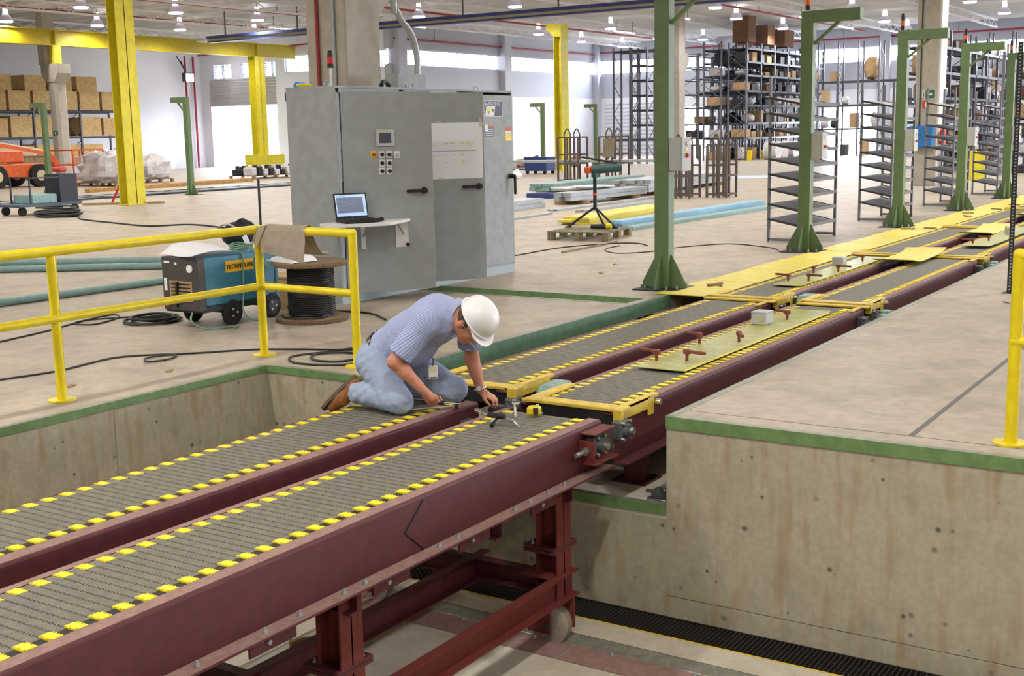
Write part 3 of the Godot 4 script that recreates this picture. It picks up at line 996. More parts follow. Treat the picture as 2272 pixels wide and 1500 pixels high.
		for z in [a - 0.5, a - 2.3, a - 4.1]:
			for x in [-3.46, -4.78]:
				part(s, "foot", mb().bx(x - 0.06, x + 0.06, -0.54, -0.29, z - 0.06, z + 0.06).bx(x - 0.12, x + 0.12, -0.54, -0.528, z - 0.12, z + 0.12), M.oxide)
		# rounded grey gear-motor cover in the gap between the lanes
		if k < 4:
			var mc := mb()
			mc.box(V(-4.125, -0.06, a - 0.62), V(0.19, 0.12, 0.3), 0.045)
			part(s, "motor_cover", mc, M.teal)
			part(s, "motor_mount", mb().bx(-4.22, -4.03, -0.3, -0.12, a - 0.75, a - 0.45), M.oxide)

# ---------------------------------------------------------------- railings and pit fittings
func rail_post(par: Node3D, at: Vector3, top: float) -> void:
	part(par, "post", mb().cyl(at + V(0, 0.008, 0), at + V(0, top, 0), 0.032, 0.032, 16), M.yellow)
	var pts := PackedVector2Array()
	for i in 16: pts.append(Vector2(cos(TAU * i / 16), sin(TAU * i / 16)) * 0.09)
	part(par, "base_plate", mb().prism(pts, 0.01, Transform3D(Basis(V(1, 0, 0), -PI / 2), at + V(0, 0.001, 0))), M.yellow)

func build_railings() -> void:
	var r := thing("guard_rail", "yellow tubular guard rail around the corner of the pit beside the welder", "railing")
	var h := 0.965
	var pA := V(-6.66, 0, -1.3)
	var p1 := V(-6.66, 0, -4.885)
	var p2 := V(-6.64, 0, -6.70)
	var p3 := V(-5.68, 0, -6.66)
	for p in [pA, V(-6.66, 0, -3.08), p1, p2, p3]: rail_post(r, p, h - 0.01)
	var up := V(0, h, 0)
	var md := V(0, 0.535, 0)
	part(r, "top_rail", mb().cyl(pA + up, p2 + up, 0.032, 0.032, 16).ball(p2 + up, Vector3.ONE * 0.034, 14, 8), M.yellow)
	part(r, "top_rail", mb().cyl(p2 + up, p3 + up, 0.032, 0.032, 16).ball(p3 + up, Vector3.ONE * 0.0325, 14, 8), M.yellow)
	part(r, "mid_rail", mb().cyl(pA + md, p2 + md, 0.028, 0.028, 16).ball(p2 + md, Vector3.ONE * 0.036, 12, 8).ball(p1 + md, Vector3.ONE * 0.036, 12, 8), M.yellow)
	part(r, "mid_rail", mb().cyl(p2 + md, p3 + md, 0.028, 0.028, 16), M.yellow)
	var q := thing("guard_rail", "yellow tubular guard rail standing on the floor slab above the streaked pit wall", "railing")
	var b1 := V(-1.215, 0, -6.585)
	var b2 := V(0.6, 0, -6.585)
	for p in [b1, b2]: rail_post(q, p, 0.975)
	part(q, "top_rail", mb().cyl(b1 + V(0, 0.985, 0), V(2.4, 0.985, -6.585), 0.032, 0.032, 16).ball(b1 + V(0, 0.985, 0), Vector3.ONE * 0.033, 14, 8), M.yellow)
	part(q, "mid_rail", mb().cyl(b1 + V(0, 0.54, 0), V(2.4, 0.54, -6.585), 0.028, 0.028, 16).ball(b1 + V(0, 0.54, 0), Vector3.ONE * 0.036, 12, 8), M.yellow)
	# a bent sheet of grey card hung over the top rail
	var cd := mb()
	var a := p2 + V(0.1, h, 0.004)
	var b := p2 + V(0.52, h, 0.012)
	var cols := 8
	var prof := [[-0.17, 0.20], [-0.20, 0.12], [-0.10, 0.06], [-0.05, 0.03], [0.015, 0.0425], [0.04, 0.036], [0.048, 0.0], [0.05, -0.05], [0.056, -0.13], [0.062, -0.2]]
	prof = [[-0.235, -0.17], [-0.15, -0.185], [-0.09, -0.12], [-0.055, -0.05], [-0.042, 0.0], [-0.03, 0.031], [0.0, 0.044], [0.03, 0.031], [0.044, 0.0], [0.056, -0.06], [0.07, -0.13], [0.075, -0.205]]
	var g := []
	for i in cols + 1:
		var t := float(i) / cols
		var row := []
		for k in prof.size():
			var pr: Array = prof[k]
			var drop := 1.0
			if k > 8: drop = 0.75 + 0.35 * t
			row.append(a.lerp(b, t) + V(0.0 if k < 9 else (0.02 * (t - 0.3)), pr[1] * drop if pr[1] < -0.02 else pr[1], pr[0]))
		g.append(row)
	for i in cols:
		for k in prof.size() - 1:
			cd.quad(g[i][k], g[i][k + 1], g[i + 1][k + 1], g[i + 1][k])
			var dn := V(0, -0.004, 0)
			cd.quad(g[i + 1][k] + dn, g[i + 1][k + 1] + dn, g[i][k + 1] + dn, g[i][k] + dn)
	# torn flap at the left
	var f0 := a + V(-0.005, 0.02, 0.04)
	cd.quad(f0 + V(-0.075, 0.0, -0.005), f0 + V(-0.09, -0.105, 0.03), f0 + V(-0.02, -0.135, 0.05), f0 + V(0.035, 0.02, 0.0))
	cd.quad(f0 + V(0.035, 0.016, -0.002), f0 + V(-0.02, -0.139, 0.047), f0 + V(-0.09, -0.109, 0.027), f0 + V(-0.075, -0.004, -0.008))
	solo("cardboard_sheet", cd, M.card_gray, "bent grey cardboard sheet hung over the yellow rail", "cardboard")

func build_pit_details() -> void:
	# drain channel along the foot of the pit wall
	var d := thing("floor_drain", "dark grated drain channel along the foot of the pit wall", "drain")
	part(d, "trough", mb().bx(-6.33, 9, -1.36, -1.33, -6.298, -6.02).bx(-6.33, 9, -1.36, -1.222, -6.3, -6.29).bx(-6.33, 9, -1.36, -1.222, -6.032, -6.022), M.black)
	var bars := mb()
	var x := -6.3
	while x < 4.0:
		bars.bx(x, x + 0.006, -1.26, -1.224, -6.29, -6.035)
		x += 0.027
	for z in [-6.2, -6.11]: bars.bx(-6.3, 4.0, -1.25, -1.24, z - 0.004, z + 0.004)
	part(d, "grate_bars", bars, M.grate).set_meta("kind", "stuff")
	part(d, "edge_strip", mb().bx(-6.33, 9, -1.225, -1.216, -6.022, -6.012), M.yellow_frame, Vector3.ZERO, Vector3.ZERO, "yellow drain edge")
	# floor rail for the wheels and the red plate beside it
	var r := thing("floor_rail", "steel running rail set flush in the pit floor with a red plate beside it", "rail")
	part(r, "rail_strip", mb().bx(-6.3, 9, PIT_Y - 0.02, PIT_Y + 0.006, -5.79, -5.655, 0.003), M.edge_steel)
	part(r, "rail_groove", mb().bx(-6.3, 9, PIT_Y - 0.02, PIT_Y + 0.002, -5.8, -5.79), M.black)
	for i in 8:
		var p := part(r, "cover_plate", mb().bx(-6.3 + i * 1.5, -4.81 + i * 1.5, PIT_Y - 0.02, PIT_Y + 0.008, -5.645, -5.44, 0.002), M.oxide_dust_lit)
		for k in 3:
			part(p, "bolt", mb().cyl(V(-6.05 + i * 1.5 + k * 0.5, PIT_Y + 0.007, -5.62), V(-6.05 + i * 1.5 + k * 0.5, PIT_Y + 0.02, -5.62), 0.014, 0.01, 6), M.zinc)
	var r2 := thing("floor_rail", "steel running rail in the pit floor under the far end of the wheeled frame", "rail")
	part(r2, "rail_strip", mb().bx(-6.3, 9, PIT_Y - 0.02, PIT_Y + 0.006, -2.05, -1.92, 0.003), M.edge_steel)
	# odds and ends lying on the trench shelf behind the corner
	var g := thing("clamp_fitting", "small grey steel clamp on the trench shelf beside the pit corner", "clamp", V(-3.13, -0.54, -6.42))
	part(g, "body", mb().box(V(0, 0.035, 0), V(0.12, 0.05, 0.09), 0.008).cyl(V(-0.1, 0.045, 0.02), V(0.02, 0.045, 0.02), 0.012, 0.012, 8), M.cast_iron)
	part(g, "foot", mb().box(V(0.0, 0.006, 0), V(0.16, 0.012, 0.13), 0.002), M.steel)
	part(g, "screw", mb().cyl(V(-0.04, 0.05, -0.06), V(0.05, 0.08, 0.08), 0.01, 0.01, 8), M.steel)
	# blocks of timber lying on the pit floor under the frame
	for t in [[-3.95, -4.55, 0.3, 0.5], [-4.25, -4.2, 0.6, 0.1], [-4.5, -4.9, 0.4, 0.9]]:
		solo("timber_block", mb().box(V(0, 0.035, 0), V(t[2], 0.07, 0.09), 0.004), M.wood, "offcut of timber lying on the pit floor under the wheeled frame", "timber", V(t[0], PIT_Y, t[1]), V(0, t[3], 0), "timber offcuts under the wheeled frame")

# ---------------------------------------------------------------- green posts
func make_post(label: String, at: Vector3, h: float, arm: float, full: bool, group: String) -> Node3D:
	var p := thing("signal_post", label, "post", at, 0.0, group)
	var w := 0.16
	# box column with a proud edge on the side facing the line
	part(p, "column", mb().bx(-w / 2, w / 2, 0.012, h, -0.07, 0.07, 0.006), M.green_post)
	part(p, "arm", mb().bx(minf(arm * 0.75, w / 2 * signf(arm)), maxf(arm * 0.75, w / 2 * signf(arm)), h - 0.155, h, -0.07, 0.07, 0.005), M.green_post)
	part(p, "brace", mb().bar(V(signf(arm) * w / 2, h - 0.42, 0), V(arm * 0.45, h - 0.14, 0), 0.05, 0.035, 0.0), M.green_post)
	part(p, "base_plate", mb().bx(-0.25, 0.25, 0.0, 0.014, -0.25, 0.25, 0.003), M.dark_steel)
	var fin := poly([0.0, 0.0, 0.17, 0.0, 0.17, 0.05, 0.0, 0.36])
	for k in 4:
		var b := Basis(UPV, k * PI / 2)
		part(p, "gusset", mb().prism(fin, 0.012, Transform3D(b, b * V(w / 2 - (0.0 if k % 2 == 0 else 0.01), 0.013, -0.006))), M.green_post)
		if full:
			for s in [-1.0, 1.0]:
				part(p, "anchor_bolt", mb().cyl(b * V(0.2, 0.012, s * 0.12), b * V(0.2, 0.05, s * 0.12), 0.014, 0.014, 6), M.steel)
	if full:
		var bx := part(p, "control_box", mb().bx(0.08, 0.215, 1.225, 1.56, -0.14, 0.06, 0.006), M.panel_gray)
		part(bx, "lid", mb().bx(0.216, 0.235, 1.22, 1.565, -0.145, 0.065, 0.004), M.panel_gray)
		part(bx, "push_button", mb().cyl(V(0.235, 1.38, -0.03), V(0.262, 1.38, -0.03), 0.022, 0.022, 12), M.red_paint)
		part(bx, "label_plate", mb().bx(0.235, 0.238, 1.43, 1.46, -0.06, 0.0), M.yellow)
		part(bx, "indicator", mb().cyl(V(0.235, 1.5, -0.03), V(0.252, 1.5, -0.03), 0.018, 0.018, 12), M.white)
		var sl := part(p, "stack_light", mb().cyl(V(-0.02, h, 0), V(-0.02, h + 0.07, 0), 0.03, 0.03, 12), M.black)
		part(sl, "amber_lens", mb().cyl(V(-0.02, h + 0.07, 0), V(-0.02, h + 0.15, 0), 0.035, 0.035, 12), M.orange)
		part(sl, "cap", mb().cyl(V(-0.02, h + 0.15, 0), V(-0.02, h + 0.26, 0), 0.034, 0.028, 12), M.black)
	return p

func flow_rack(label: String, at: Vector3) -> Node3D:
	var r := thing("flow_rack", label, "rack", at, 0.0, "slanted-shelf racks along the conveyor")
	var x0 := -0.27
	var x1 := 0.27
	var z0 := 0.66
	var z1 := -0.66
	for x in [x0, x1]:
		for z in [z0, z1]:
			part(r, "upright", mb().bx(x - 0.018, x + 0.018, 0, 2.35, z - 0.018, z + 0.018), M.shelf_gray)
	for z in [z0, z1]:
		part(r, "base_bar", mb().bx(x0, x1, 0.02, 0.055, z - 0.018, z + 0.018), M.shelf_gray)
	for k in 9:
		var y := 0.28 + k * 0.215
		var b := Basis(V(0, 0, 1), -0.2)
		var s := part(r, "shelf", mb().box(V(0, y, 0), V(0.56, 0.012, 1.36), 0.0, b), M.shelf_gray)
		part(s, "shelf_lip", mb().box(V(0, y, 0) + b * V(0.28, 0.015, 0), V(0.012, 0.05, 1.36), 0.0, b), M.shelf_gray)
		for e in [-0.68, 0.68]:
			part(s, "shelf_rail", mb().box(V(0, y, 0) + b * V(0, 0.0, e), V(0.56, 0.03, 0.02), 0.0, b), M.dark_steel)
	return r

func build_posts() -> void:
	var zs := [-11.55, -15.8, -20.2, -24.4, -28.55, -32.7, -36.9]
	var ord := ["first", "second", "third", "fourth", "fifth", "sixth", "seventh"]
	for i in zs.size():
		make_post("green signal post with arm and control box, %s from the pit" % ord[i], V(-5.62, 0, zs[i]), 3.12, 0.92, true, "green signal posts along the conveyor")
	for p in [[-27.9, -25.5, "beside the open roller door"], [-33.7, -24.9, "behind the black tool trolley"], [-27.9, -45.5, "by the small blue hand cart"], [-27.9, -50.2, "behind the rusty pipe trestles"]]:
		make_post("plain green post with a short side arm " + p[2], V(p[0], 0, p[1]), 2.85, -0.8, false, "green posts of the far line")
	var rl := ["first", "second", "third", "fourth"]
	var k := 0
	for z in [-17.6, -21.85, -26.1, -30.3]:
		flow_rack("grey rack of slanted shelves behind the green posts, %s from the pit" % rl[k], V(-6.3, 0, z))
		k += 1
	# perforated slotted-angle upright standing on the slab beside the right belt
	var a := thing("slotted_upright", "thin perforated steel upright standing beside the right belt", "upright", V(-2.405, 0, -12.6))
	var m := mb()
	m.bx(-0.024, 0.024, 0, 2.4, 0.0, 0.003).bx(-0.024, -0.021, 0, 2.4, -0.05, 0.003)
	part(a, "angle_bar", m, M.dark_steel)
	part(a, "foot", mb().bx(-0.06, 0.06, 0, 0.006, -0.07, 0.05), M.dark_steel)
	var hl := mb()
	for i in 75: hl.bx(-0.008, 0.008, 0.03 + i * 0.0315, 0.042 + i * 0.0315, -0.001, 0.0045)
	part(a, "perforations", hl, M.panel_gray).set_meta("kind", "stuff")

# ---------------------------------------------------------------- electrical cabinet
func text_mesh(s: String, size: float, depth := 0.002) -> TextMesh:
	var t := TextMesh.new()
	var f := SystemFont.new()
	f.font_names = PackedStringArray(["Droid Sans"])
	f.font_weight = 700
	t.font = f
	t.text = s
	t.font_size = 64
	t.pixel_size = size / 64.0
	t.depth = depth
	t.curve_step = 2.0
	return t

func handle(par: Node3D, at: Vector3, flip: float) -> void:
	# swing handle: round boss with a lever lying across, in door coordinates (x along the door, z out)
	var h := mb()
	h.cyl(at + V(0, 0, 0), at + V(0, 0, 0.035), 0.034, 0.03, 16)
	h.box(at + V(flip * 0.1, 0.0, 0.042), V(0.2, 0.03, 0.022), 0.008)
	h.cyl(at + V(0, 0.0, 0.03), at + V(0, 0, 0.058), 0.026, 0.022, 14)
	part(par, "handle", h, M.black)

func build_cabinet() -> void:
	var X := -7.93
	var B := -8.56
	var c := thing("control_cabinet", "tall grey control cabinet with two doors standing ajar", "cabinet", V(X, 0, -9.12))
	var d := B - X   # depth, negative
	var L := 3.13
	# body shell
	part(c, "plinth", mb().bx(d + 0.02, -0.01, 0, 0.1, -L, 0, 0.002), mk("plinth", rgb(160, 172, 178), 0.5))
	part(c, "side_panel", mb().bx(d, 0, 0.1, 2.1, -0.02, 0.0, 0.003), M.cabinet)
	part(c, "side_panel", mb().bx(d, 0, 0.1, 2.1, -L, -L + 0.02, 0.003), M.cabinet)
	part(c, "back_panel", mb().bx(d, d + 0.02, 0.1, 2.1, -L + 0.02, -0.02), M.cabinet)
	part(c, "roof_panel", mb().bx(d, 0.0, 2.1, 2.125, -L, 0, 0.003), M.cabinet)
	part(c, "floor_panel", mb().bx(d + 0.02, -0.01, 0.1, 0.12, -L + 0.02, -0.02), M.cabinet)
	part(c, "front_frame", mb().bx(-0.03, 0, 0.1, 2.1, -0.06, -0.02).bx(-0.03, 0, 0.1, 2.1, -1.07, -1.0).bx(-0.03, 0, 0.1, 2.1, -2.1, -2.03).bx(-0.03, 0, 2.06, 2.1, -2.1, -0.02), M.cabinet)
	part(c, "mounting_plate", mb().bx(d + 0.1, d + 0.105, 0.2, 2.0, -1.9, -0.1), M.cabinet_inside)
	var gear := mb()
	for i in 5:
		for k in 8: gear.box(V(d + 0.16, 0.45 + i * 0.33, -0.2 - k * 0.21), V(0.1, 0.14, 0.12 + 0.05 * ((i + k) % 2)), 0.006)
	part(c, "switchgear", gear, M.dark_steel).set_meta("kind", "stuff")
	for z in [-0.25, -1.5, -1.62, -2.85]:
		part(c, "lifting_eye", mb().tube(smooth_path([V(d * 0.5, 2.13, z - 0.03), V(d * 0.5, 2.165, z - 0.035), V(d * 0.5, 2.19, z), V(d * 0.5, 2.165, z + 0.035), V(d * 0.5, 2.13, z + 0.03)], 4), 0.007, 6), M.steel)
	# door 1 with operator panel, buttons and the folding shelf
	var a1 := atan2(0.78, 0.51)
	var d1 := part(c, "door", mb().bx(0, 0.93, 0.1, 2.065, -0.025, 0.0, 0.003), M.cabinet, V(0.0, 0, -0.08), V(0, a1, 0))
	var hm := part(d1, "operator_panel", mb().bx(0.345, 0.533, 1.537, 1.70, 0.0, 0.018, 0.004), M.panel_gray)
	part(d1, "operator_screen", mb().bx(0.375, 0.497, 1.567, 1.667, 0.018, 0.0195), mk("screen_dark", rgb(78, 82, 92), 0.15))
	var spots := [[0.316, 1.459, 1], [0.4, 1.456, 0], [0.474, 1.455, 0], [0.558, 1.452, 2], [0.398, 1.373, 0], [0.474, 1.371, 0], [0.395, 1.295, 0], [0.474, 1.293, 0]]
	for s in spots:
		part(d1, "button_plate", mb().bx(s[0] - 0.028, s[0] + 0.028, s[1] - 0.034, s[1] + 0.034, 0.0, 0.004, 0.001), M.yellow if s[2] == 1 else M.white)
		part(d1, "emergency_button" if s[2] == 1 else "button", mb().cyl(V(s[0], s[1], 0.004), V(s[0], s[1], 0.03), 0.019, 0.017, 14), [M.black, M.red_paint, M.panel_gray][s[2]])
	handle(d1, V(0.83, 1.09, 0), -1.0)
	part(d1, "socket_plate", mb().bx(0.03, 0.1, 0.96, 1.04, 0, 0.012, 0.003), M.panel_gray)
	for r in [[0.154, 0.2], [0.513, 0.638]]:
		part(d1, "shelf_bracket", mb().bx(r[0], r[1], 0.536, 0.79, 0.001, 0.006), M.white)
	part(d1, "folding_shelf", mb().prism(poly([0.65, 0.0, 0.655, 0.05, 0.3, 0.5, -0.3, 0.5, -0.3, 0.16, -0.04, 0.02]), 0.026, Transform3D(Basis(V(1, 0, 0), V(0, 0, 1), V(0, -1, 0)), V(0, 0.82, 0.004))), M.white)
	part(d1, "shelf_strut", mb().bar(V(0.6, 0.66, 0.01), V(0.47, 0.785, 0.2), 0.02, 0.006).bar(V(0.18, 0.66, 0.01), V(0.16, 0.785, 0.2), 0.02, 0.006), M.zinc)
	part(d1, "hanging_cord", mb().cyl(V(0.635, 0.8, 0.02), V(0.635, 0.57, 0.02), 0.005, 0.005, 6), M.white)
	part(d1, "cord_weight", mb().cyl(V(0.635, 0.575, 0.02), V(0.635, 0.545, 0.02), 0.018, 0.018, 10), M.black)
	# door 2 with a taped drawing
	var a2 := atan2(0.71, 0.51)
	var d2 := part(c, "door", mb().bx(0, 0.9, 0.1, 2.07, -0.025, 0.0, 0.003), M.cabinet, V(0.0, 0, -1.03), V(0, a2, 0))
	part(d2, "taped_drawing", mb().bx(0.25, 0.88, 1.175, 1.76, 0.001, 0.003), M.paper)
	var mk1 := mb()
	rng.seed = 5
	for i in 40:
		var x := 0.31 + 0.5 * i / 40.0
		mk1.bx(x, x + 0.006, 1.462, 1.470, 0.003, 0.0036)
	part(d2, "drawing_lines", mk1, M.blue_dark).set_meta("kind", "stuff")
	var mk2 := mb()
	for i in 26:
		var x := rng.randf_range(0.3, 0.76)
		var y: float = [1.52, 1.535, 1.42, 1.41, 1.35][rng.randi() % 5] + rng.randf_range(-0.012, 0.012)
		mk2.bx(x, x + rng.randf_range(0.01, 0.045), y, y + 0.007, 0.003, 0.0036)
	part(d2, "highlighter_marks", mk2, mk("marker", rgb(206, 206, 90), 0.8)).set_meta("kind", "stuff")
	for t in [[0.86, 1.76, 0.02, 0.09], [0.4, 1.765, 0.07, 0.02], [0.42, 1.175, 0.08, 0.018]]:
		part(d2, "tape", mb().box(V(t[0], t[1], 0.0042), V(t[2], t[3], 0.001)), mk("tape", rgb(196, 184, 158), 0.5))
	handle(d2, V(0.83, 1.09, 0), -1.0)
	# door 3, closed, with stickers
	var d3 := part(c, "door", mb().bx(-0.024, 0.0, 0.12, 2.07, -L + 0.012, -2.11, 0.003), M.cabinet)
	part(d3, "rating_sign", mb().bx(0, 0.002, 1.832, 2.008, -2.91, -2.545), mk("sign_navy", rgb(52, 58, 84), 0.5))
	var l1 := text_mesh("JA-STILES CO.", 0.05)
	var tm := part(d3, "sign_lettering", l1, M.white, V(0.003, 1.972, -2.725), V(0, PI / 2, 0))
	part(d3, "sign_border", mb().bx(0, 0.0028, 2.0, 2.01, -2.915, -2.54).bx(0, 0.0028, 1.828, 1.836, -2.915, -2.54).bx(0, 0.0028, 1.828, 2.01, -2.918, -2.91).bx(0, 0.0028, 1.828, 2.01, -2.547, -2.54), M.white)
	part(d3, "sign_picture", mb().prism(poly([2.565, 1.84, 2.75, 1.84, 2.77, 1.945, 2.59, 1.945]), 0.001, Transform3D(Basis(V(0, 0, -1), V(0, 1, 0), V(1, 0, 0)), V(0.002, 0, 0))), M.white)
	part(d3, "sign_emblem", mb().box(V(0.0035, 1.91, -2.65), V(0.001, 0.03, 0.09)).box(V(0.0035, 1.88, -2.64), V(0.001, 0.03, 0.04)), M.yellow)
	part(d3, "sign_emblem", mb().box(V(0.0035, 1.872, -2.63), V(0.0015, 0.04, 0.014)).box(V(0.0035, 1.9, -2.72), V(0.0015, 0.03, 0.03)), M.dark_steel)
	part(d3, "info_sticker", mb().bx(0, 0.002, 1.6, 1.742, -2.74, -2.545), mk("sticker_gray", rgb(104, 106, 126), 0.5))
	part(d3, "info_sticker", mb().bx(0.002, 0.003, 1.665, 1.742, -2.61, -2.545), M.white)
	part(d3, "info_sticker", mb().bx(0.002, 0.003, 1.72, 1.742, -2.735, -2.63), mk("sticker_orange", rgb(206, 122, 70), 0.5))
	for i in 4: part(d3, "info_lettering", mb().bx(0.002, 0.0028, 1.615 + i * 0.022, 1.621 + i * 0.022, -2.72, -2.57), M.white)
	part(d3, "warning_sticker", mb().bx(0, 0.002, 1.665, 1.703, -3.105, -2.975), mk("sticker_red", rgb(206, 92, 52), 0.5))
	part(d3, "warning_sticker", mb().bx(0, 0.002, 1.635, 1.665, -3.105, -2.975), M.white)
	part(d3, "warning_sticker", mb().bx(0, 0.002, 1.551, 1.635, -3.105, -2.975), M.yellow)
	part(d3, "handle", mb().cyl(V(0, 1.14, -3.05), V(0.06, 1.14, -3.05), 0.03, 0.026, 12).box(V(0.075, 1.04, -3.05), V(0.03, 0.23, 0.034), 0.01), M.black)
	part(c, "isolator_handle", mb().cyl(V(-0.2, 1.68, -L), V(-0.2, 1.68, -L - 0.07), 0.05, 0.045, 12).box(V(-0.2, 1.72, -L - 0.09), V(0.05, 0.22, 0.04), 0.015), M.black)
	# things on the cabinet top and beside it
	var jb := thing("junction_box", "grey junction box with a bent conduit on the cabinet top", "junction box", V(-8.4, 2.125, -10.75))
	part(jb, "box", mb().box(V(0, 0.085, -0.1), V(0.18, 0.17, 0.5), 0.005), M.cabinet)
	part(jb, "conduit", mb().tube(smooth_path([V(-0.08, 0.17, -0.42), V(-0.09, 0.4, -0.43), V(-0.12, 0.62, -0.38), V(-0.2, 0.85, -0.25), V(-0.22, 1.3, -0.2), V(-0.22, 5.2, -0.2)], 6), 0.038, 10), M.zinc)
	var sk := thing("signal_lamp", "slim pole lamp with red and black segments above the cabinet", "lamp", V(-8.4, 2.125, -9.62))
	part(sk, "pole", mb().cyl(V(0, 0, 0), V(0, 0.2, 0), 0.014, 0.014, 10), M.white)
	part(sk, "red_segment", mb().cyl(V(0, 0.24, 0), V(0, 0.31, 0), 0.03, 0.03, 14), M.red_paint)
	part(sk, "black_segment", mb().cyl(V(0, 0.2, 0), V(0, 0.24, 0), 0.032, 0.032, 14).cyl(V(0, 0.31, 0), V(0, 0.37, 0), 0.03, 0.022, 14), M.black)
	solo("folded_strap", mb().tube(smooth_path([V(-8.3, 2.142, -9.2), V(-8.42, 2.15, -9.17), V(-8.5, 2.145, -9.24), V(-8.5, 2.142, -9.4)], 5), 0.012, 6), M.yellow, "yellow strap lying on the cabinet roof edge", "strap")
	solo("cable_gland_cluster", mb().tube(smooth_path([V(-8.3, 2.155, -10.3), V(-8.32, 2.2, -10.36), V(-8.34, 2.19, -10.45), V(-8.36, 2.155, -10.5)], 5), 0.025, 8), M.black, "short black cable loop on the cabinet top", "cable")
	# laptop and mouse on the shelf
	var D1 := V(0.547, 0, -0.837)
	var N1 := V(0.837, 0, 0.547)
	var H1 := V(X, 0.824, -9.2)
	var lp := thing("laptop", "open black laptop on the white folding shelf", "laptop", H1 + D1 * 0.05 + N1 * 0.24, atan2(N1.x, N1.z) + 0.12)
	part(lp, "base", mb().box(V(0, 0.016, 0.02), V(0.36, 0.03, 0.26), 0.006), M.black)
	var kb := mb()
	for r in 5:
		for k in 12: kb.box(V(-0.143 + k * 0.026, 0.0325, -0.06 + r * 0.026), V(0.021, 0.004, 0.021))
	part(lp, "keys", kb, M.rubber).set_meta("kind", "stuff")
	var lid := part(lp, "lid", mb().box(V(0, 0.125, -0.006), V(0.345, 0.25, 0.012), 0.004), M.black, V(0, 0.028, -0.105), V(-0.22, 0, 0))
	var si := Image.create(128, 80, false, Image.FORMAT_RGB8)
	si.fill(rgb(176, 206, 240))
	si.fill_rect(Rect2i(4, 10, 112, 58), rgb(72, 84, 116))
	si.fill_rect(Rect2i(8, 14, 3, 50), rgb(120, 132, 160))
	for i in 9: si.fill_rect(Rect2i(16, 18 + i * 5, 20 + (i * 37) % 60, 1), rgb(110, 120, 150))
	si.fill_rect(Rect2i(4, 3, 40, 3), rgb(120, 150, 210))
	var sm := StandardMaterial3D.new()
	sm.resource_name = "laptop_screen_glow"
	sm.albedo_color = Color.BLACK
	sm.emission_enabled = true
	sm.emission_texture = ImageTexture.create_from_image(si)
	sm.emission_energy_multiplier = 0.75
	sm.roughness = 0.2
	part(lid, "screen", mb().sheet(0.315, 0.21, 0.001, xfm(V(0, 0.13, 0.0013))), sm)
	part(lid, "badge", mb().box(V(0, 0.013, 0.001), V(0.02, 0.008, 0.002)), M.panel_gray)
	var ms := thing("mouse", "black computer mouse beside the laptop", "mouse", H1 + D1 * 0.3 + N1 * 0.22, 0.8)
	part(ms, "shell", mb().ball(V(0, 0.016, 0), V(0.03, 0.018, 0.05), 12, 8), M.black)
	part(ms, "cord", mb().tube(smooth_path([V(0, 0.012, -0.05), V(0.03, 0.01, -0.1), V(0.0, 0.014, -0.16), V(-0.08, 0.01, -0.17), V(-0.16, 0.008, -0.12)], 5), 0.0025, 5), M.black)
	# concrete column behind, with conduits
	var col := thing("concrete_column", "broad concrete column directly behind the grey control cabinet", "column", V(-9.13, 0, -10.7))
	part(col, "shaft", mb().bx(-0.29, 0.28, 0, 7.35, -0.3, 0.3, 0.02), M.concrete)
	part(col, "corbel", mb().prism(poly([0.3, 7.35, 0.3, 2.95, 0.62, 3.25, 0.62, 7.35]), 0.5, Transform3D(Basis(V(0, 0, -1), V(0, 1, 0), V(1, 0, 0)), V(-0.25, 0, 0))), M.concrete)
	part(col, "red_conduit", mb().cyl(V(-0.1, 0, 0.325), V(-0.1, 7.3, 0.325), 0.02, 0.02, 8), M.red_pipe)
	part(col, "grey_conduit", mb().cyl(V(0.13, 0, 0.32), V(0.13, 7.3, 0.32), 0.02, 0.02, 8), M.zinc)

# ---------------------------------------------------------------- welder, drum and floor clutter by the rail
func coil(at: Vector3, r: float, turns: int, tr: float, sd: int, squash := 1.0) -> MB:
	var m := mb()
	var q := RandomNumberGenerator.new()
	q.seed = sd
	for t in turns:
		var pts := []
		var rr := r * q.randf_range(0.72, 1.08)
		var ox := q.randf_range(-0.12, 0.12) * r
		var oz := q.randf_range(-0.12, 0.12) * r
		var y := tr + t * tr * 0.9 * q.randf_range(0.5, 1.0)
		for k in 22:
			var an := TAU * k / 22
			pts.append(at + V(ox + cos(an) * rr, y + tr * 0.5 * sin(an * 2 + t), (oz + sin(an) * rr) * squash))
		m.tube(pts, tr, 5, true)
	return m

func cable(nm: String, pts: Array, r: float, m: Material, label: String, cat := "cable") -> MeshInstance3D:
	return solo(nm, mb().tube(smooth_path(pts, 8), r, 6), m, label, cat)

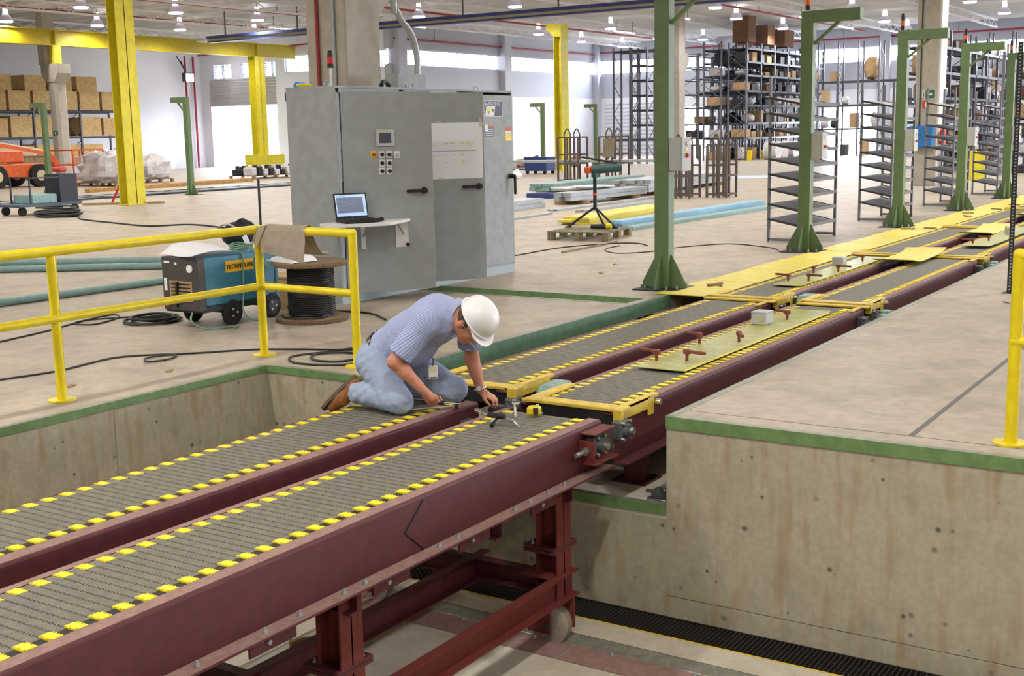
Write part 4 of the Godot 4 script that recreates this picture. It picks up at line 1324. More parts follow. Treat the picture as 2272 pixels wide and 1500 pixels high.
func build_left_floor_things() -> void:
	# welding set: blue box on four wheels, black front, yellow name plate
	var w := thing("welding_machine", "scuffed teal blue welding machine on wheels with a yellow name plate", "welder", V(-8.2, 0, -7.79))
	part(w, "casing", mb().bx(-0.21, 0.21, 0.2, 0.63, -0.46, 0.4, 0.008), M.welder_blue)
	part(w, "front_panel", mb().bx(-0.225, 0.222, 0.17, 0.635, 0.4, 0.49, 0.006), M.welder_front)
	part(w, "chassis", mb().bx(-0.22, 0.22, 0.15, 0.2, -0.46, 0.47, 0.004), M.black)
	part(w, "rear_panel", mb().bx(-0.215, 0.215, 0.18, 0.63, -0.5, -0.46, 0.006), M.welder_blue)
	part(w, "gauge", mb().cyl(V(0.13, 0.54, 0.49), V(0.13, 0.54, 0.5), 0.034, 0.034, 14), M.white)
	part(w, "vent_panel", mb().bx(-0.13, 0.15, 0.25, 0.43, 0.49, 0.497), M.wood)
	for i in 5: part(w, "vent_slot", mb().bx(-0.11, 0.13, 0.27 + i * 0.032, 0.28 + i * 0.032, 0.497, 0.5), M.black)
	part(w, "lever", mb().bar(V(-0.04, 0.2, 0.51), V(-0.02, 0.42, 0.51), 0.02, 0.02), M.black)
	part(w, "label_sticker", mb().bx(-0.2, -0.165, 0.34, 0.45, 0.49, 0.493), M.paper)
	part(w, "label_sticker", mb().bx(-0.19, -0.12, 0.58, 0.6, 0.49, 0.493), M.paper)
	part(w, "label_sticker", mb().bx(-0.06, -0.03, 0.57, 0.59, 0.49, 0.493), M.paper)
	part(w, "outlet", mb().cyl(V(-0.15, 0.23, 0.49), V(-0.15, 0.23, 0.52), 0.025, 0.025, 10), M.orange)
	part(w, "name_plate", mb().bx(0.21, 0.213, 0.475, 0.575, -0.19, 0.15), mk("plate_yellow", rgb(224, 178, 20), 0.5))
	part(w, "name_lettering", text_mesh("TECHNPLAN", 0.056), M.black, V(0.2145, 0.522, -0.02), V(0, PI / 2, 0))
	part(w, "rivet", mb().cyl(V(0.21, 0.51, -0.37), V(0.216, 0.51, -0.37), 0.04, 0.04, 16), M.teal)
	for z in [0.09, -0.4]:
		for sx in [-0.29, 0.2]:
			var s := signf(sx)
			var wt := Transform3D(Basis(V(0, 0, 1), PI / 2), V(sx, 0.115, z))
			var wl := part(w, "wheel", mb().lathe([Vector2(0.0, -0.025), Vector2(0.1, -0.025), Vector2(0.115, -0.015), Vector2(0.115, 0.015), Vector2(0.1, 0.025), Vector2(0.0, 0.025)], 24, wt, false), M.rubber)
			part(wl, "hub", mb().cyl(V(sx - 0.03, 0.115, z), V(sx + 0.03, 0.115, z), 0.062, 0.062, 16), M.black)
			for k in 3:
				var an := TAU * k / 3 + 0.5
				part(wl, "hub_bolt", mb().cyl(V(sx + 0.028 * s, 0.115 + cos(an) * 0.035, z + sin(an) * 0.035), V(sx + 0.036 * s, 0.115 + cos(an) * 0.035, z + sin(an) * 0.035), 0.01, 0.01, 8), M.panel_gray)
		part(w, "axle", mb().cyl(V(-0.28, 0.115, z), V(0.19, 0.115, z), 0.015, 0.015, 8), M.dark_steel)
	# paper, bag and hoses on top of it
	var pp := mb()
	var n := 8
	for i in n:
		for k in n:
			var f := func(a: int, b: int) -> Vector3:
				var u := float(a) / n
				var t := float(b) / n
				return V(-0.24 + 0.48 * u, 0.01 + 0.055 * (1.0 - u) * smoothstep(0.0, 0.3, t) + 0.03 * maxf(0.0, sin(PI * t)) + 0.006 * sin(u * 7.0), 0.25 - 0.5 * t)
			pp.quad(f.call(i, k), f.call(i + 1, k), f.call(i + 1, k + 1), f.call(i, k + 1))
			var dn := V(0, -0.002, 0)
			pp.quad(f.call(i, k + 1) + dn, f.call(i + 1, k + 1) + dn, f.call(i + 1, k) + dn, f.call(i, k) + dn)
	solo("paper_sheet", pp, M.paper, "large white sheet of paper spread on the blue welding machine", "paper", V(-8.2, 0.64, -7.54), V(0, -0.15, 0))
	var hz := mb()
	for t in 4:
		var pts := []
		for k in 18:
			var an := TAU * k / 18
			pts.append(V(cos(an) * (0.1 + 0.006 * t), 0.012 + t * 0.012 + 0.008 * sin(an * 3 + t), sin(an) * (0.1 - 0.004 * t)))
		hz.tube(pts, 0.007, 5, true)
	solo("hose_coil", hz, M.hose_green, "coil of pale green hose on top of the welding machine", "hose", V(-8.1, 0.65, -7.95))
	var bg := thing("tool_bag", "dark tool bag slumped on the back of the welding machine", "bag", V(-8.32, 0.645, -8.14), 0.1)
	part(bg, "body", mb().ball(V(0, 0.12, 0), V(0.15, 0.12, 0.17), 14, 9).ball(V(-0.02, 0.17, -0.1), V(0.12, 0.08, 0.1), 12, 8), mk("bag_dark", rgb(34, 34, 52), 0.7, 0.0, T.cloth, 6.0))
	part(bg, "flap", mb().prism(poly([-0.1, 0.16, 0.08, 0.16, 0.09, 0.25, 0.05, 0.27, -0.05, 0.22]), 0.05, Transform3D(Basis.IDENTITY, V(0.0, 0.0, -0.03))), M.bag_dark)
	part(bg, "strap", mb().tube(smooth_path([V(-0.15, 0.12, 0.1), V(-0.1, 0.2, 0.13), V(0.02, 0.22, 0.14), V(0.12, 0.15, 0.1)], 5), 0.01, 6), M.panel_gray)
	part(bg, "tag", mb().box(V(0.2, 0.06, 0.12), V(0.05, 0.14, 0.01), 0.0, Basis(V(0, 0, 1), 0.5)), M.paper)
	solo("hanging_hose", mb().tube(smooth_path([V(-8.0, 0.66, -7.78), V(-7.975, 0.62, -7.84), V(-7.972, 0.45, -7.83), V(-7.975, 0.3, -7.83), V(-7.96, 0.2, -7.8), V(-7.93, 0.1, -7.78), V(-7.92, 0.03, -7.86), V(-7.9, 0.01, -8.0)], 6), 0.006, 6), M.hose_green, "thin green hose hanging down the side of the welding machine", "hose")
	cable("trailing_hose", [V(-8.05, 0.16, -7.28), V(-8.0, 0.1, -7.22), V(-7.95, 0.03, -7.3), V(-7.9, 0.012, -7.5), V(-7.86, 0.012, -7.62), V(-7.8, 0.012, -7.52)], 0.009, M.hose_green, "pale green hose trailing on the floor under the welding machine", "hose")
	solo("cable_coil", coil(V(-8.82, 0.0, -7.5), 0.23, 8, 0.009, 3), M.cable, "coil of dark cable on the floor in front of the welding machine", "cable")
	# cable drum used as a table
	var d := thing("cable_drum", "wooden cable drum wound with black cable, used as a table", "drum", V(-7.54, 0, -8.24))
	part(d, "bottom_flange", mb().lathe([Vector2(0, 0), Vector2(0.325, 0), Vector2(0.33, 0.006), Vector2(0.33, 0.036), Vector2(0.325, 0.04), Vector2(0, 0.04)], 36), M.wood_drum)
	part(d, "top_flange", mb().lathe([Vector2(0, 0.5), Vector2(0.325, 0.5), Vector2(0.33, 0.506), Vector2(0.33, 0.534), Vector2(0.325, 0.54), Vector2(0, 0.54)], 36), M.wood_drum)
	part(d, "core", mb().cyl(V(0, 0.04, 0), V(0, 0.5, 0), 0.195, 0.195, 24), M.black)
	for i in 24:
		var y := 0.066 + i * 0.0178
		var ring := []
		for k in 30: ring.append(V(cos(TAU * k / 30) * 0.205, y + 0.0015 * sin(k * 0.8 + i), sin(TAU * k / 30) * 0.205))
		part(d, "cable_turn", mb().tube(ring, 0.0098, 6, true), M.black)
	part(d, "cable_end", mb().tube(smooth_path([V(0.2, 0.06, 0.05), V(0.22, 0.055, 0.12), V(0.12, 0.055, 0.24), V(-0.05, 0.052, 0.27), V(-0.2, 0.052, 0.18)], 6), 0.009, 6), M.cable)
	var bk := mb()
	var prof := []
	for k in 13:
		var t := float(k) / 12
		prof.append(V(-0.2 + 0.4 * t, 0.006 + 0.055 * pow(absf(sin(PI * t)), 0.6) * (0.9 if t < 0.5 else 1.05) * (1.0 - 0.55 * exp(-pow((t - 0.5) / 0.06, 2.0))), 0))
	for k in 12:
		var p0: Vector3 = prof[k]
		var p1: Vector3 = prof[k + 1]
		var f0 := V(0, 0, 0.13)
		var b0 := V(0, 0, -0.13)
		bk.quad(p0 + f0, p1 + f0, p1 + b0, p0 + b0)
		bk.quad(V(p0.x, 0, 0.13), V(p1.x, 0, 0.13), p1 + f0, p0 + f0)
		bk.quad(V(p1.x, 0, -0.13), V(p0.x, 0, -0.13), p0 + b0, p1 + b0)
		bk.quad(V(p0.x, 0, -0.13), V(p1.x, 0, -0.13), V(p1.x, 0, 0.13), V(p0.x, 0, 0.13))
	solo("open_manual", bk, M.paper, "thick open manual lying on the wooden cable drum", "book", V(-7.66, 0.54, -8.15), V(0, -0.25, 0))
	# teal pipes on the floor behind the welder
	for p in [[V(-19.0, 0.05, -7.5), V(-10.9, 0.05, -12.3), "long teal pipe on the floor behind the welding machine, farther one of the pair", 0.05], [V(-18.2, 0.045, -6.7), V(-10.5, 0.045, -11.9), "long teal pipe on the floor behind the welding machine, nearer one of the pair", 0.045], [V(-11.2, 0.04, -5.0), V(-11.0, 0.04, -10.3), "single teal pipe lying on the floor towards the welding machine", 0.042]]:
		solo("floor_pipe", mb().cyl(p[0], p[1], p[3], p[3], 12, false).cyl(p[0], p[1], p[3] * 0.85, p[3] * 0.85, 12), M.teal, p[2], "pipe")
	# loose black cables on the floor
	cable("floor_cable", [V(-7.75, 0.008, -4.6), V(-7.62, 0.008, -5.1), V(-7.53, 0.008, -5.51), V(-7.59, 0.008, -6.04), V(-7.4, 0.008, -6.3), V(-7.25, 0.009, -6.36), V(-7.14, 0.012, -6.2), V(-7.2, 0.012, -6.05), V(-7.33, 0.012, -6.15), V(-7.28, 0.01, -6.35), V(-7.13, 0.008, -6.53), V(-6.81, 0.008, -6.86), V(-6.23, 0.008, -7.13), V(-5.9, 0.008, -7.3)], 0.0075, M.cable, "black cable winding along the floor past the yellow rail posts")
	cable("floor_cable", [V(-6.1, 0.03, -7.16), V(-6.28, 0.008, -6.98), V(-6.38, 0.008, -6.72), V(-6.17, 0.008, -6.54), V(-5.87, 0.008, -6.6), V(-5.72, 0.008, -6.8), V(-5.85, 0.008, -7.02), V(-6.12, 0.012, -7.02), V(-6.27, 0.012, -6.86), V(-6.12, 0.012, -6.68), V(-5.92, 0.01, -6.72), V(-5.86, 0.012, -6.9), V(-5.95, 0.014, -7.0)], 0.009, M.cable, "looped black cable on the floor behind the kneeling man")
	cable("floor_cable", [V(-9.0, 0.008, -5.7), V(-9.1, 0.008, -6.12), V(-9.24, 0.008, -6.7), V(-9.46, 0.008, -7.26), V(-9.5, 0.008, -7.6), V(-9.3, 0.008, -7.5), V(-9.15, 0.01, -7.11), V(-9.35, 0.012, -7.05), V(-9.41, 0.012, -7.25), V(-9.2, 0.008, -7.6), V(-8.9, 0.008, -7.75)], 0.008, M.cable, "dark cable running to the coil in front of the welding machine")
	cable("floor_cable", [V(-7.9, 0.1, -8.3), V(-7.95, 0.02, -8.45), V(-7.7, 0.009, -8.7), V(-7.3, 0.009, -8.75), V(-6.9, 0.009, -8.5)], 0.01, M.cable, "dark cable on the floor behind the cable drum")
	cable("floor_cable", [V(-22.6, 0.016, -17.4), V(-21.75, 0.016, -16.78), V(-19.91, 0.016, -16.2), V(-18.64, 0.016, -15.9), V(-18.1, 0.016, -16.43), V(-17.11, 0.016, -16.19), V(-15.79, 0.016, -15.57), V(-13.5, 0.016, -14.0), V(-11.0, 0.016, -11.5)], 0.017, M.cable, "long dark cable from the trolley across the polished floor")
	cable("floor_cable", [V(-9.0, 0.008, -12.9), V(-8.94, 0.008, -13.84), V(-8.93, 0.008, -15.07), V(-8.5, 0.008, -15.9), V(-8.2, 0.008, -16.0), V(-7.9, 0.008, -15.7)], 0.009, M.cable, "thin dark cable on the floor before the grey pallet")
	cable("floor_cable", [V(-8.3, 0.007, -15.6), V(-8.25, 0.007, -15.1), V(-8.0, 0.007, -14.72), V(-7.75, 0.007, -14.63), V(-7.5, 0.007, -14.95), V(-7.43, 0.007, -15.5), V(-7.2, 0.007, -16.1), V(-6.9, 0.007, -16.4), V(-6.4, 0.007, -16.2), V(-6.09, 0.007, -15.95), V(-5.9, 0.007, -15.6)], 0.008, M.cable, "thin looped cable on the floor between the first two green posts")
	solo("thin_bar", mb().bar(V(-8.55, 0.012, -14.4), V(-8.6, 0.012, -16.1), 0.03, 0.02), M.wood_gray, "thin straight bar lying on the floor before the grey pallet", "bar")
	# upright steel rod
	var rd := thing("steel_rod", "thin grey steel rod standing upright on the floor behind the welder", "rod", V(-14.2, 0, -14.4))
	part(rd, "rod", mb().cyl(V(0, 0, 0), V(0.0, 0.98, 0), 0.02, 0.02, 8), M.dark_steel)
	part(rd, "foot", mb().cyl(V(0, 0, 0), V(0, 0.02, 0), 0.12, 0.12, 16), M.dark_steel)
	# wooden box behind the welder
	var wb := thing("wooden_box", "pale wooden box on the floor between welder and cabinet", "box", V(-8.35, 0, -8.75))
	part(wb, "body", mb().bx(-0.2, 0.2, 0.0, 0.3, -0.15, 0.15, 0.005), M.wood_light)
	part(wb, "lid", mb().bx(-0.21, 0.21, 0.3, 0.325, -0.16, 0.16, 0.004), M.wood_light)

# ---------------------------------------------------------------- the kneeling man
class Field:
	var o: Vector3
	var h: float
	var nx: int
	var ny: int
	var nz: int
	var d: PackedFloat32Array

	func _init(lo: Vector3, hi: Vector3, cell: float) -> void:
		o = lo; h = cell
		nx = int(ceil((hi.x - lo.x) / cell)) + 1
		ny = int(ceil((hi.y - lo.y) / cell)) + 1
		nz = int(ceil((hi.z - lo.z) / cell)) + 1
		d.resize(nx * ny * nz)
		d.fill(1.0)

	func _put(i: int, v: float, k: float) -> void:
		var a := d[i]
		var w := 0.5 + 0.5 * (v - a) / k
		if w >= 1.0: return
		if w <= 0.0: d[i] = v
		else: d[i] = lerpf(v, a, w) - k * w * (1.0 - w)

	func capsule(a: Vector3, b: Vector3, ra: float, rb: float, k := 0.03) -> Field:
		var m := maxf(ra, rb) + k + h * 2.0
		var lo := a.min(b) - Vector3.ONE * m - o
		var hi := a.max(b) + Vector3.ONE * m - o
		var ab := b - a
		var ll := maxf(ab.length_squared(), 1e-9)
		for z in range(maxi(0, int(lo.z / h)), mini(nz, int(hi.z / h) + 1)):
			for y in range(maxi(0, int(lo.y / h)), mini(ny, int(hi.y / h) + 1)):
				var row := (z * ny + y) * nx
				for x in range(maxi(0, int(lo.x / h)), mini(nx, int(hi.x / h) + 1)):
					var p := o + Vector3(x, y, z) * h
					var t := clampf((p - a).dot(ab) / ll, 0.0, 1.0)
					_put(row + x, p.distance_to(a + ab * t) - lerpf(ra, rb, t), k)
		return self

	func blob(c: Vector3, r: Vector3, b := Basis.IDENTITY, k := 0.03) -> Field:
		var m := maxf(r.x, maxf(r.y, r.z)) + k + h * 2.0
		var lo := c - Vector3.ONE * m - o
		var hi := c + Vector3.ONE * m - o
		var inv := b.transposed()
		var rm := minf(r.x, minf(r.y, r.z))
		for z in range(maxi(0, int(lo.z / h)), mini(nz, int(hi.z / h) + 1)):
			for y in range(maxi(0, int(lo.y / h)), mini(ny, int(hi.y / h) + 1)):
				var row := (z * ny + y) * nx
				for x in range(maxi(0, int(lo.x / h)), mini(nx, int(hi.x / h) + 1)):
					var q := inv * (o + Vector3(x, y, z) * h - c)
					var e := q / r
					var l := e.length()
					var v := (l - 1.0) * rm if l < 1e-4 else (l - 1.0) * l / maxf(1e-5, (e / r).length())
					_put(row + x, v, k)
		return self

	# folds: add a small offset given by fn(p) close to the surface
	func ripple(fn: Callable) -> Field:
		for z in nz:
			for y in ny:
				for x in nx:
					var i := (z * ny + y) * nx + x
					if absf(d[i]) < 0.03: d[i] += fn.call(o + Vector3(x, y, z) * h)
		return self

	# keep only the side of a plane where (p - c).n < 0
	func cut(c: Vector3, n: Vector3, near := 9.0) -> Field:
		for z in nz:
			for y in ny:
				for x in nx:
					var i := (z * ny + y) * nx + x
					if d[i] < 0.05:
						var q := o + Vector3(x, y, z) * h - c
						if q.length() < near: d[i] = maxf(d[i], q.dot(n))
		return self

	func emit(m: MB, uvf = null) -> MB:
		var id := PackedInt32Array()
		id.resize(nx * ny * nz)
		id.fill(-1)
		var ps := PackedVector3Array()
		var sx := 1
		var sy := nx
		var sz := nx * ny
		var off := [0, sx, sy, sx + sy, sz, sx + sz, sy + sz, sx + sy + sz]
		var cn := [Vector3(0, 0, 0), Vector3(1, 0, 0), Vector3(0, 1, 0), Vector3(1, 1, 0), Vector3(0, 0, 1), Vector3(1, 0, 1), Vector3(0, 1, 1), Vector3(1, 1, 1)]
		var ed := [[0, 1], [2, 3], [4, 5], [6, 7], [0, 2], [1, 3], [4, 6], [5, 7], [0, 4], [1, 5], [2, 6], [3, 7]]
		for z in nz - 1:
			for y in ny - 1:
				var row := (z * ny + y) * nx
				for x in nx - 1:
					var i := row + x
					var a := d[i]
					if absf(a) > h * 2.0: continue
					var neg := 0
					for k in 8:
						if d[i + off[k]] < 0.0: neg += 1
					if neg == 0 or neg == 8: continue
					var s := Vector3.ZERO
					var c := 0
					for e in ed:
						var v0: float = d[i + off[e[0]]]
						var v1: float = d[i + off[e[1]]]
						if (v0 < 0.0) != (v1 < 0.0):
							var p0: Vector3 = cn[e[0]]
							s += p0.lerp(cn[e[1]], v0 / (v0 - v1))
							c += 1
					id[i] = ps.size()
					ps.append(o + (Vector3(x, y, z) + s / c) * h)
		var ns := PackedVector3Array()
		ns.resize(ps.size())
		for k in ps.size():
			var q := (ps[k] - o) / h
			var x := clampi(int(q.x + 0.5), 1, nx - 2)
			var y := clampi(int(q.y + 0.5), 1, ny - 2)
			var z := clampi(int(q.z + 0.5), 1, nz - 2)
			var i := (z * ny + y) * nx + x
			ns[k] = Vector3(d[i + 1] - d[i - 1], d[i + sy] - d[i - sy], d[i + sz] - d[i - sz]).normalized()
		var us := PackedVector2Array()
		us.resize(ps.size())
		if uvf != null:
			for k in ps.size(): us[k] = uvf.call(ps[k])
		var st := [sx, sy, sz]
		for z in range(1, nz - 1):
			for y in range(1, ny - 1):
				for x in range(1, nx - 1):
					var i := (z * ny + y) * nx + x
					var a := d[i]
					if absf(a) > h * 2.0: continue
					for ax in 3:
						var b := d[i + st[ax]]
						if (a < 0.0) == (b < 0.0): continue
						var u: int = st[(ax + 1) % 3]
						var w: int = st[(ax + 2) % 3]
						var q := [id[i - u - w], id[i - w], id[i], id[i - u]]
						if q.has(-1): continue
						if a >= 0.0: q.reverse()
						for t in [[0, 2, 1], [0, 3, 2]]:
							for k in t:
								var n_: int = q[k]
								m._p(ps[n_], ns[n_], us[n_])
		return m

func finger(f: Field, pts: Array, r0: float) -> void:
	for i in pts.size() - 1:
		f.capsule(pts[i], pts[i + 1], r0 * (1.0 - 0.13 * i), r0 * (1.0 - 0.13 * (i + 1)), 0.004)

func build_person() -> void:
	var O := V(-4.55, 0.0, -5.8)
	var man := thing("person", "man in striped blue shirt, jeans and white helmet kneeling on the belt", "person", O)
	var g := func(x: float, y: float, z: float) -> Vector3: return Vector3(x, y, z) - O
	# joints
	var pel: Vector3 = g.call(-4.73, 0.315, -5.80)
	var hipR: Vector3 = g.call(-4.73, 0.285, -5.69)
	var hipL: Vector3 = g.call(-4.72, 0.285, -5.92)
	var knR: Vector3 = g.call(-4.46, 0.085, -5.60)
	var knL: Vector3 = g.call(-4.36, 0.085, -6.02)
	var anR: Vector3 = g.call(-4.85, 0.10, -5.60)
	var anL: Vector3 = g.call(-4.78, 0.085, -5.96)
	var mid: Vector3 = g.call(-4.52, 0.44, -5.80)
	var chest: Vector3 = g.call(-4.31, 0.565, -5.79)
	var neck: Vector3 = g.call(-4.18, 0.605, -5.79)
	var shR: Vector3 = g.call(-4.27, 0.565, -5.625)
	var shL: Vector3 = g.call(-4.21, 0.555, -5.965)
	var elR: Vector3 = g.call(-4.40, 0.345, -5.49)
	var elL: Vector3 = g.call(-4.245, 0.285, -6.05)
	var wrR: Vector3 = g.call(-4.275, 0.17, -5.59)
	var wrL: Vector3 = g.call(-4.205, 0.085, -6.08)
	var hu := V(0.85, 0.53, 0).normalized()
	var hf := V(0.53, -0.85, 0).normalized()
	var hs := V(0, 0, 1)
	var hc: Vector3 = g.call(-4.065, 0.555, -5.79)
	var HB := Basis(-hs, hu, hf)     # head frame: x to his right ear, y to the crown, z out of the face

	# --- the body: one continuous skin under the clothes
	var body := mb()
	var F := Field.new(V(-0.55, -0.08, -0.42), V(0.62, 0.8, 0.45), 0.012)
	F.capsule(pel, mid, 0.125, 0.115, 0.05).capsule(mid, chest, 0.115, 0.13, 0.05)
	F.capsule(shL, shR, 0.07, 0.07, 0.06).capsule(chest, neck, 0.09, 0.062, 0.05).capsule(neck, hc - hu * 0.03, 0.06, 0.058, 0.03)
	F.capsule(hipR, knR, 0.085, 0.058, 0.04).capsule(hipL, knL, 0.085, 0.058, 0.04)
	F.capsule(knR, anR, 0.055, 0.042, 0.03).capsule(knL, anL, 0.055, 0.042, 0.03)
	for s in [[shR, elR, wrR], [shL, elL, wrL]]:
		F.capsule(s[0], s[1], 0.052, 0.042, 0.04)
		var mm: Vector3 = (s[1] as Vector3).lerp(s[2], 0.35)
		F.capsule(s[1], mm, 0.041, 0.04, 0.03)
		F.capsule(mm, s[2], 0.04, 0.028, 0.02)
	F.emit(body)
	# head
	var E := Field.new(hc - Vector3.ONE * 0.17, hc + Vector3.ONE * 0.17, 0.0045)
	E.blob(hc + hu * 0.03 - hf * 0.005, V(0.076, 0.095, 0.096), HB, 0.02)
	E.blob(hc - hu * 0.045 + hf * 0.032, V(0.056, 0.075, 0.058), HB, 0.03)
	E.blob(hc - hu * 0.1 + hf * 0.058, V(0.024, 0.02, 0.022), HB, 0.03)
	E.capsule(hc + hu * 0.012 + hf * 0.09, hc - hu * 0.028 + hf * 0.112, 0.009, 0.014, 0.012)
	E.blob(hc - hu * 0.03 + hf * 0.098, V(0.019, 0.011, 0.012), HB, 0.01)
	E.capsule(hc + hu * 0.022 + hf * 0.085 + hs * 0.02, hc + hu * 0.022 + hf * 0.08 + hs * 0.045, 0.009, 0.008, 0.015)
	E.capsule(hc + hu * 0.022 + hf * 0.085 - hs * 0.02, hc + hu * 0.022 + hf * 0.08 - hs * 0.045, 0.009, 0.008, 0.015)
	E.capsule(hc - hu * 0.064 + hf * 0.088 - hs * 0.018, hc - hu * 0.064 + hf * 0.088 + hs * 0.018, 0.008, 0.008, 0.006)
	E.capsule(hc - hu * 0.076 + hf * 0.086 - hs * 0.014, hc - hu * 0.076 + hf * 0.086 + hs * 0.014, 0.008, 0.008, 0.006)
	for s in [-1.0, 1.0]:
		E.blob(hc - hu * 0.012 - hf * 0.012 + hs * s * 0.08, V(0.011, 0.033, 0.02), HB * Basis(V(0, 1, 0), s * 0.35), 0.008)
		E.blob(hc - hu * 0.03 + hf * 0.06 + hs * s * 0.035, V(0.024, 0.024, 0.024), HB, 0.02)
	E.capsule(neck - V(0.02, 0, 0), hc - hu * 0.05 - hf * 0.02, 0.06, 0.06, 0.03)
	E.emit(body)
	# right hand: a fist closed on the tool grip, left hand: resting, fingers bent over the belt end
	var hR: Vector3 = g.call(-4.255, 0.105, -5.645)
	var dR := (hR - wrR).normalized()
	var R := Field.new(hR - Vector3.ONE * 0.1, hR + Vector3.ONE * 0.1, 0.0036)
	var gx := V(0.8, -0.1, -0.6).normalized()      # grip axis
	var pn := dR.cross(gx).normalized()             # out of the back of the hand
	R.capsule(wrR, hR - dR * 0.02, 0.026, 0.03, 0.015)
	R.blob(hR, V(0.042, 0.018, 0.044), Basis(gx, pn, gx.cross(pn)), 0.012)
	for i in 4:
		var k := hR + gx * (-0.033 + 0.022 * i) + dR * (0.036 - 0.004 * absf(i - 1.3))
		finger(R, [k - dR * 0.02, k + pn * 0.004, k - pn * 0.03 + dR * 0.018, k - pn * 0.048 - dR * 0.004, k - pn * 0.038 - dR * 0.026], 0.0098 - 0.0008 * maxf(0, i - 1))
	finger(R, [hR - gx * 0.035 - dR * 0.02, hR - gx * 0.05 - pn * 0.02 + dR * 0.01, hR - gx * 0.03 - pn * 0.048 + dR * 0.02, hR - gx * 0.005 - pn * 0.056 + dR * 0.018], 0.0115)
	R.emit(body)
	var hL: Vector3 = g.call(-4.175, 0.058, -6.09)
	var fw := V(0.86, -0.38, -0.2).normalized()
	var sd := V(0.2, 0.0, 0.98)
	sd = (sd - fw * sd.dot(fw)).normalized()
	var up := sd.cross(fw).normalized()
	if up.y < 0: up = -up
	var Lf := Field.new(hL - Vector3.ONE * 0.125, hL + Vector3.ONE * 0.125, 0.0038)
	Lf.capsule(wrL, hL, 0.027, 0.026, 0.015)
	Lf.blob(hL + fw * 0.012, V(0.04, 0.017, 0.048), Basis(sd, up, sd.cross(up)), 0.012)
	for i in 4:
		var k := hL + fw * (0.05 - 0.005 * absf(i - 1.5)) + sd * (0.032 - 0.0215 * i)
		var len_: float = [0.8, 0.95, 0.9, 0.72][i]
		finger(Lf, [k - fw * 0.02, k + up * 0.003, k + fw * 0.032 * len_ - up * 0.006, k + fw * 0.046 * len_ - up * 0.03 * len_, k + fw * 0.042 * len_ - up * 0.05 * len_], 0.0098 - 0.0007 * maxf(0, i - 1))
	finger(Lf, [hL + sd * 0.03 - fw * 0.01, hL + sd * 0.052 + fw * 0.014 - up * 0.008, hL + sd * 0.058 + fw * 0.04 - up * 0.02, hL + sd * 0.048 + fw * 0.062 - up * 0.032], 0.0115)
	Lf.emit(body)
	part(man, "body", body, M.skin)

	# --- clothes
	var spine := (chest - pel).normalized()
	var sh := Field.new(V(-0.42, 0.1, -0.42), V(0.5, 0.78, 0.45), 0.011)
	sh.capsule(pel + spine * 0.03, mid, 0.138, 0.142, 0.05).capsule(mid, chest, 0.142, 0.15, 0.05)
	sh.blob(mid + V(0.02, -0.06, 0.0), V(0.15, 0.12, 0.15), Basis(V(0, 0, 1), 0.5), 0.05)
	sh.capsule(shL + V(-0.02, 0, 0.02), shR + V(-0.02, 0, -0.02), 0.088, 0.088, 0.06).capsule(chest, neck - V(0.015, 0.01, 0), 0.12, 0.08, 0.04)
	var elRs := shR.lerp(elR, 0.86)
	var elLs := shL.lerp(elL, 0.7)
	sh.capsule(shR, elRs, 0.078, 0.08, 0.05).capsule(shL, elLs, 0.072, 0.076, 0.05)
	var fold := FastNoiseLite.new()
	fold.seed = 4
	fold.frequency = 9.0
	fold.fractal_octaves = 2
	sh.ripple(func(p: Vector3) -> float:
		var along := (p - pel).dot(spine)
		var a := p.y * 1.2 + p.z
		return 0.006 * fold.get_noise_3d(p.x * 1.6 - p.y, along * 0.6 + a, p.z * 1.5) + 0.003 * sin(along * 70.0 + p.z * 18.0 - p.y * 30.0) * smoothstep(0.32, 0.1, along))
	sh.cut(elRs, (elR - shR).normalized(), 0.14)
	sh.cut(pel + spine * 0.028, -spine)
	sh.cut(elLs, (elL - shL).normalized(), 0.14)
	var px := spine.cross(V(0, 0, 1)).normalized()
	part(man, "shirt", sh.emit(mb(), func(p: Vector3) -> Vector2:
		var q := p - mid
		var an := atan2(q.dot(px), q.z)
		return Vector2(an * 0.15 / 0.03, q.dot(spine) * 4.0)), M.shirt)
	# collar
	var cl := mb()
	var cc := neck + V(0.018, 0.0, 0)
	var cd := (hc - neck).normalized()
	var c1 := cd.cross(V(0, 0, 1)).normalized()
	for i in 20:
		var t0 := TAU * i / 20
		var t1 := TAU * (i + 1) / 20
		var f0 := c1 * cos(t0) + V(0, 0, 1) * sin(t0)
		var f1 := c1 * cos(t1) + V(0, 0, 1) * sin(t1)
		cl.quad(cc + f0 * 0.088 - cd * 0.03, cc + f0 * 0.074 + cd * 0.018, cc + f1 * 0.074 + cd * 0.018, cc + f1 * 0.088 - cd * 0.03)
		cl.quad(cc + f1 * 0.084 - cd * 0.03, cc + f1 * 0.07 + cd * 0.018, cc + f0 * 0.07 + cd * 0.018, cc + f0 * 0.084 - cd * 0.03)
		cl.quad(cc + f0 * 0.074 + cd * 0.018, cc + f0 * 0.07 + cd * 0.018, cc + f1 * 0.07 + cd * 0.018, cc + f1 * 0.074 + cd * 0.018)
	part(man, "collar", cl, M.shirt)
	# jeans
	var jn := Field.new(V(-0.5, -0.02, -0.42), V(0.4, 0.52, 0.4), 0.011)
	jn.capsule(pel - spine * 0.01, pel + spine * 0.045, 0.138, 0.13, 0.04)
	jn.blob(pel + V(-0.03, -0.055, 0.055), V(0.12, 0.125, 0.105), Basis.IDENTITY, 0.04).blob(pel + V(-0.03, -0.055, -0.06), V(0.12, 0.125, 0.105), Basis.IDENTITY, 0.04)
	jn.capsule(hipR, knR + V(-0.015, 0.005, 0), 0.108, 0.08, 0.04).capsule(hipL, knL + V(-0.015, 0.005, 0), 0.108, 0.08, 0.04)
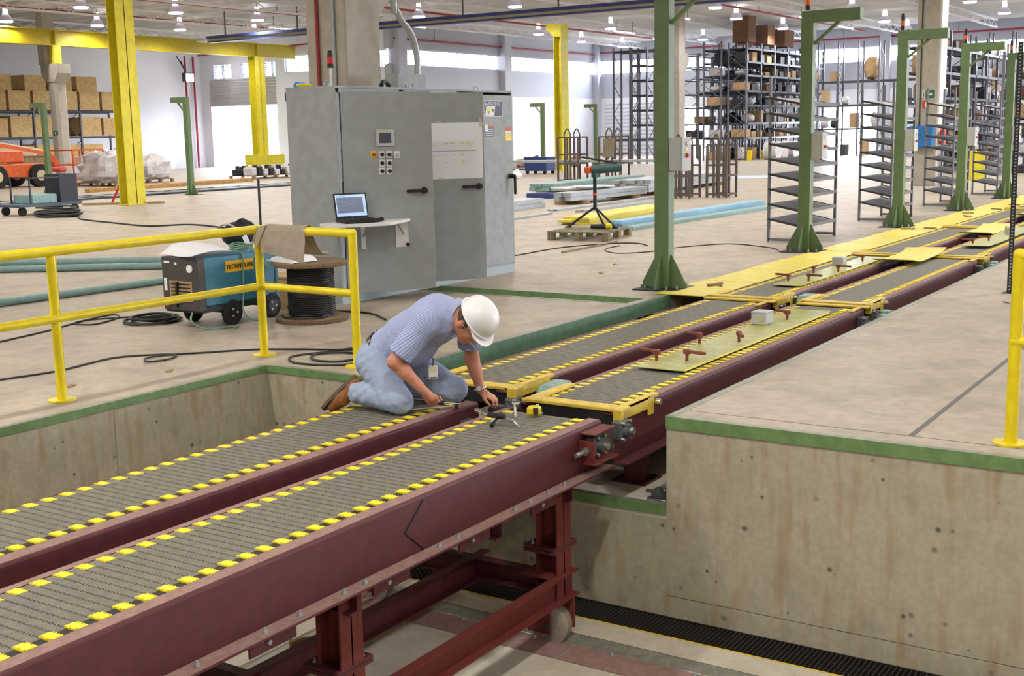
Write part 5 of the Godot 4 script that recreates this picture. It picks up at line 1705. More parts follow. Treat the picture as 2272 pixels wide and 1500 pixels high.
	var cuR := anR + V(0.07, 0.005, 0)
	var cuL := anL + V(0.04, 0.0, 0)
	jn.capsule(knR, cuR, 0.08, 0.07, 0.025).capsule(knL, cuL, 0.08, 0.07, 0.025)
	var f2 := FastNoiseLite.new()
	f2.seed = 9
	f2.frequency = 11.0
	f2.fractal_octaves = 2
	jn.ripple(func(p: Vector3) -> float:
		return 0.006 * f2.get_noise_3d(p.x * 1.4 + p.y * 0.8, p.y * 1.6, p.z * 0.8) + 0.003 * sin((p.x * 0.8 - p.y) * 95.0 + p.z * 12.0) * smoothstep(0.16, 0.0, absf(p.x + 0.17)))
	jn.cut(V(0, 0.006, 0), V(0, -1, 0))
	jn.cut(cuR - V(0.035, 0, 0), V(-1, 0.1, 0).normalized(), 0.12)
	part(man, "jeans", jn.emit(mb()), M.jeans)
	# belt with loops
	var bt := mb()
	var ring := []
	for i in 28:
		var t := TAU * i / 28
		ring.append(pel + spine * 0.022 + px * cos(t) * 0.148 + V(0, 0, 1) * sin(t) * 0.156)
	for i in 28:
		var p0: Vector3 = ring[i]
		var p1: Vector3 = ring[(i + 1) % 28]
		bt.quad(p0 - spine * 0.018, p0 + spine * 0.018, p1 + spine * 0.018, p1 - spine * 0.018)
		bt.quad(p1 * 0.985 - spine * 0.018, p1 * 0.985 + spine * 0.018, p0 * 0.985 + spine * 0.018, p0 * 0.985 - spine * 0.018)
	part(man, "belt", bt, M.leather)
	for s in [2.2, 2.9, 0.4]:
		part(man, "belt_loop", mb().box(pel + spine * 0.022 + px * 0.148 * cos(s) + V(0, 0, 0.157 * sin(s)), V(0.05, 0.012, 0.012), 0.0, Basis(V(0, 0, 1), 0.55)), M.jeans)
	# boots: sole and upper, toes down behind the knees
	for q in [[anR, V(-0.50, 0, 0.04)], [anL, V(-0.47, 0, -0.14)]]:
		var an: Vector3 = q[0]
		var toe := an + V(-0.135, -0.1, 0.06)
		if q[0] == anL: toe = an + V(-0.15, -0.04, 0.02)
		var heel := an + V(0.03, 0.075, -0.01)
		if q[0] == anL: heel = an + V(0.0, 0.075, 0.0)
		var ax := (toe - heel).normalized()
		var side := V(0, 0, 1)
		side = (side - ax * side.dot(ax)).normalized()
		var sn := side.cross(ax).normalized()   # away from the sole
		if sn.dot(anR - heel) < 0 and false: sn = -sn
		if sn.x < 0: sn = -sn
		var bf := Field.new(an - Vector3.ONE * 0.22, an + Vector3.ONE * 0.22, 0.007)
		bf.capsule(heel + sn * 0.03, heel.lerp(toe, 0.55) + sn * 0.03, 0.036, 0.042, 0.03)
		bf.capsule(heel.lerp(toe, 0.5) + sn * 0.028, toe - ax * 0.035 + sn * 0.024, 0.044, 0.034, 0.03)
		bf.capsule(heel + ax * 0.03 + sn * 0.03, an + V(0.05, 0, 0), 0.042, 0.045, 0.03)
		bf.cut(heel, -sn)
		var bo := part(man, "boot", bf.emit(mb()), M.boot)
		var out := PackedVector2Array()
		var L := (toe - heel).length()
		for i in 24:
			var t := TAU * i / 24
			var ux := cos(t)
			var wd := 0.042 + 0.008 * ux
			out.append(Vector2(L * 0.5 + (L * 0.5 + 0.028) * signf(ux) * pow(absf(ux), 0.75), wd * signf(sin(t)) * pow(absf(sin(t)), 0.7)))
		var bb := Basis(ax, side, ax.cross(side))
		var dp := 0.02
		part(bo, "sole", mb().prism(out, dp, Transform3D(bb, heel - (sn * dp if bb.z.dot(sn) > 0 else Vector3.ZERO))), M.boot_sole)
	# helmet with a peak, hair below its rim
	var hr := Field.new(hc - Vector3.ONE * 0.16, hc + Vector3.ONE * 0.16, 0.006)
	hr.blob(hc + hu * 0.026 - hf * 0.012, V(0.0805, 0.098, 0.096), HB, 0.01)
	hr.cut(hc + hf * 0.02 + hu * 0.04, (hf + hu * 0.25).normalized())
	hr.cut(hc - hu * 0.04, -hu)
	part(man, "hair", hr.emit(mb()), M.hair)
	var hb := hc + hu * 0.058
	var he := part(man, "helmet", mb().lathe([Vector2(0.118, 0.0), Vector2(0.1175, 0.02), Vector2(0.114, 0.045), Vector2(0.105, 0.07), Vector2(0.09, 0.092), Vector2(0.07, 0.108), Vector2(0.045, 0.119), Vector2(0.02, 0.124), Vector2(0.0, 0.125)], 36, Transform3D(HB * Basis.from_scale(V(0.94, 1.0, 1.12)), hb)), M.helmet)
	var ho := mb()
	ho.lathe([Vector2(0.0, 0.0), Vector2(0.124, 0.0), Vector2(0.126, 0.004), Vector2(0.117, 0.01)], 36, Transform3D(HB * Basis.from_scale(V(0.94, 1.0, 1.12)), hb - hu * 0.004), false)
	part(he, "rim", ho, M.helmet)
	var pk := PackedVector2Array()
	for i in 17:
		var t := -1.25 + 2.5 * i / 16.0
		pk.append(Vector2(sin(t) * 0.113, 0.062 + cos(t) * 0.112))
	for i in 17:
		var t := 1.25 - 2.5 * i / 16.0
		pk.append(Vector2(sin(t) * 0.1, 0.01 + cos(t) * 0.105))
	part(he, "peak", mb().prism(pk, 0.006, Transform3D(HB * Basis(V(1, 0, 0), PI / 2 + 0.16), hb + hu * 0.002)), M.helmet)
	part(he, "ridge", mb().tube(smooth_path([hb + hu * 0.06 - hf * 0.12, hb + hu * 0.1 - hf * 0.085, hb + hu * 0.122, hb + hu * 0.1 + hf * 0.085, hb + hu * 0.06 + hf * 0.12], 6), 0.006, 8), M.helmet)
	# spectacles
	var gl := mb()
	gl.tube(smooth_path([hc - hu * 0.0 - hf * 0.005 + hs * 0.083, hc + hu * 0.006 + hf * 0.04 + hs * 0.08, hc + hu * 0.006 + hf * 0.093 + hs * 0.066], 4), 0.0022, 5)
	gl.tube(smooth_path([hc - hu * 0.0 - hf * 0.005 - hs * 0.083, hc + hu * 0.006 + hf * 0.04 - hs * 0.08, hc + hu * 0.006 + hf * 0.093 - hs * 0.066], 4), 0.0022, 5)
	for s in [-1.0, 1.0]:
		var rp := []
		for i in 14: rp.append(hc + hu * (-0.002 + 0.017 * sin(TAU * i / 14)) + hf * 0.1 + hs * (s * 0.035 + 0.024 * cos(TAU * i / 14)))
		gl.tube(rp, 0.002, 5, true)
	part(man, "spectacles", gl, M.steel)
	for s in [-1.0, 1.0]:
		var ey := part(man, "eye", mb().ball(hc + hu * 0.002 + hf * 0.076 + hs * s * 0.033, Vector3.ONE * 0.0125, 10, 8), M.white)
		part(ey, "iris", mb().ball(hc - hu * 0.001 + hf * 0.0845 + hs * s * 0.033, Vector3.ONE * 0.0055, 8, 6), M.hair)
	# watch and name badge
	var wd2 := (wrL - elL).normalized()
	var wf := MB.frame(wd2)
	var wr := []
	for i in 18: wr.append(wrL - wd2 * 0.012 + (wf.x * cos(TAU * i / 18) + wf.y * sin(TAU * i / 18)) * 0.032)
	var wa := part(man, "watch_band", mb().tube(wr, 0.0075, 6, true), M.chrome)
	part(wa, "watch_case", mb().cyl(wrL - wd2 * 0.012 + V(0.012, 0.004, 0.028), wrL - wd2 * 0.012 + V(0.018, 0.008, 0.04), 0.017, 0.015, 14), M.chrome)
	var bp: Vector3 = g.call(-4.335, 0.24, -5.77)
	var bd := part(man, "name_badge", mb().box(bp, V(0.054, 0.086, 0.004), 0.001, Basis(UPV, 0.55)), M.white)
	part(bd, "badge_print", mb().box(bp + Basis(UPV, 0.55) * V(0, 0.016, 0.0025), V(0.036, 0.034, 0.001), 0.0, Basis(UPV, 0.55)), mk("badge_print", rgb(208, 214, 170), 0.6))
	part(bd, "badge_strip", mb().box(bp + Basis(UPV, 0.55) * V(0, -0.033, 0.0025), V(0.044, 0.009, 0.001), 0.0, Basis(UPV, 0.55)), M.dark_steel)
	part(man, "lanyard", mb().bar(bp + V(0, 0.04, 0), bp + V(0.004, 0.09, 0.0), 0.012, 0.003), M.dark_steel)

# ---------------------------------------------------------------- things lying on and beside the belts
func toggle_handle(par: Node3D, at: Vector3, turn: float) -> void:
	# red lever lying on the sheet: stub post, knuckle and arm
	var b := Basis(UPV, turn)
	var m := mb()
	m.cyl(at, at + V(0, 0.06, 0), 0.012, 0.012, 8)
	m.box(at + V(0, 0.065, 0), V(0.05, 0.035, 0.04), 0.006, b)
	m.box(at + b * V(0.085, 0.068, 0), V(0.15, 0.022, 0.026), 0.005, b)
	part(par, "lever", m, M.handle_red)

func bowed_sheet(x0: float, x1: float, z0: float, z1: float, y: float, lift: float, th := 0.006) -> MB:
	# corners given at z0 (near) and z1; edges bow up by lift
	var m := mb()
	var n := 14
	for i in n:
		var t0 := float(i) / n
		var t1 := float(i + 1) / n
		var f := func(t: float, s: float) -> Vector3:
			return V(lerpf(x0, x1, s), y + lift * (pow(t * 2 - 1, 4) * 0.8 + 0.3 * s * t), lerpf(z0, z1, t))
		var a: Vector3 = f.call(t0, 0.0)
		var b: Vector3 = f.call(t0, 1.0)
		var c: Vector3 = f.call(t1, 1.0)
		var d: Vector3 = f.call(t1, 0.0)
		var u := V(0, -th, 0)
		m.quad(a, b, c, d); m.quad(d + u, c + u, b + u, a + u)
		m.quad(b, b + u, c + u, c); m.quad(a + u, a, d, d + u)
		if i == 0: m.quad(a + u, b + u, b, a)
		if i == n - 1: m.quad(d, c, c + u, d + u)
	return m

func build_small_things() -> void:
	# green-yellow sheets with levers
	var s1 := thing("fixture_sheet", "long yellow-green plastic sheet with red levers on the right belt behind the pit", "sheet")
	part(s1, "sheet", bowed_sheet(-3.86, -3.5, -7.47, -10.55, 0.02, 0.008), M.sheet_green)
	part(s1, "edge_trim", mb().bx(-3.505, -3.495, 0.014, 0.026, -10.5, -7.5), M.yellow_plate)
	for h in [[-3.83, -7.75, 2.9], [-3.64, -7.85, -0.2], [-3.86, -8.55, 2.7], [-3.62, -8.75, -1.0], [-3.68, -9.95, 2.6]]: toggle_handle(s1, V(h[0], 0.02, h[1]), h[2])
	var b1 := part(s1, "connector_box", mb().box(V(-3.79, 0.072, -9.65), V(0.13, 0.1, 0.16), 0.006), M.panel_gray)
	part(b1, "cover", mb().box(V(-3.79, 0.125, -9.65), V(0.135, 0.012, 0.165), 0.003), M.panel_gray)
	part(b1, "knob", mb().cyl(V(-3.77, 0.07, -9.57), V(-3.77, 0.07, -9.555), 0.012, 0.012, 8), M.yellow)
	var s2 := thing("fixture_sheet", "yellow-green plastic sheet with red levers on the left belt behind the second green post", "sheet")
	part(s2, "sheet", bowed_sheet(-4.66, -4.36, -12.13, -15.25, 0.02, 0.008), M.sheet_green)
	for h in [[-4.62, -12.5, 2.9], [-4.43, -12.6, -0.2], [-4.62, -13.3, 1.7], [-4.42, -13.55, -0.2], [-4.5, -14.7, 2.7]]: toggle_handle(s2, V(h[0], 0.02, h[1]), h[2])
	part(s2, "connector_box", mb().box(V(-4.62, 0.072, -14.2), V(0.13, 0.1, 0.16), 0.006), M.panel_gray)
	var s3 := thing("fixture_sheet", "yellow-green plastic sheet on the right belt near the slotted upright", "sheet")
	part(s3, "sheet", bowed_sheet(-3.86, -3.52, -16.9, -20.2, 0.03, 0.02), M.sheet_green)
	for h in [[-3.8, -17.3, 2.9], [-3.7, -17.8, 2.8], [-3.7, -19.5, 2.6]]: toggle_handle(s3, V(h[0], 0.02, h[1]), h[2])
	part(s3, "connector_box", mb().box(V(-3.65, 0.085, -19.0), V(0.13, 0.1, 0.16), 0.006), M.panel_gray)
	var s4 := thing("fixture_sheet", "yellow-green plastic sheet farthest along the right belt", "sheet")
	part(s4, "sheet", bowed_sheet(-3.84, -3.5, -21.6, -24.6, 0.03, 0.02), M.sheet_green)
	for h in [[-3.8, -22.3, 2.9], [-3.7, -23.0, 2.8]]: toggle_handle(s4, V(h[0], 0.02, h[1]), h[2])
	# loose yellow plates bridging the gap between the lanes
	var pl := [[-4.33, -3.83, -14.5, -16.0, "bowed yellow plate lying across the gap between the belts, third section"], [-4.3, -3.85, -18.6, -20.2, "bowed yellow plate lying across the gap between the belts, fourth section"], [-4.3, -3.85, -22.6, -24.2, "bowed yellow plate lying across the gap between the belts, fifth section"]]
	for p in pl:
		solo("loose_plate", bowed_sheet(p[0], p[1], p[2], p[3], 0.035, 0.06), M.yellow_plate, p[4], "plate")
	# yellow floor plates between the floor edge and the left lane
	var fp := thing("floor_cover", "row of yellow cover plates beside the left belt", "cover plates")
	var z := -11.1
	var k := 0
	while z > -38.0:
		part(fp, "cover_plate", mb().bx(-5.5 + 0.02 * (k % 2), -4.9, 0.004, 0.014, z - 1.18, z, 0.002), M.yellow_plate)
		z -= 1.2
		k += 1
	part(fp, "support_angle", mb().bx(-4.93, -4.9, -0.06, 0.004, -38, -11.1), M.black)
	# small loose debris on the plates
	for q in [[-5.2, -11.9], [-5.0, -19.8], [-5.3, -19.6], [-5.1, -22.6], [-5.0, -24.6], [-5.25, -23.4], [-4.95, -26.0]]:
		solo("scrap_piece", mb().box(V(0, 0.012, 0), V(0.22, 0.02, 0.05), 0.004, Basis(UPV, q[0] * 7.0)).cyl(V(0.05, 0.012, 0.02), V(0.12, 0.012, 0.1), 0.01, 0.01, 6), M.wood if q[1] < -15 else M.oxide_dust_lit, "small offcut lying on the yellow cover plates", "offcut", V(q[0], 0.016, q[1]), Vector3.ZERO, "offcuts on the yellow cover plates")
	# tools by the joint
	var tp := thing("tape_measure", "yellow tape measure standing on the belt end", "tape measure", V(-3.725, 0.008, -5.93), 0.5)
	part(tp, "case", mb().box(V(0, 0.03, 0), V(0.085, 0.06, 0.05), 0.014), M.yellow)
	part(tp, "clip", mb().box(V(0.01, 0.03, 0.027), V(0.03, 0.045, 0.004), 0.001), M.dark_steel)
	part(tp, "lock", mb().box(V(0.02, 0.062, 0), V(0.02, 0.008, 0.02), 0.002), M.panel_gray)
	part(tp, "blade_hook", mb().box(V(0.046, 0.01, 0), V(0.006, 0.016, 0.02)), M.steel)
	var th := thing("rubber_mallet", "short black T-shaped mallet standing on the belt", "mallet", V(-3.79, 0.008, -5.6))
	part(th, "grip", mb().cyl(V(0.02, 0.014, 0.05), V(0.0, 0.05, -0.03), 0.013, 0.013, 12), M.black)
	part(th, "head", mb().cyl(V(-0.055, 0.055, -0.03), V(0.055, 0.055, -0.03), 0.016, 0.016, 12), M.rubber)
	part(th, "collar", mb().cyl(V(0.012, 0.022, 0.03), V(0.006, 0.036, 0.0), 0.0145, 0.0145, 12), M.panel_gray)
	var ak := thing("lug_wrench", "bright bent socket wrench lying across the belt end", "wrench", V(-3.8, 0.008, -5.72))
	part(ak, "shank", mb().tube(smooth_path([V(-0.2, 0.04, -0.02), V(-0.1, 0.022, 0.0), V(0.06, 0.018, 0.02), V(0.12, 0.012, 0.06), V(0.2, 0.01, 0.14)], 5), 0.009, 8), M.chrome)
	part(ak, "socket", mb().cyl(V(-0.21, 0.042, -0.022), V(-0.17, 0.034, -0.012), 0.014, 0.013, 10), M.chrome)
	var ck := thing("combination_spanner", "chrome spanner leaning over the socket wrench by the tape measure", "spanner", V(-3.83, 0.008, -5.9))
	part(ck, "shaft", mb().bar(V(-0.05, 0.045, -0.06), V(0.07, 0.02, 0.12), 0.014, 0.006, 0.001), M.chrome)
	part(ck, "ring", mb().tube([V(-0.06, 0.05, -0.09), V(-0.035, 0.05, -0.085), V(-0.03, 0.048, -0.06), V(-0.055, 0.047, -0.05), V(-0.075, 0.049, -0.07)], 0.007, 6, true), M.chrome)
	var w2 := thing("ratchet_wrench", "chrome ratchet wrench lying on the belt by the man's knee", "wrench", V(-4.36, 0.008, -5.72), 0.0)
	part(w2, "handle", mb().cyl(V(-0.16, 0.012, 0.14), V(0.1, 0.012, -0.14), 0.008, 0.007, 8), M.chrome)
	part(w2, "head", mb().cyl(V(0.11, 0.0, -0.15), V(0.11, 0.026, -0.15), 0.02, 0.02, 12), M.chrome)
	part(w2, "grip", mb().cyl(V(-0.165, 0.012, 0.145), V(-0.1, 0.012, 0.075), 0.012, 0.011, 10), M.dark_steel)
	var sd := thing("screwdriver", "dark screwdriver held in the man's right hand", "screwdriver", V(-4.255, 0.085, -5.66))
	part(sd, "handle", mb().cyl(V(-0.05, 0.005, 0.035), V(0.05, -0.004, -0.035), 0.013, 0.013, 10), M.rubber)
	part(sd, "blade", mb().cyl(V(0.05, -0.004, -0.035), V(0.13, -0.014, -0.095), 0.004, 0.004, 8), M.steel)
	var cp := thing("chain_coupling", "dark greasy chain coupling under the man's left hand", "coupling", V(-4.125, -0.075, -6.2))
	part(cp, "hub", mb().cyl(V(-0.085, 0, 0.0), V(0.085, 0, 0.0), 0.045, 0.045, 16), M.dark_steel)
	part(cp, "shaft", mb().cyl(V(-0.1, 0, 0.0), V(0.1, 0, 0.0), 0.02, 0.02, 10), M.steel)
	part(cp, "bolt", mb().cyl(V(0.03, 0.044, 0.0), V(0.03, 0.06, 0.0), 0.012, 0.012, 6), M.steel)
	# debris on the bare floor
	rng.seed = 77
	var sp := [[-6.9, -12.5], [-7.2, -13.4], [-2.3, -11.9], [-7.0, -5.2], [-6.8, -5.9], [-6.2, -13.1]]
	for q in sp:
		solo("floor_scrap", mb().box(V(0, 0.006, 0), V(rng.randf_range(0.04, 0.09), 0.01, rng.randf_range(0.02, 0.04)), 0.002, Basis(UPV, rng.randf() * 3.0)).box(V(0.03, 0.004, 0.02), V(0.03, 0.007, 0.02), 0.001), M.wood, "small scrap lying loose on the concrete floor", "scrap", V(q[0], 0, q[1]), Vector3.ZERO, "scraps on the bare floor")

# ---------------------------------------------------------------- middle of the hall
func pallet(label: String, at: Vector3, ry: float, w: float, d: float, m: Material, group := "") -> Node3D:
	var p := thing("pallet", label, "pallet", at, ry, group)
	for i in 5: part(p, "deck_board", mb().bx(-w / 2, w / 2, 0.12, 0.14, -d / 2 + i * d * 0.215, -d / 2 + i * d * 0.215 + d * 0.14, 0.002), m)
	for i in 3:
		for k in 3: part(p, "block", mb().bx(-w / 2 + i * (w - 0.1) / 2, -w / 2 + i * (w - 0.1) / 2 + 0.1, 0.02, 0.12, -d / 2 + k * (d - 0.1) / 2, -d / 2 + k * (d - 0.1) / 2 + 0.1, 0.003), m)
	for i in 3: part(p, "skid", mb().bx(-w / 2 + i * (w - 0.1) / 2, -w / 2 + i * (w - 0.1) / 2 + 0.1, 0, 0.02, -d / 2, d / 2, 0.002), m)
	return p

func trestle(label: String, at: Vector3, w: float, d: float, h: float) -> Node3D:
	# rusty upright frame rack: two portal frames, cross bars, pointed hoop on top
	var t := thing("steel_trestle", label, "trestle", at, 0.0, "rusty frame trestles for long stock")
	for z in [-d / 2, d / 2]:
		for x in [-w / 2, -w * 0.15, w * 0.12, w / 2]:
			var hh := h if absf(x) > w * 0.3 else h * 1.0
			part(t, "upright", mb().bx(x - 0.025, x + 0.025, 0, hh, z - 0.025, z + 0.025), M.oxide_brown)
		for y in [0.08, h * 0.42, h * 0.62, h]:
			part(t, "cross_bar", mb().bx(-w / 2, w / 2, y - 0.025, y + 0.02, z - 0.02, z + 0.02), M.oxide_brown)
		part(t, "lifting_hoop", mb().tube(smooth_path([V(-w * 0.17, h, z), V(-w * 0.17, h + 0.1, z), V(-0.02, h + 0.26, z), V(w * 0.12, h + 0.1, z), V(w * 0.12, h, z)], 5), 0.022, 6), M.oxide_brown)
	for x in [-w / 2, w / 2]:
		for y in [0.08, h * 0.42]:
			part(t, "side_bar", mb().bx(x - 0.02, x + 0.02, y - 0.02, y + 0.02, -d / 2, d / 2), M.oxide_brown)
	return t

func bundle(nm: String, label: String, a: Vector3, b: Vector3, n: int, rows: int, w: float, h: float, m: Material) -> Node3D:
	# bundle of long profiles; every length is a part
	var t := thing(nm, label, "steel stock", a)
	var dir := (b - a)
	var side := V(0, 1, 0).cross(dir).normalized()
	rng.seed = hash(label)
	for r in rows:
		for i in n:
			var o := side * ((i - (n - 1) / 2.0) * w) + V(0, h * (r + 0.5), 0) + dir.normalized() * rng.randf_range(-0.12, 0.12)
			part(t, "length", mb().bar(o, o + dir, w * 0.92, h * 0.94, 0.002), m)
	return t

func build_middle() -> void:
	mk("oxide_brown", rgb(106, 94, 88), 0.7, 0.0, T.worn, 1.5)
	# grey pallet with the tripod pipe stand
	pallet("weathered grey pallet under the tripod stand", V(-9.35, 0, -16.6), 0.12, 1.0, 1.0, M.wood_gray)
	var t := thing("tripod_stand", "black tripod stand with a teal clamping head, on the grey pallet", "tripod", V(-9.45, 0.14, -16.95))
	part(t, "pole", mb().cyl(V(0, 0.28, 0), V(0, 0.85, 0), 0.03, 0.028, 12), M.black)
	part(t, "band", mb().cyl(V(0, 0.5, 0), V(0, 0.54, 0), 0.033, 0.033, 12), M.orange)
	for q in [[-0.38, 0.18], [-0.05, -0.36], [0.42, 0.12]]:
		part(t, "leg", mb().cyl(V(0, 0.32, 0), V(q[0], 0.02, q[1]), 0.018, 0.018, 8), M.black)
		part(t, "foot", mb().box(V(q[0], 0.012, q[1]), V(0.09, 0.024, 0.06), 0.006), M.black)
	var hd := part(t, "head", mb().cyl(V(-0.03, 0.9, 0.03), V(0.32, 0.93, -0.28), 0.07, 0.07, 16).box(V(0, 0.84, 0), V(0.09, 0.12, 0.09), 0.01), mk("head_teal", rgb(54, 90, 96), 0.5, 0.0, T.worn, 3.0))
	part(hd, "lever", mb().cyl(V(-0.18, 1.1, 0.1), V(0.28, 1.0, -0.22), 0.016, 0.016, 8), M.dark_steel)
	part(hd, "jaw", mb().box(V(-0.08, 0.9, 0.08), V(0.09, 0.1, 0.09), 0.012), M.orange)
	var gr := thing("angle_grinder", "small dark grinder with yellow nose lying on the pallet", "grinder", V(-9.15, 0.14, -16.6), 0.3)
	part(gr, "body", mb().cyl(V(-0.16, 0.045, 0), V(0.08, 0.045, 0), 0.035, 0.035, 12), M.dark_steel)
	part(gr, "nose", mb().cyl(V(0.08, 0.05, 0), V(0.16, 0.05, 0), 0.05, 0.04, 12), M.yellow)
	# plates and planks on the floor
	bundle("yellow_plank", "long yellow plates stacked on the floor behind the tripod", V(-10.95, 0, -18.9), V(-11.15, 0, -22.6), 2, 3, 0.3, 0.045, M.yellow_plate)
	bundle("blue_plank", "light blue steel planks on the floor behind the first green post", V(-9.95, 0.0, -18.5), V(-9.85, 0.0, -24.8), 2, 2, 0.14, 0.06, M.sky_blue)
	bundle("green_plank", "pale green steel planks lying beside the light blue ones", V(-9.5, 0.0, -18.2), V(-9.3, 0.0, -24.2), 2, 1, 0.13, 0.06, M.teal)
	bundle("steel_channel", "bundle of bright galvanised channels on the floor, nearest the tripod", V(-14.2, 0.092, -23.9), V(-13.95, 0.092, -27.2), 4, 2, 0.14, 0.09, M.zinc)
	bundle("steel_channel", "bundle of dark-ended galvanised channels beside the cabinet", V(-14.3, 0.0, -19.6), V(-14.5, 0.0, -23.2), 4, 2, 0.14, 0.1, M.zinc)
	bundle("steel_channel", "wide bundle of galvanised sheets behind the first green post", V(-14.4, 0.092, -27.7), V(-15.2, 0.092, -34.8), 5, 3, 0.2, 0.1, M.zinc)
	bundle("steel_tube", "bundle of teal-grey tubes on the floor in front of the trestles", V(-17.0, 0.09, -27.6), V(-17.4, 0.09, -33.6), 6, 2, 0.13, 0.1, M.teal)
	bundle("steel_strip", "single long bright strip on the floor behind the tripod", V(-12.5, 0.0, -21.8), V(-12.55, 0.0, -25.4), 2, 1, 0.07, 0.05, M.zinc)
	bundle("steel_strip", "two short bright strips on the floor beside the cabinet", V(-12.7, 0.0, -19.4), V(-12.85, 0.0, -21.2), 2, 1, 0.06, 0.04, M.zinc)
	bundle("steel_strip", "thin strips lying between the two bundles of channels", V(-13.3, 0.0, -22.0), V(-13.4, 0.0, -26.8), 3, 1, 0.08, 0.04, M.zinc)
	solo("blue_crate", mb().bx(-0.35, 0.35, 0, 0.12, -0.25, 0.25, 0.01).bx(-0.3, 0.3, 0.12, 0.13, -0.2, 0.2), M.blue_dark, "flat blue plastic crate under the tube bundle", "crate", V(-16.2, 0, -26.4))
	for q in [[-14.2, -24.4], [-14.05, -26.6], [-14.4, -28.2], [-15.0, -33.8], [-17.2, -28.4], [-17.9, -33.8]]:
		solo("timber_bearer", mb().bx(-0.45, 0.45, 0, 0.09, -0.04, 0.04, 0.004), M.wood, "short timber bearer under the steel bundles", "timber", V(q[0], 0, q[1]), Vector3.ZERO, "timber bearers under steel stock")
	solo("crumpled_sheet", mb().box(V(0, 0.03, 0), V(1.6, 0.05, 0.5), 0.02, Basis(UPV, 1.2)).box(V(0.3, 0.06, 0.2), V(0.7, 0.05, 0.4), 0.02, Basis(UPV, 0.9)), M.wrap, "crumpled pale plastic sheet on top of the steel channels", "sheet", V(-14.6, 0.29, -25.6))
	# trestles with a long grey plate across them
	trestle("rusty frame trestle carrying the long grey plate, beside the yellow column", V(-20.1, 0, -34.6), 0.75, 0.6, 1.45)
	trestle("rusty frame trestle with a tilted board, behind the tripod", V(-18.75, 0, -34.9), 0.75, 0.6, 1.45)
	trestle("brown frame trestle behind the first control box", V(-12.75, 0, -27.3), 0.55, 0.6, 1.25)
	trestle("brown frame trestle standing farthest right of its kind", V(-11.95, 0, -27.7), 0.5, 0.6, 1.25)
	solo("long_plate", mb().bar(V(-23.4, 0.68, -34.3), V(-16.2, 0.68, -35.15), 0.36, 0.08, 0.004), M.zinc, "long grey plate lying across the rusty trestles", "plate")
	solo("long_plate", mb().bar(V(-16.6, 0.04, -37.2), V(-14.6, 0.04, -39.6), 0.5, 0.08, 0.004), M.zinc, "grey plate end jutting out right of the trestles", "plate")
	solo("tilted_board", mb().box(V(0, 0.35, 0), V(0.4, 0.6, 0.02), 0.002), M.wood_gray, "upright grey board leaning in the second trestle", "board", V(-18.75, 0.74, -34.5), V(-0.1, 0, 0))
	var bc := thing("hand_cart", "blue box cart on small wheels in front of the yellow column", "cart", V(-25.6, 0, -41.5))
	part(bc, "body", mb().bx(-0.5, 0.5, 0.12, 0.62, -0.35, 0.35, 0.01), M.blue_dark)
	part(bc, "rim", mb().bx(-0.53, 0.53, 0.6, 0.66, -0.38, 0.38, 0.01), M.blue_dark)
	for q in [[-0.4, 0.3], [0.4, 0.3], [-0.4, -0.3], [0.4, -0.3]]:
		part(bc, "wheel", mb().cyl(V(q[0], 0.07, q[1] - 0.03), V(q[0], 0.07, q[1] + 0.03), 0.07, 0.07, 12), M.rubber)
	solo("white_bag", mb().ball(V(0, 0.12, 0), V(0.26, 0.16, 0.2), 12, 8).ball(V(0.08, 0.25, 0.02), V(0.1, 0.1, 0.1), 10, 6), M.white, "crumpled white bag on the floor beside the cabinet", "bag", V(-24.0, 0, -37.2))
	# heap of scrap by the side wall
	rng.seed = 12
	var mats := [M.card, M.white, M.dark_steel, M.oxide_dust_lit, M.wood, M.wrap]
	var nmz := ["torn carton", "white packing block", "dark metal piece", "rusty metal piece", "broken board", "plastic bundle"]
	for i in 27:
		var k := rng.randi() % 6
		var s := V(rng.randf_range(0.25, 0.62), rng.randf_range(0.15, 0.42), rng.randf_range(0.2, 0.6))
		solo("scrap_heap_piece", mb().box(V(0, s.y * 0.5, 0), s, 0.02, Basis.from_euler(V(rng.randf_range(-0.4, 0.4), rng.randf() * 3.0, rng.randf_range(-0.5, 0.5)))).box(V(0.1, s.y, 0.05), s * 0.5, 0.01, Basis.from_euler(V(0.5, rng.randf(), 0.3))), mats[k], "%s in the scrap heap by the white wall" % nmz[k], "scrap", V(-35.6 + (i % 9) * 0.82, 0.0 if i < 27 else 0.45, -50.2 + int((i % 27) / 9) * 0.95), Vector3.ZERO, "pieces of the scrap heap")
	# concrete column with signs, hose cabinet and extinguisher
	var c := thing("concrete_column", "square concrete column carrying exit signs and a blue box", "column", V(-8.8, 0, -34.3))
	part(c, "shaft", mb().bx(-0.31, 0.31, 0, 7.35, -0.35, 0.35, 0.02), M.concrete)
	part(c, "lit_side", mb().bx(0.311, 0.33, 1.4, 7.3, -0.3, 0.3), M.white)  # white plate: strong light from the right put into colour
	part(c, "conduit", mb().cyl(V(-0.16, 1.6, 0.375), V(-0.16, 7.2, 0.375), 0.02, 0.02, 8), M.dark_steel)
	part(c, "pipe", mb().cyl(V(0.36, 0, 0.1), V(0.36, 1.2, 0.1), 0.03, 0.03, 8).cyl(V(0.36, 0, -0.1), V(0.36, 1.1, -0.1), 0.03, 0.03, 8), M.zinc)
	var ex := part(c, "exit_sign", mb().bx(-0.02, 0.2, 2.32, 2.53, 0.35, 0.362), mk("sign_green", rgb(24, 108, 62), 0.5))
	part(ex, "arrow", mb().prism(poly([0.03, 2.41, 0.1, 2.41, 0.1, 2.375, 0.16, 2.425, 0.1, 2.475, 0.1, 2.44, 0.03, 2.44]), 0.003, Transform3D(Basis.IDENTITY, V(0, 0, 0.362))), M.white)
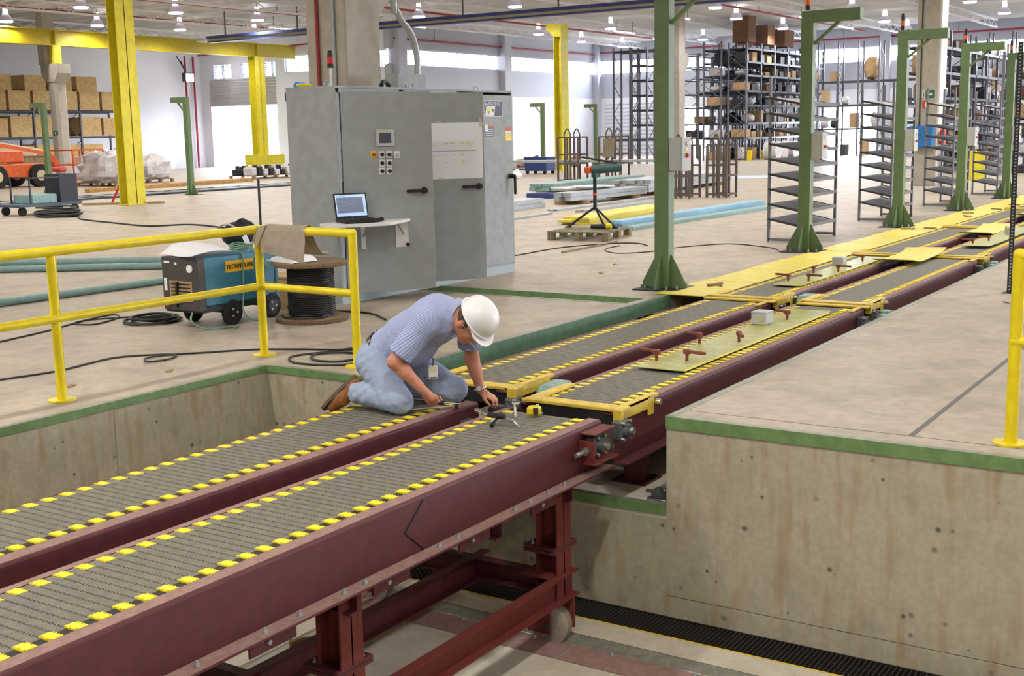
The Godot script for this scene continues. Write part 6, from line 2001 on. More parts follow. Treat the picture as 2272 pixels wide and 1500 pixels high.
	part(ex, "running_figure", mb().box(V(-0.07, 2.43, 0.355), V(0.08, 0.19, 0.012)), M.white)
	part(ex, "figure_mark", mb().box(V(-0.07, 2.42, 0.362), V(0.02, 0.13, 0.003)).box(V(-0.06, 2.4, 0.362), V(0.05, 0.02, 0.003)), M.sign_green)
	var fs := part(c, "fire_sign", mb().bx(-0.09, 0.07, 2.05, 2.25, 0.35, 0.362), M.red_paint)
	part(fs, "sign_mark", mb().bx(-0.03, 0.01, 2.08, 2.22, 0.362, 0.366), M.white)
	var hb := thing("hose_cabinet", "blue steel wall box mounted on the concrete column", "wall box", V(-8.86, 1.02, -33.88))
	part(hb, "body", mb().bx(-0.3, 0.3, 0, 0.58, -0.068, 0.12, 0.01), M.blue)
	part(hb, "door", mb().bx(-0.28, 0.28, 0.02, 0.56, 0.12, 0.132, 0.004), M.blue)
	part(hb, "lock", mb().cyl(V(-0.02, 0.34, 0.132), V(-0.02, 0.34, 0.15), 0.025, 0.025, 10), M.dark_steel)
	var fe := thing("fire_extinguisher", "red fire extinguisher hanging on the side of the column", "extinguisher", V(-8.38, 1.1, -34.1))
	part(fe, "cylinder", mb().cyl(V(0, 0, 0), V(0, 0.36, 0), 0.08, 0.08, 14).ball(V(0, 0.36, 0), V(0.08, 0.06, 0.08), 14, 6), M.red_paint)
	part(fe, "valve", mb().cyl(V(0, 0.4, 0), V(0, 0.47, 0), 0.02, 0.02, 8).box(V(0.04, 0.46, 0), V(0.12, 0.02, 0.03)), M.black)
	part(fe, "label_band", mb().cyl(V(0, 0.1, 0), V(0, 0.24, 0), 0.082, 0.082, 14), M.white)
	for q in [[-8.65, -38.4, "yellow steel guard panel beside the third green post"], [-8.2, -37.6, "yellow guard panel edge by the slanted racks"]]:
		var yp := thing("machine_guard", q[2], "machine guard", V(q[0], 0, q[1]))
		part(yp, "panel", mb().bx(-0.22, 0.22, 0.05, 0.83, -0.03, 0.03, 0.004), M.yellow_column)
		part(yp, "foot", mb().bx(-0.22, 0.22, 0, 0.05, -0.12, 0.12, 0.004), M.yellow_column)

# ---------------------------------------------------------------- storage racks
func rack_row(label: String, at: Vector3, ry: float, bays: int, bay: float, depth: float, levels: Array, h: float, beam_m: Material) -> Node3D:
	# runs along local -z; depth along local -x
	var r := thing("storage_rack", label, "rack", at, ry)
	var up := shared("rackup%.2f" % h, func(): return mb().bx(-0.045, 0.045, 0, h, -0.035, 0.035))
	for i in bays + 1:
		for x in [0.0, -depth]:
			part(r, "upright", up, M.rack, V(x, 0, -i * bay))
		var y := 0.3
		var k := 0
		var dg := mb()
		while y + 0.7 < h:
			dg.bar(V(0 if k % 2 == 0 else -depth, y, -i * bay), V(-depth if k % 2 == 0 else 0.0, y + 0.7, -i * bay), 0.03, 0.03)
			y += 0.7
			k += 1
		part(r, "frame_brace", dg, M.rack)
	for lv in levels:
		for i in bays:
			for x in [0.05, -depth - 0.05]:
				part(r, "beam", shared("rackbeam%.2f" % bay, func(): return mb().bx(-0.025, 0.025, -0.1, 0.0, -bay + 0.05, -0.05)), beam_m, V(x, lv, -i * bay))
			part(r, "deck", shared("rackdeck%.2f_%.2f" % [bay, depth], func(): return mb().bx(-depth, 0, -0.05, -0.02, -bay + 0.06, -0.06)), M.rack_beam, V(0, lv, -i * bay))
	return r

func crate_mesh(key: String, s: Vector3) -> ArrayMesh:
	return shared("crate%s%.2f%.2f%.2f" % [key, s.x, s.y, s.z], func():
		var m := mb()
		if key == "wood":
			m.bx(-s.x / 2 + 0.02, s.x / 2 - 0.02, 0.1, s.y - 0.01, -s.z / 2 + 0.02, s.z / 2 - 0.02)
			for x in [-1.0, 0.0, 1.0]:
				m.bx(x * (s.x / 2 - 0.05) - 0.05, x * (s.x / 2 - 0.05) + 0.05, 0.0, s.y, -s.z / 2, s.z / 2)
			for z in [-1.0, 0.0, 1.0]:
				m.bx(-s.x / 2, s.x / 2, 0.08, s.y, z * (s.z / 2 - 0.05) - 0.05, z * (s.z / 2 - 0.05) + 0.05)
			m.bx(-s.x / 2, s.x / 2, s.y - 0.06, s.y, -s.z / 2 - 0.01, s.z / 2 + 0.01)
		elif key == "wrap":
			m = lump(V(0, s.y * 0.46, 0), V(s.x * 0.46, s.y * 0.46, s.z * 0.46), 5, 0.18)
		else:
			m.bx(-s.x / 2, s.x / 2, 0, s.y, -s.z / 2, s.z / 2, 0.015)
			m.bx(-s.x / 2 - 0.004, s.x / 2 + 0.004, s.y * 0.45, s.y * 0.52, -s.z / 2 - 0.004, s.z / 2 + 0.004)
			m.bx(-0.04, 0.04, 0, s.y + 0.003, -s.z / 2 - 0.003, s.z / 2 + 0.003)
		return m)

func put_box(key: String, s: Vector3, at: Vector3, m: Material, label: String, group: String, ry := 0.0) -> void:
	solo("crate" if key == "wood" else "wrapped_bundle" if key == "wrap" else "carton", crate_mesh(key, s), m, label, "crate" if key == "wood" else "bundle" if key == "wrap" else "box", at, V(0, ry, 0), group)

func fill_rack(o: Vector3, along: Vector3, across: Vector3, bays: int, bay: float, depth: float, levels: Array, chance: float, sd: int, where: String, pal: Array) -> void:
	rng.seed = sd
	var ry := atan2(across.x, across.z) + PI / 2
	for li in levels.size():
		var lv: float = levels[li]
		var room: float = (levels[li + 1] - lv if li + 1 < levels.size() else 0.75) - 0.16
		for i in bays:
			for k in 2:
				if rng.randf() > chance: continue
				var kind: Array = pal[rng.randi() % pal.size()]
				var s := V(depth * rng.randf_range(0.62, 0.82), room * rng.randf_range(0.4, 0.82), bay * rng.randf_range(0.26, 0.36))
				s = V(snappedf(s.x, 0.1), snappedf(maxf(s.y, 0.2), 0.1), snappedf(s.z, 0.1))
				var p := o + along * (bay * (i + 0.27 + 0.46 * k)) + across * (depth * 0.5) + V(0, lv + 0.004, 0)
				put_box(kind[0], s, p, kind[1], kind[2] + where, "boxes" + where, ry)

func build_racks() -> void:
	var L := [1.15, 1.89, 2.78, 3.49, 4.26, 4.92, 5.58]
	var F := V(0, 0, -1)
	var X := V(-1, 0, 0)
	rack_row("tall steel rack of narrow levels facing the open floor, brown cartons on its top", V(-24.12, 0, -58.9), 0, 6, 1.9, 0.96, L, 5.85, M.rack_beam)
	rack_row("tall steel rack back to back with the carton-topped rack", V(-25.47, 0, -58.9), 0, 6, 1.9, 0.96, L, 5.95, M.rack_beam)
	rack_row("nearly empty tall rack behind the concrete column with a bracket", V(-27.9, 0, -61.5), 0, 5, 1.9, 0.96, L, 5.6, M.rack_beam)
	rack_row("empty tall rack frame standing before the window strip", V(-28.0, 0, -54.6), PI / 2, 1, 0.9, 0.8, [1.2, 5.4], 5.55, M.rack_beam)
	rack_row("tall empty rack with close levels beside the first green post", V(-27.0, 0, -54.4), PI / 2, 1, 0.8, 0.8, [1.2, 1.9, 2.6, 3.3, 4.0, 4.7, 5.4], 5.5, M.rack_beam)
	var pal := [["card", M.card, "brown carton"], ["card", M.card, "brown carton"], ["card", M.card_dark, "dark brown carton"], ["wrap", M.wrap, "plastic-wrapped bundle"], ["card", M.wrap, "pale grey box"], ["card", M.dark_steel, "dark metal bin"], ["card", M.rack_beam, "dark grey bin"], ["wrap", M.dark_steel, "dark bundle"]]
	var wA := " on the tall rack facing the open floor"
	fill_rack(V(-24.12, 0, -58.9), F, X, 6, 1.9, 0.96, [0.02] + L.slice(0, 6), 0.9, 3, wA, pal)
	fill_rack(V(-25.47, 0, -58.9), F, X, 6, 1.9, 0.96, [0.02] + L.slice(0, 6), 0.75, 5, " on the back-to-back tall rack", pal)
	fill_rack(V(-27.9, 0, -61.5), F, X, 5, 1.9, 0.96, [0.02] + L.slice(0, 3), 0.35, 6, " on the nearly empty tall rack", pal)
	put_box("card", V(0.85, 1.3, 1.0), V(-24.6, 5.86, -59.7), M.card_dark, "tall brown carton on the rack top, the largest of three", "")
	put_box("card", V(0.8, 1.0, 1.0), V(-24.6, 5.86, -62.4), M.card_dark, "brown carton on the rack top, between two others", "")
	put_box("card", V(0.9, 0.9, 1.4), V(-24.6, 5.86, -64.9), M.card_dark, "low wide brown carton on the rack top", "")
	for q in [-58.75, -60.7]:
		solo("post_guard", mb().bx(-0.12, 0.12, 0, 0.5, -0.06, 0.06, 0.02).bx(-0.14, 0.14, 0, 0.02, -0.1, 0.1), M.yellow, "yellow steel guard at the foot of the rack uprights", "post guard", V(-23.85, 0, q), Vector3.ZERO, "yellow rack foot guards")
	# racks along the far wall
	rack_row("long tall rack standing across the hall before the far wall", V(-22.9, 0, -66.0), -PI / 2, 9, 1.1, 0.9, [1.5, 2.75, 4.0], 6.1, M.rack_beam)
	fill_rack(V(-22.9, 0, -66.0), V(1, 0, 0), V(0, 0, -1), 9, 1.1, 0.9, [0.02, 1.5, 2.75, 4.0], 0.42, 8, " on the rack across the hall", pal)
	put_box("wrap", V(0.8, 1.3, 1.2), V(-20.1, 4.02, -66.45), M.card, "big bulging wrapped bundle high on the rack across the hall", "")
	# dense racks on the right behind the green posts
	rack_row("tall dense rack behind the third and fourth green posts", V(-11.5, 0, -45.5), 0, 6, 2.0, 1.0, [0.9, 1.75, 2.6, 3.5, 4.4], 5.0, M.rack_beam)
	fill_rack(V(-11.5, 0, -45.5), F, X, 6, 2.0, 1.0, [0.02, 0.9, 1.75, 2.6, 3.5, 4.4], 0.8, 15, " on the dense rack behind the green posts", pal)
	rack_row("dark dense rack beside the fifth green post", V(-7.6, 0, -42.5), 0, 4, 2.0, 1.0, [0.6, 1.2, 1.8, 2.5, 3.2], 3.9, M.rack_beam)
	fill_rack(V(-7.6, 0, -42.5), F, X, 4, 2.0, 1.0, [0.02, 0.6, 1.2, 1.8, 2.5, 3.2], 0.7, 16, " on the dark rack beside the fifth green post", pal)
	# concrete column with a bracket, in front of the racks
	var c := thing("concrete_column", "slim concrete column with a stepped bracket behind the first green post", "column", V(-23.9, 0, -50.3))
	part(c, "shaft", mb().bx(-0.3, 0.3, 0, 7.35, -0.3, 0.3, 0.02), M.concrete)
	part(c, "bracket", mb().prism(poly([0.3, 4.0, 0.75, 4.5, 0.75, 4.95, 0.3, 4.95]), 0.5, Transform3D(Basis(V(0, 0, -1), V(0, 1, 0), V(1, 0, 0)), V(-0.25, 0, 0))), M.concrete)
	# drums and bundles on the floor before the racks
	for q in [[-23.2, -60.2], [-23.3, -61.4], [-23.2, -62.7]]:
		solo("coil_drum", mb().cyl(V(-0.3, 0.45, 0), V(0.3, 0.45, 0), 0.45, 0.45, 18).cyl(V(-0.34, 0.45, 0), V(-0.3, 0.45, 0), 0.48, 0.48, 18).cyl(V(0.3, 0.45, 0), V(0.34, 0.45, 0), 0.48, 0.48, 18), M.wrap, "pale wrapped coil drum on the floor before the carton rack", "drum", V(q[0], 0, q[1]), Vector3.ZERO, "coil drums before the carton rack")
	# crate rack on the left
	var LC := [1.86, 3.08]
	rack_row("blue-grey pallet rack loaded with wooden crates along the white wall", V(-50.3, 0, -31.4), 0, 4, 2.6, 1.1, [0.55, 1.86, 3.08], 3.4, M.rack_beam)
	rng.seed = 31
	var no := 0
	for lv in [0.57, 1.88, 3.1]:
		for i in 8:
			if i == 7 and lv < 1.0: continue
			if i == 5 and lv > 1.8 and lv < 2.0: continue
			put_box("wood", V(1.05, 0.9 if lv > 3.0 else [0.9, 0.95, 0.85][rng.randi() % 3], 1.15), V(-50.85, lv, -32.05 - i * 1.3), M.wood_light, "pale wooden crate on the %s level of the rack by the white wall" % ["lowest" if lv < 1 else "middle" if lv < 2 else "top"][0], "wooden crates on the pallet rack")
	for i in 6:
		put_box("wood", V(1.05, 0.7, 1.15), V(-50.85, 4.004, -32.1 - i * 1.45 - (0.4 if i > 2 else 0.0)), M.wood_light if i != 1 else M.card, "pale wooden crate stacked on top of the crates of the upper level", "wooden crates on the pallet rack")
	for i in 4:
		put_box("wood", V(1.1, 0.5, 1.2), V(-47.6, 0.02 + 0.5 * (i % 2), -31.5 - 2.6 * int(i / 2)), M.wood, "low slatted crate on the floor before the pallet rack", "slatted crates before the pallet rack")

# ---------------------------------------------------------------- far left: columns, lift, trolley, stock
func i_column(par: Node3D, x0: float, x1: float, z0: float, z1: float, h: float, m: Material) -> void:
	var t := 0.03
	part(par, "flange", mb().bx(x1 - t, x1, 0.02, h, z0, z1, 0.003), m)
	part(par, "flange", mb().bx(x0, x0 + t, 0.02, h, z0, z1, 0.003), m)
	part(par, "web", mb().bx(x0, x1, 0.02, h, (z0 + z1) / 2 - 0.012, (z0 + z1) / 2 + 0.012), m)
	part(par, "base_plate", mb().bx(x0 - 0.08, x1 + 0.08, 0, 0.025, z0 - 0.06, z1 + 0.06, 0.003), m)

# a slumped, crinkled load: a sphere pushed about by noise, flat below
func lump(c: Vector3, r: Vector3, sd: int, amp: float) -> MB:
	var nz := FastNoiseLite.new()
	nz.seed = sd
	nz.frequency = 1.3
	nz.fractal_octaves = 3
	var m := mb()
	var f := func(a: float, b: float) -> Vector3:
		var d := V(cos(a) * cos(b), sin(a), -cos(a) * sin(b))
		var k := 1.0 + amp * nz.get_noise_3dv(d * 1.6)
		var p := c + V(signf(d.x) * pow(absf(d.x), 0.7), d.y, signf(d.z) * pow(absf(d.z), 0.7)) * r * k
		p.y = maxf(p.y, 0.0)
		return p
	var n := 22
	for i in 12:
		for j in n:
			var a0 := -PI / 2 + PI * i / 12.0
			var a1 := -PI / 2 + PI * (i + 1) / 12.0
			var b0 := TAU * j / n
			var b1 := TAU * (j + 1) / n
			m.quad(f.call(a0, b0), f.call(a0, b1), f.call(a1, b1), f.call(a1, b0))
	return m

func build_far_left() -> void:
	mk("yellow_beam", rgb(190, 172, 24), 0.5, 0.0, T.soft, 0.5)
	mk("timber_orange", rgb(196, 150, 84), 0.7, 0.0, T.wood, 0.8)
	var y := thing("yellow_column", "broad yellow steel column of i section standing on the polished floor", "column", V(-25.7, 0, -21.05))
	i_column(y, 0, 0.33, -0.57, 0.0, 7.35, M.yellow_column)
	part(y, "bracket", mb().prism(poly([0.0, 4.6, 0.0, 7.0, -0.5, 7.0, -0.28, 5.2]), 0.3, Transform3D(Basis.IDENTITY, V(0.0, 0, -0.45))), M.yellow_column)
	part(y, "splice_plate", mb().bx(0.33, 0.335, 3.96, 3.98, -0.57, 0.0), M.yellow_column)
	solo("red_prop", mb().bar(V(-26.45, 0.0, -21.4), V(-25.95, 1.2, -21.75), 0.05, 0.05), M.red_paint, "red steel prop leaning against the broad yellow column", "prop")
	solo("floor_timber", mb().bar(V(-26.6, 0.03, -20.6), V(-25.0, 0.03, -21.9), 0.08, 0.05), M.wood, "short timber at the foot of the broad yellow column", "timber")
	var y2 := thing("yellow_column", "yellow steel column with a stepped head in the middle of the hall", "column", V(-26.95, 0, -44.9))
	i_column(y2, 0, 0.36, -0.6, 0.0, 6.0, M.yellow_column)
	part(y2, "head", mb().prism(poly([0.37, 5.5, 0.37, 6.05, -0.35, 6.05, -0.35, 5.85, -0.01, 5.55]), 0.62, Transform3D(Basis.IDENTITY, V(0, 0, -0.61))), M.yellow_column)
	var y3 := thing("yellow_column", "yellow column carrying the crane beam before the open roller door", "column", V(-46.55, 0, -46.9))
	i_column(y3, 0, 0.5, -0.7, 0.0, 5.75, M.yellow_column)
	part(y3, "foot_block", mb().bx(-0.1, 1.4, 0.03, 0.75, -0.9, 0.5, 0.01), M.yellow_column)
	# crane beam
	var cb := thing("crane_beam", "long yellow crane runway beam crossing below the roof", "beam")
	part(cb, "web", mb().bx(-46.32, -46.28, 5.76, 6.4, -50.2, -14), M.yellow_beam)
	part(cb, "top_flange", mb().bx(-46.45, -46.15, 6.38, 6.43, -50.2, -14), M.yellow_beam)
	part(cb, "bottom_flange", mb().bx(-46.45, -46.15, 5.74, 5.78, -50.2, -14), M.yellow_beam)
	for z in [-47.25, -35.0, -23.0]:
		part(cb, "stiffener", mb().bx(-46.44, -46.16, 5.76, 6.4, z - 0.02, z + 0.02), M.yellow_beam)
	# concrete column under the beam
	var c := thing("concrete_column", "octagonal-looking concrete column with a capital under the crane beam", "column", V(-46.3, 0, -35.0))
	part(c, "shaft", mb().prism(poly([-0.3, -0.18, -0.18, -0.3, 0.18, -0.3, 0.3, -0.18, 0.3, 0.18, 0.18, 0.3, -0.18, 0.3, -0.3, 0.18]), 4.2, Transform3D(Basis(V(1, 0, 0), -PI / 2), Vector3.ZERO)), M.concrete)
	part(c, "capital", mb().prism(poly([-0.3, 4.2, -0.55, 4.55, -0.55, 4.95, 0.55, 4.95, 0.55, 4.55, 0.3, 4.2]), 0.7, Transform3D(Basis.IDENTITY, V(0, 0, -0.35))), M.concrete)
	part(c, "upper_shaft", mb().bx(-0.75, -0.3, 4.95, 7.35, -0.3, 0.3, 0.02), M.concrete)
	part(c, "bearing_stub", mb().bx(-0.1, 0.2, 4.95, 5.74, -0.2, 0.2), M.yellow_column)
	var es := part(c, "exit_sign", mb().bx(-0.1, 0.22, 1.9, 2.1, 0.3, 0.31), M.sign_green)
	part(es, "sign_mark", mb().bx(0.02, 0.1, 1.95, 2.05, 0.31, 0.315), M.white)
	# articulated boom lift
	var b := thing("boom_lift", "orange self-propelled boom lift with its arm lowered and basket out", "boom lift", V(-40.3, 0, -28.0))
	part(b, "chassis", mb().bx(-0.7, 0.7, 0.35, 0.85, -1.2, 1.4, 0.03), M.orange)
	for q in [[-0.75, 1.0], [0.75, 1.0], [-0.75, -0.8], [0.75, -0.8]]:
		var w := part(b, "wheel", mb().cyl(V(q[0] - 0.15, 0.42, q[1]), V(q[0] + 0.15, 0.42, q[1]), 0.42, 0.42, 18), M.rubber)
		part(w, "rim", mb().cyl(V(q[0] - 0.16, 0.42, q[1]), V(q[0] + 0.16, 0.42, q[1]), 0.2, 0.2, 14), M.lift_cream)
	part(b, "turntable", mb().bx(-0.65, 0.65, 0.9, 1.35, -0.3, 1.6, 0.05).bx(-0.6, 0.6, 1.35, 1.6, 0.6, 1.6, 0.1), M.orange)
	part(b, "engine_cover", mb().bx(-0.62, 0.62, 1.0, 1.5, 1.6, 2.1, 0.08), M.orange)
	part(b, "lower_boom", mb().bar(V(0.2, 1.35, 1.4), V(0.2, 1.25, -1.1), 0.28, 0.26, 0.02), M.lift_cream)
	part(b, "upper_boom", mb().bar(V(0.2, 1.8, 1.9), V(0.2, 1.2, -1.6), 0.24, 0.22, 0.02), M.lift_cream)
	part(b, "boom_stripe", mb().bar(V(0.33, 1.72, 1.4), V(0.33, 1.17, -1.7), 0.03, 0.12, 0.0), M.orange)
	part(b, "boom_link", mb().bar(V(0.2, 1.3, -1.5), V(0.2, 0.75, -2.0), 0.26, 0.26, 0.03), M.orange)
	part(b, "hydraulic_ram", mb().cyl(V(0.2, 1.25, 0.6), V(0.2, 1.6, 0.9), 0.06, 0.06, 10).cyl(V(0.2, 1.1, -0.6), V(0.2, 1.3, -0.3), 0.05, 0.05, 10), M.zinc)
	part(b, "control_panel", mb().bx(0.3, 0.75, 0.75, 1.05, -2.9, -2.75, 0.02), M.white)
	var bk := mb()
	for zz in [-2.2, -3.6]:
		for xx in [-0.45, 0.95]: bk.bar(V(xx, 0.25, zz), V(xx, 1.3, zz), 0.05, 0.05)
	for yy in [0.75, 1.3]:
		for xx in [-0.45, 0.95]: bk.bar(V(xx, yy, -2.2), V(xx, yy, -3.6), 0.05, 0.05)
		for zz in [-2.2, -3.6]: bk.bar(V(-0.45, yy, zz), V(0.95, yy, zz), 0.05, 0.05)
	part(b, "basket_rail", bk, M.orange)
	part(b, "basket_floor", mb().bx(-0.45, 0.95, 0.15, 0.27, -3.6, -2.2, 0.01), M.orange)
	# black tool trolley with a blue box on a flat cart
	var t := thing("tool_trolley", "flat blue cart with a tall black cabinet on small wheels", "trolley", V(-24.4, 0, -17.75))
	part(t, "deck", mb().bx(-0.55, 0.25, 0.2, 0.26, -0.95, 0.75, 0.01), mk("cart_blue", rgb(70, 92, 110), 0.5, 0.0, T.worn, 2.0))
	part(t, "cabinet", mb().bx(-0.42, 0.12, 0.21, 0.9, -0.95, -0.45, 0.01), mk("cart_black", rgb(38, 40, 52), 0.5, 0.0, T.worn, 2.0))
	part(t, "tray", mb().bx(-0.5, 0.2, 0.26, 0.46, -0.3, 0.35, 0.01), M.teal)
	part(t, "handle_frame", mb().bar(V(-0.5, 0.2, 0.4), V(-0.5, 0.85, 0.4), 0.03, 0.03).bar(V(0.2, 0.2, 0.4), V(0.2, 0.85, 0.4), 0.03, 0.03).bar(V(-0.5, 0.85, 0.4), V(0.2, 0.85, 0.4), 0.03, 0.03).bar(V(0.2, 0.84, 0.4), V(0.2, 0.84, -0.4), 0.03, 0.03), M.dark_steel)
	part(t, "top_clutter", mb().box(V(-0.1, 1.0, -0.65), V(0.3, 0.1, 0.2), 0.02), M.red_paint)
	for q in [[-0.45, 0.6], [0.15, 0.6], [-0.45, -0.8], [0.15, -0.8]]:
		part(t, "wheel", mb().cyl(V(q[0] - 0.03, 0.1, q[1]), V(q[0] + 0.03, 0.1, q[1]), 0.1, 0.1, 14), M.rubber)
	solo("cable_pile", coil(V(-23.25, 0, -17.35), 0.55, 12, 0.022, 8, 0.7), M.cable, "heaped black cables on the floor beside the tool trolley", "cable")
	# wrapped stock on pallets
	for q in [[-37.0, -29.9, 2.2, 1.1, "crumpled plastic-wrapped load on the floor before the boom lift basket"], [-38.0, -32.6, 1.5, 0.9, "low plastic-wrapped load behind the broad yellow column"]]:
		rng.seed = int(-q[0] * 10)
		var m := mb()
		m = lump(V(0, q[3] * 0.38, 0), V(q[2] * 0.56, q[3] * 0.62, 0.7), int(-q[0] * 10), 0.4)
		solo("wrapped_load", m, M.wrap, q[4], "wrapped load", V(q[0], 0.14, q[1]))
		pallet("wooden pallet under the " + ("crumpled" if q[2] > 2 else "low") + " plastic-wrapped load", V(q[0], 0, q[1]), 0.0, q[2], 1.2, M.wood)
	pallet("wooden pallet loaded with dark parts before the roller door", V(-35.7, 0, -36.6), 0.0, 1.4, 2.6, M.wood)
	rng.seed = 44
	for i in 16:
		solo("machine_part", mb().bx(-rng.randf_range(0.2, 0.3), 0.25, 0.002, rng.randf_range(0.2, 0.36), -0.13, 0.13, 0.03).cyl(V(0, 0.15, 0), V(0, 0.4, 0.02), 0.1, 0.08, 10), [M.dark_steel, M.black, M.dark_steel, M.wrap][i % 4], ["dark casting", "black hose bundle", "dark casting", "pale wrapped part"][i % 4] + " on the pallet before the roller door", "machine part", V(-36.05 + (i % 2) * 0.68, 0.14, -37.75 + int(i / 2) * 0.33), Vector3.ZERO, "parts on the dark pallet")
	bundle("timber_beam", "long orange-brown timbers on the floor under the boom lift", V(-33.0, 0, -25.8), V(-33.9, 0, -34.0), 2, 1, 0.16, 0.12, M.timber_orange)
	bundle("timber_beam", "long pale timbers on the floor beside the far green post", V(-34.3, 0, -30.2), V(-34.8, 0, -34.8), 2, 1, 0.14, 0.1, M.timber_orange)
	bundle("timber_beam", "timbers lying farthest out on the floor by the trolley", V(-35.0, 0, -18.0), V(-35.4, 0, -22.5), 1, 1, 0.16, 0.1, M.timber_orange)
	# floor track of the second line
	var tr := thing("floor_track", "dark steel floor track running past the far green posts", "track")
	part(tr, "channel", mb().bx(-30.3, -29.0, 0.002, 0.012, -48, -12), M.cart_black)
	for x in [-30.35, -29.65, -28.95]:
		part(tr, "rail", mb().bx(x - 0.04, x + 0.04, 0.0, 0.05, -48, -12), M.dark_steel)
	for i in 60:
		part(tr, "cleat", shared("cleat", func(): return mb().bx(-0.5, 0.5, 0.012, 0.05, -0.12, 0.12)), M.zinc, V(-29.65, 0, -12.4 - i * 0.6))
	# pipes and downpipes in the corner by the roller door
	for q in [[-53.5, -49.6], [-53.4, -48.9]]:
		solo("standpipe", mb().cyl(V(q[0], 0, q[1]), V(q[0], 6.2, q[1]), 0.06, 0.06, 8), M.red_pipe, "dark red sprinkler standpipe in the corner by the roller door", "pipe", Vector3.ZERO, Vector3.ZERO, "sprinkler standpipes by the roller door")
	var fl := thing("flood_lamp", "bright floodlight on a bracket in the corner above the roller door", "lamp", V(-52.9, 5.0, -48.6))
	part(fl, "housing", mb().box(V(0, 0, 0), V(0.3, 0.5, 0.6), 0.03), M.dark_steel)
	part(fl, "lens", mb().box(V(0.17, -0.02, 0), V(0.04, 0.44, 0.54), 0.01), M.lamp_glow)
	part(fl, "bracket", mb().bar(V(-0.5, 0.9, 0), V(-0.05, 0.1, 0), 0.05, 0.05).bar(V(-0.5, 1.2, 0.3), V(0.05, 0.2, 0.1), 0.04, 0.04), M.dark_steel)
	var sl := SpotLight3D.new()
	sl.name = "light"; sl.light_energy = 6.0; sl.spot_angle = 70.0; sl.light_size = 0.3; sl.spot_range = 60.0; sl.spot_attenuation = 2.0; sl.shadow_enabled = true
	sl.position = V(0.22, 0, 0); sl.rotation.y = -PI / 2
	fl.add_child(sl)
	# blue crane cabin hung beyond the cabinet
	var cr := thing("blue_hoist", "blue hoist unit hung on the wall bracket beside the roller door", "hoist", V(-45.3, 3.5, -49.3))
	part(cr, "body", mb().bx(-0.6, 0.9, 0, 0.45, -0.3, 0.5, 0.02), M.blue_dark)
	part(cr, "motor", mb().cyl(V(0.3, 0.75, 0), V(0.3, 0.75, 0.5), 0.22, 0.22, 14), M.blue)
	part(cr, "bracket", mb().bar(V(0.3, 0, 0), V(0.3, -0.7, -0.6), 0.06, 0.06).bx(-0.6, 0.9, -0.08, 0, -0.985, 0.4), M.dark_steel)

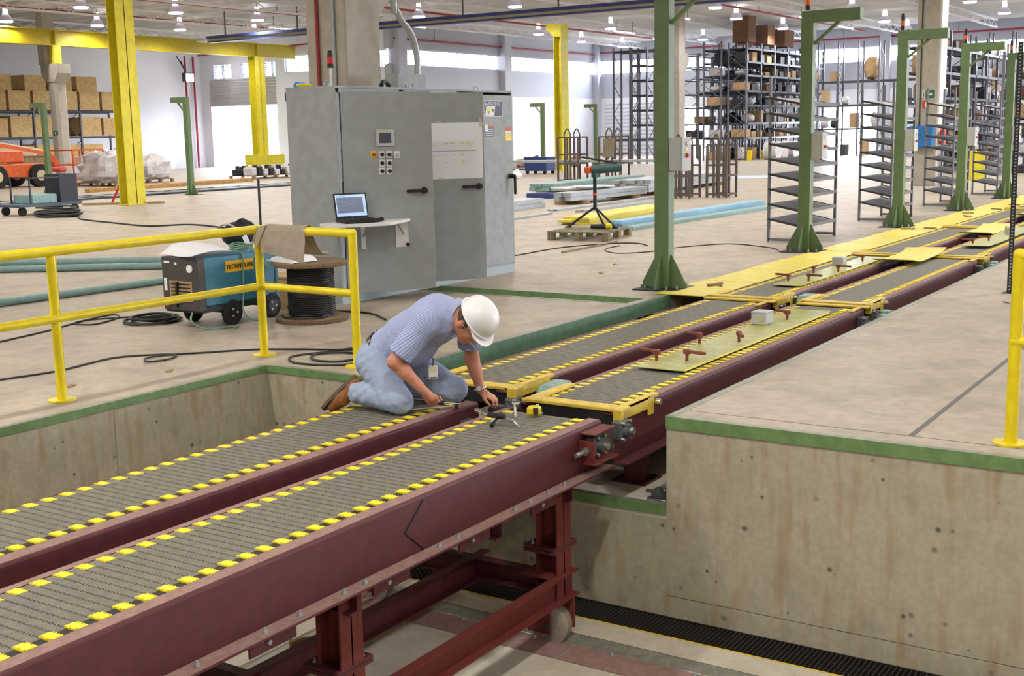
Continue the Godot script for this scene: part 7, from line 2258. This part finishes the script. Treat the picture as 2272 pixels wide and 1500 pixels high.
# ---------------------------------------------------------------- roof steelwork
func build_roof_details() -> void:
	var pu := mb()
	var z := -71.5
	while z < -20.0:
		pu.bx(-53.7, 20, 7.17, 7.35, z - 0.03, z + 0.03)
		z += 1.5
	struct("trim_14", pu, M.roof_steel, "purlins under the roof deck")
	var no := 0
	var where := ["over the crate rack", "over the crane beam", "over the window wall", "over the scrap heap", "over the middle yellow column", "over the carton racks", "over the far wall rack", "over the dense racks", "over the conveyor line"]
	for x in [-49.8, -42.8, -36.6, -31.4, -26.0, -20.2, -15.0, -9.2, -3.4]:
		var t := thing("roof_truss", "open-web steel roof truss " + where[no], "truss")
		no += 1
		var za := -71.8 if x > -40.0 else -50.1
		part(t, "top_chord", mb().bx(x - 0.06, x + 0.06, 7.08, 7.17, za, -18), M.roof_steel)
		part(t, "bottom_chord", mb().bx(x - 0.06, x + 0.06, 6.72, 6.8, za, -18), M.roof_steel)
		var k := 0
		z = za
		while z < -19.0:
			var d := 0.7 if k % 2 == 0 else -0.7
			part(t, "web_bar", shared("web%d" % (k % 2), func(): return mb().bar(V(0, 6.78, -d / 2), V(0, 7.1, d / 2), 0.03, 0.03)), M.roof_steel, V(x, 0, z + 0.35))
			z += 0.7
			k += 1
	# dark red sprinkler mains along the hall
	var pipes := [[V(-44.6, 7.02, -50), V(-44.6, 7.02, -18), "over the crane beam"], [V(-38.2, 6.95, -50), V(-38.2, 6.95, -18), "beside the window wall"], [V(-33.8, 7.0, -71), V(-33.8, 7.0, -18), "over the scrap heap"], [V(-39.85, 6.5, -71.6), V(-39.85, 6.5, -50.6), "fixed along the window wall"], [V(-39.6, 6.62, -71.9), V(12, 6.62, -71.9), "fixed along the far wall"], [V(-22.0, 6.9, -71), V(-22.0, 6.9, -20), "over the carton racks"], [V(-53.3, 6.25, -49.8), V(-41, 6.55, -49.8), "above the roller door"]]
	for p in pipes:
		var t := thing("sprinkler_pipe", "dark red sprinkler pipe " + p[2], "pipe")
		part(t, "pipe", mb().cyl(p[0], p[1], 0.05, 0.05, 8), M.red_pipe)
		var n := int((p[1] - p[0]).length() / 6.0)
		for i in n:
			var q: Vector3 = (p[0] as Vector3).lerp(p[1], (i + 0.5) / n)
			part(t, "hanger", mb().bar(q, q + V(0, 7.33 - q.y, 0), 0.02, 0.02), M.roof_dark)
	# blue and beige cable bridge across the hall
	var cb := thing("cable_bridge", "blue-flanged beige cable bridge crossing under the roof", "beam")
	part(cb, "web", mb().bx(-42, -5, 5.92, 6.02, -40.1, -39.9), M.lift_cream)
	part(cb, "top_flange", mb().bx(-42, -5, 6.02, 6.14, -40.2, -39.8), M.blue_beam)
	part(cb, "bottom_flange", mb().bx(-42, -5, 5.86, 5.92, -40.15, -39.85), M.blue_beam)
	for i in 9: part(cb, "hanger", mb().bx(-41.0 + i * 4.3, -40.95 + i * 4.3, 6.14, 7.33, -40.02, -39.98), M.roof_dark)
	# fluorescent battens between the trusses
	var bl := [[-41.0, -44.0], [-36.0, -47.0], [-30.5, -58.0], [-24.8, -52.5], [-20.5, -57.5], [-20.8, -64.0], [-31.5, -64.5]]
	for q in bl:
		var f := thing("batten_lamp", "long fluorescent batten under the trusses", "lamp", V(q[0], 6.66, q[1]), 0.0, "fluorescent battens")
		part(f, "housing", mb().bx(-0.06, 0.06, 0, 0.06, -1.2, 1.2), M.white)
		for hz in [-0.9, 0.9]: part(f, "hanger", mb().bx(-0.01, 0.01, 0.06, 0.69, hz - 0.01, hz + 0.01), M.roof_dark)
		part(f, "tube", mb().cyl(V(0, -0.03, -1.15), V(0, -0.03, 1.15), 0.025, 0.025, 8), M.lamp_glow)
		var a := AreaLight3D.new()
		a.name = "light"
		a.area_size = Vector2(0.08, 2.3)
		a.light_energy = 3.0
		a.shadow_enabled = true
		a.rotation.x = -PI / 2
		a.position = V(0, -0.07, 0)
		f.add_child(a)
	# mesh-like service gantry near the roller door
	var g := thing("service_gantry", "grey service walkway with railings under the roof before the roller door", "gantry")
	part(g, "floor_grid", mb().bx(-45.6, -38.0, 6.22, 6.28, -43.5, -42.6), M.roof_steel)
	for y in [6.55, 6.85]:
		part(g, "hand_rail", mb().bx(-45.6, -38.0, y, y + 0.04, -42.62, -42.58), M.roof_steel)
	for i in 9: part(g, "post", mb().bx(-45.6 + i * 0.94, -45.56 + i * 0.94, 6.28, 6.88, -42.62, -42.58), M.roof_steel)
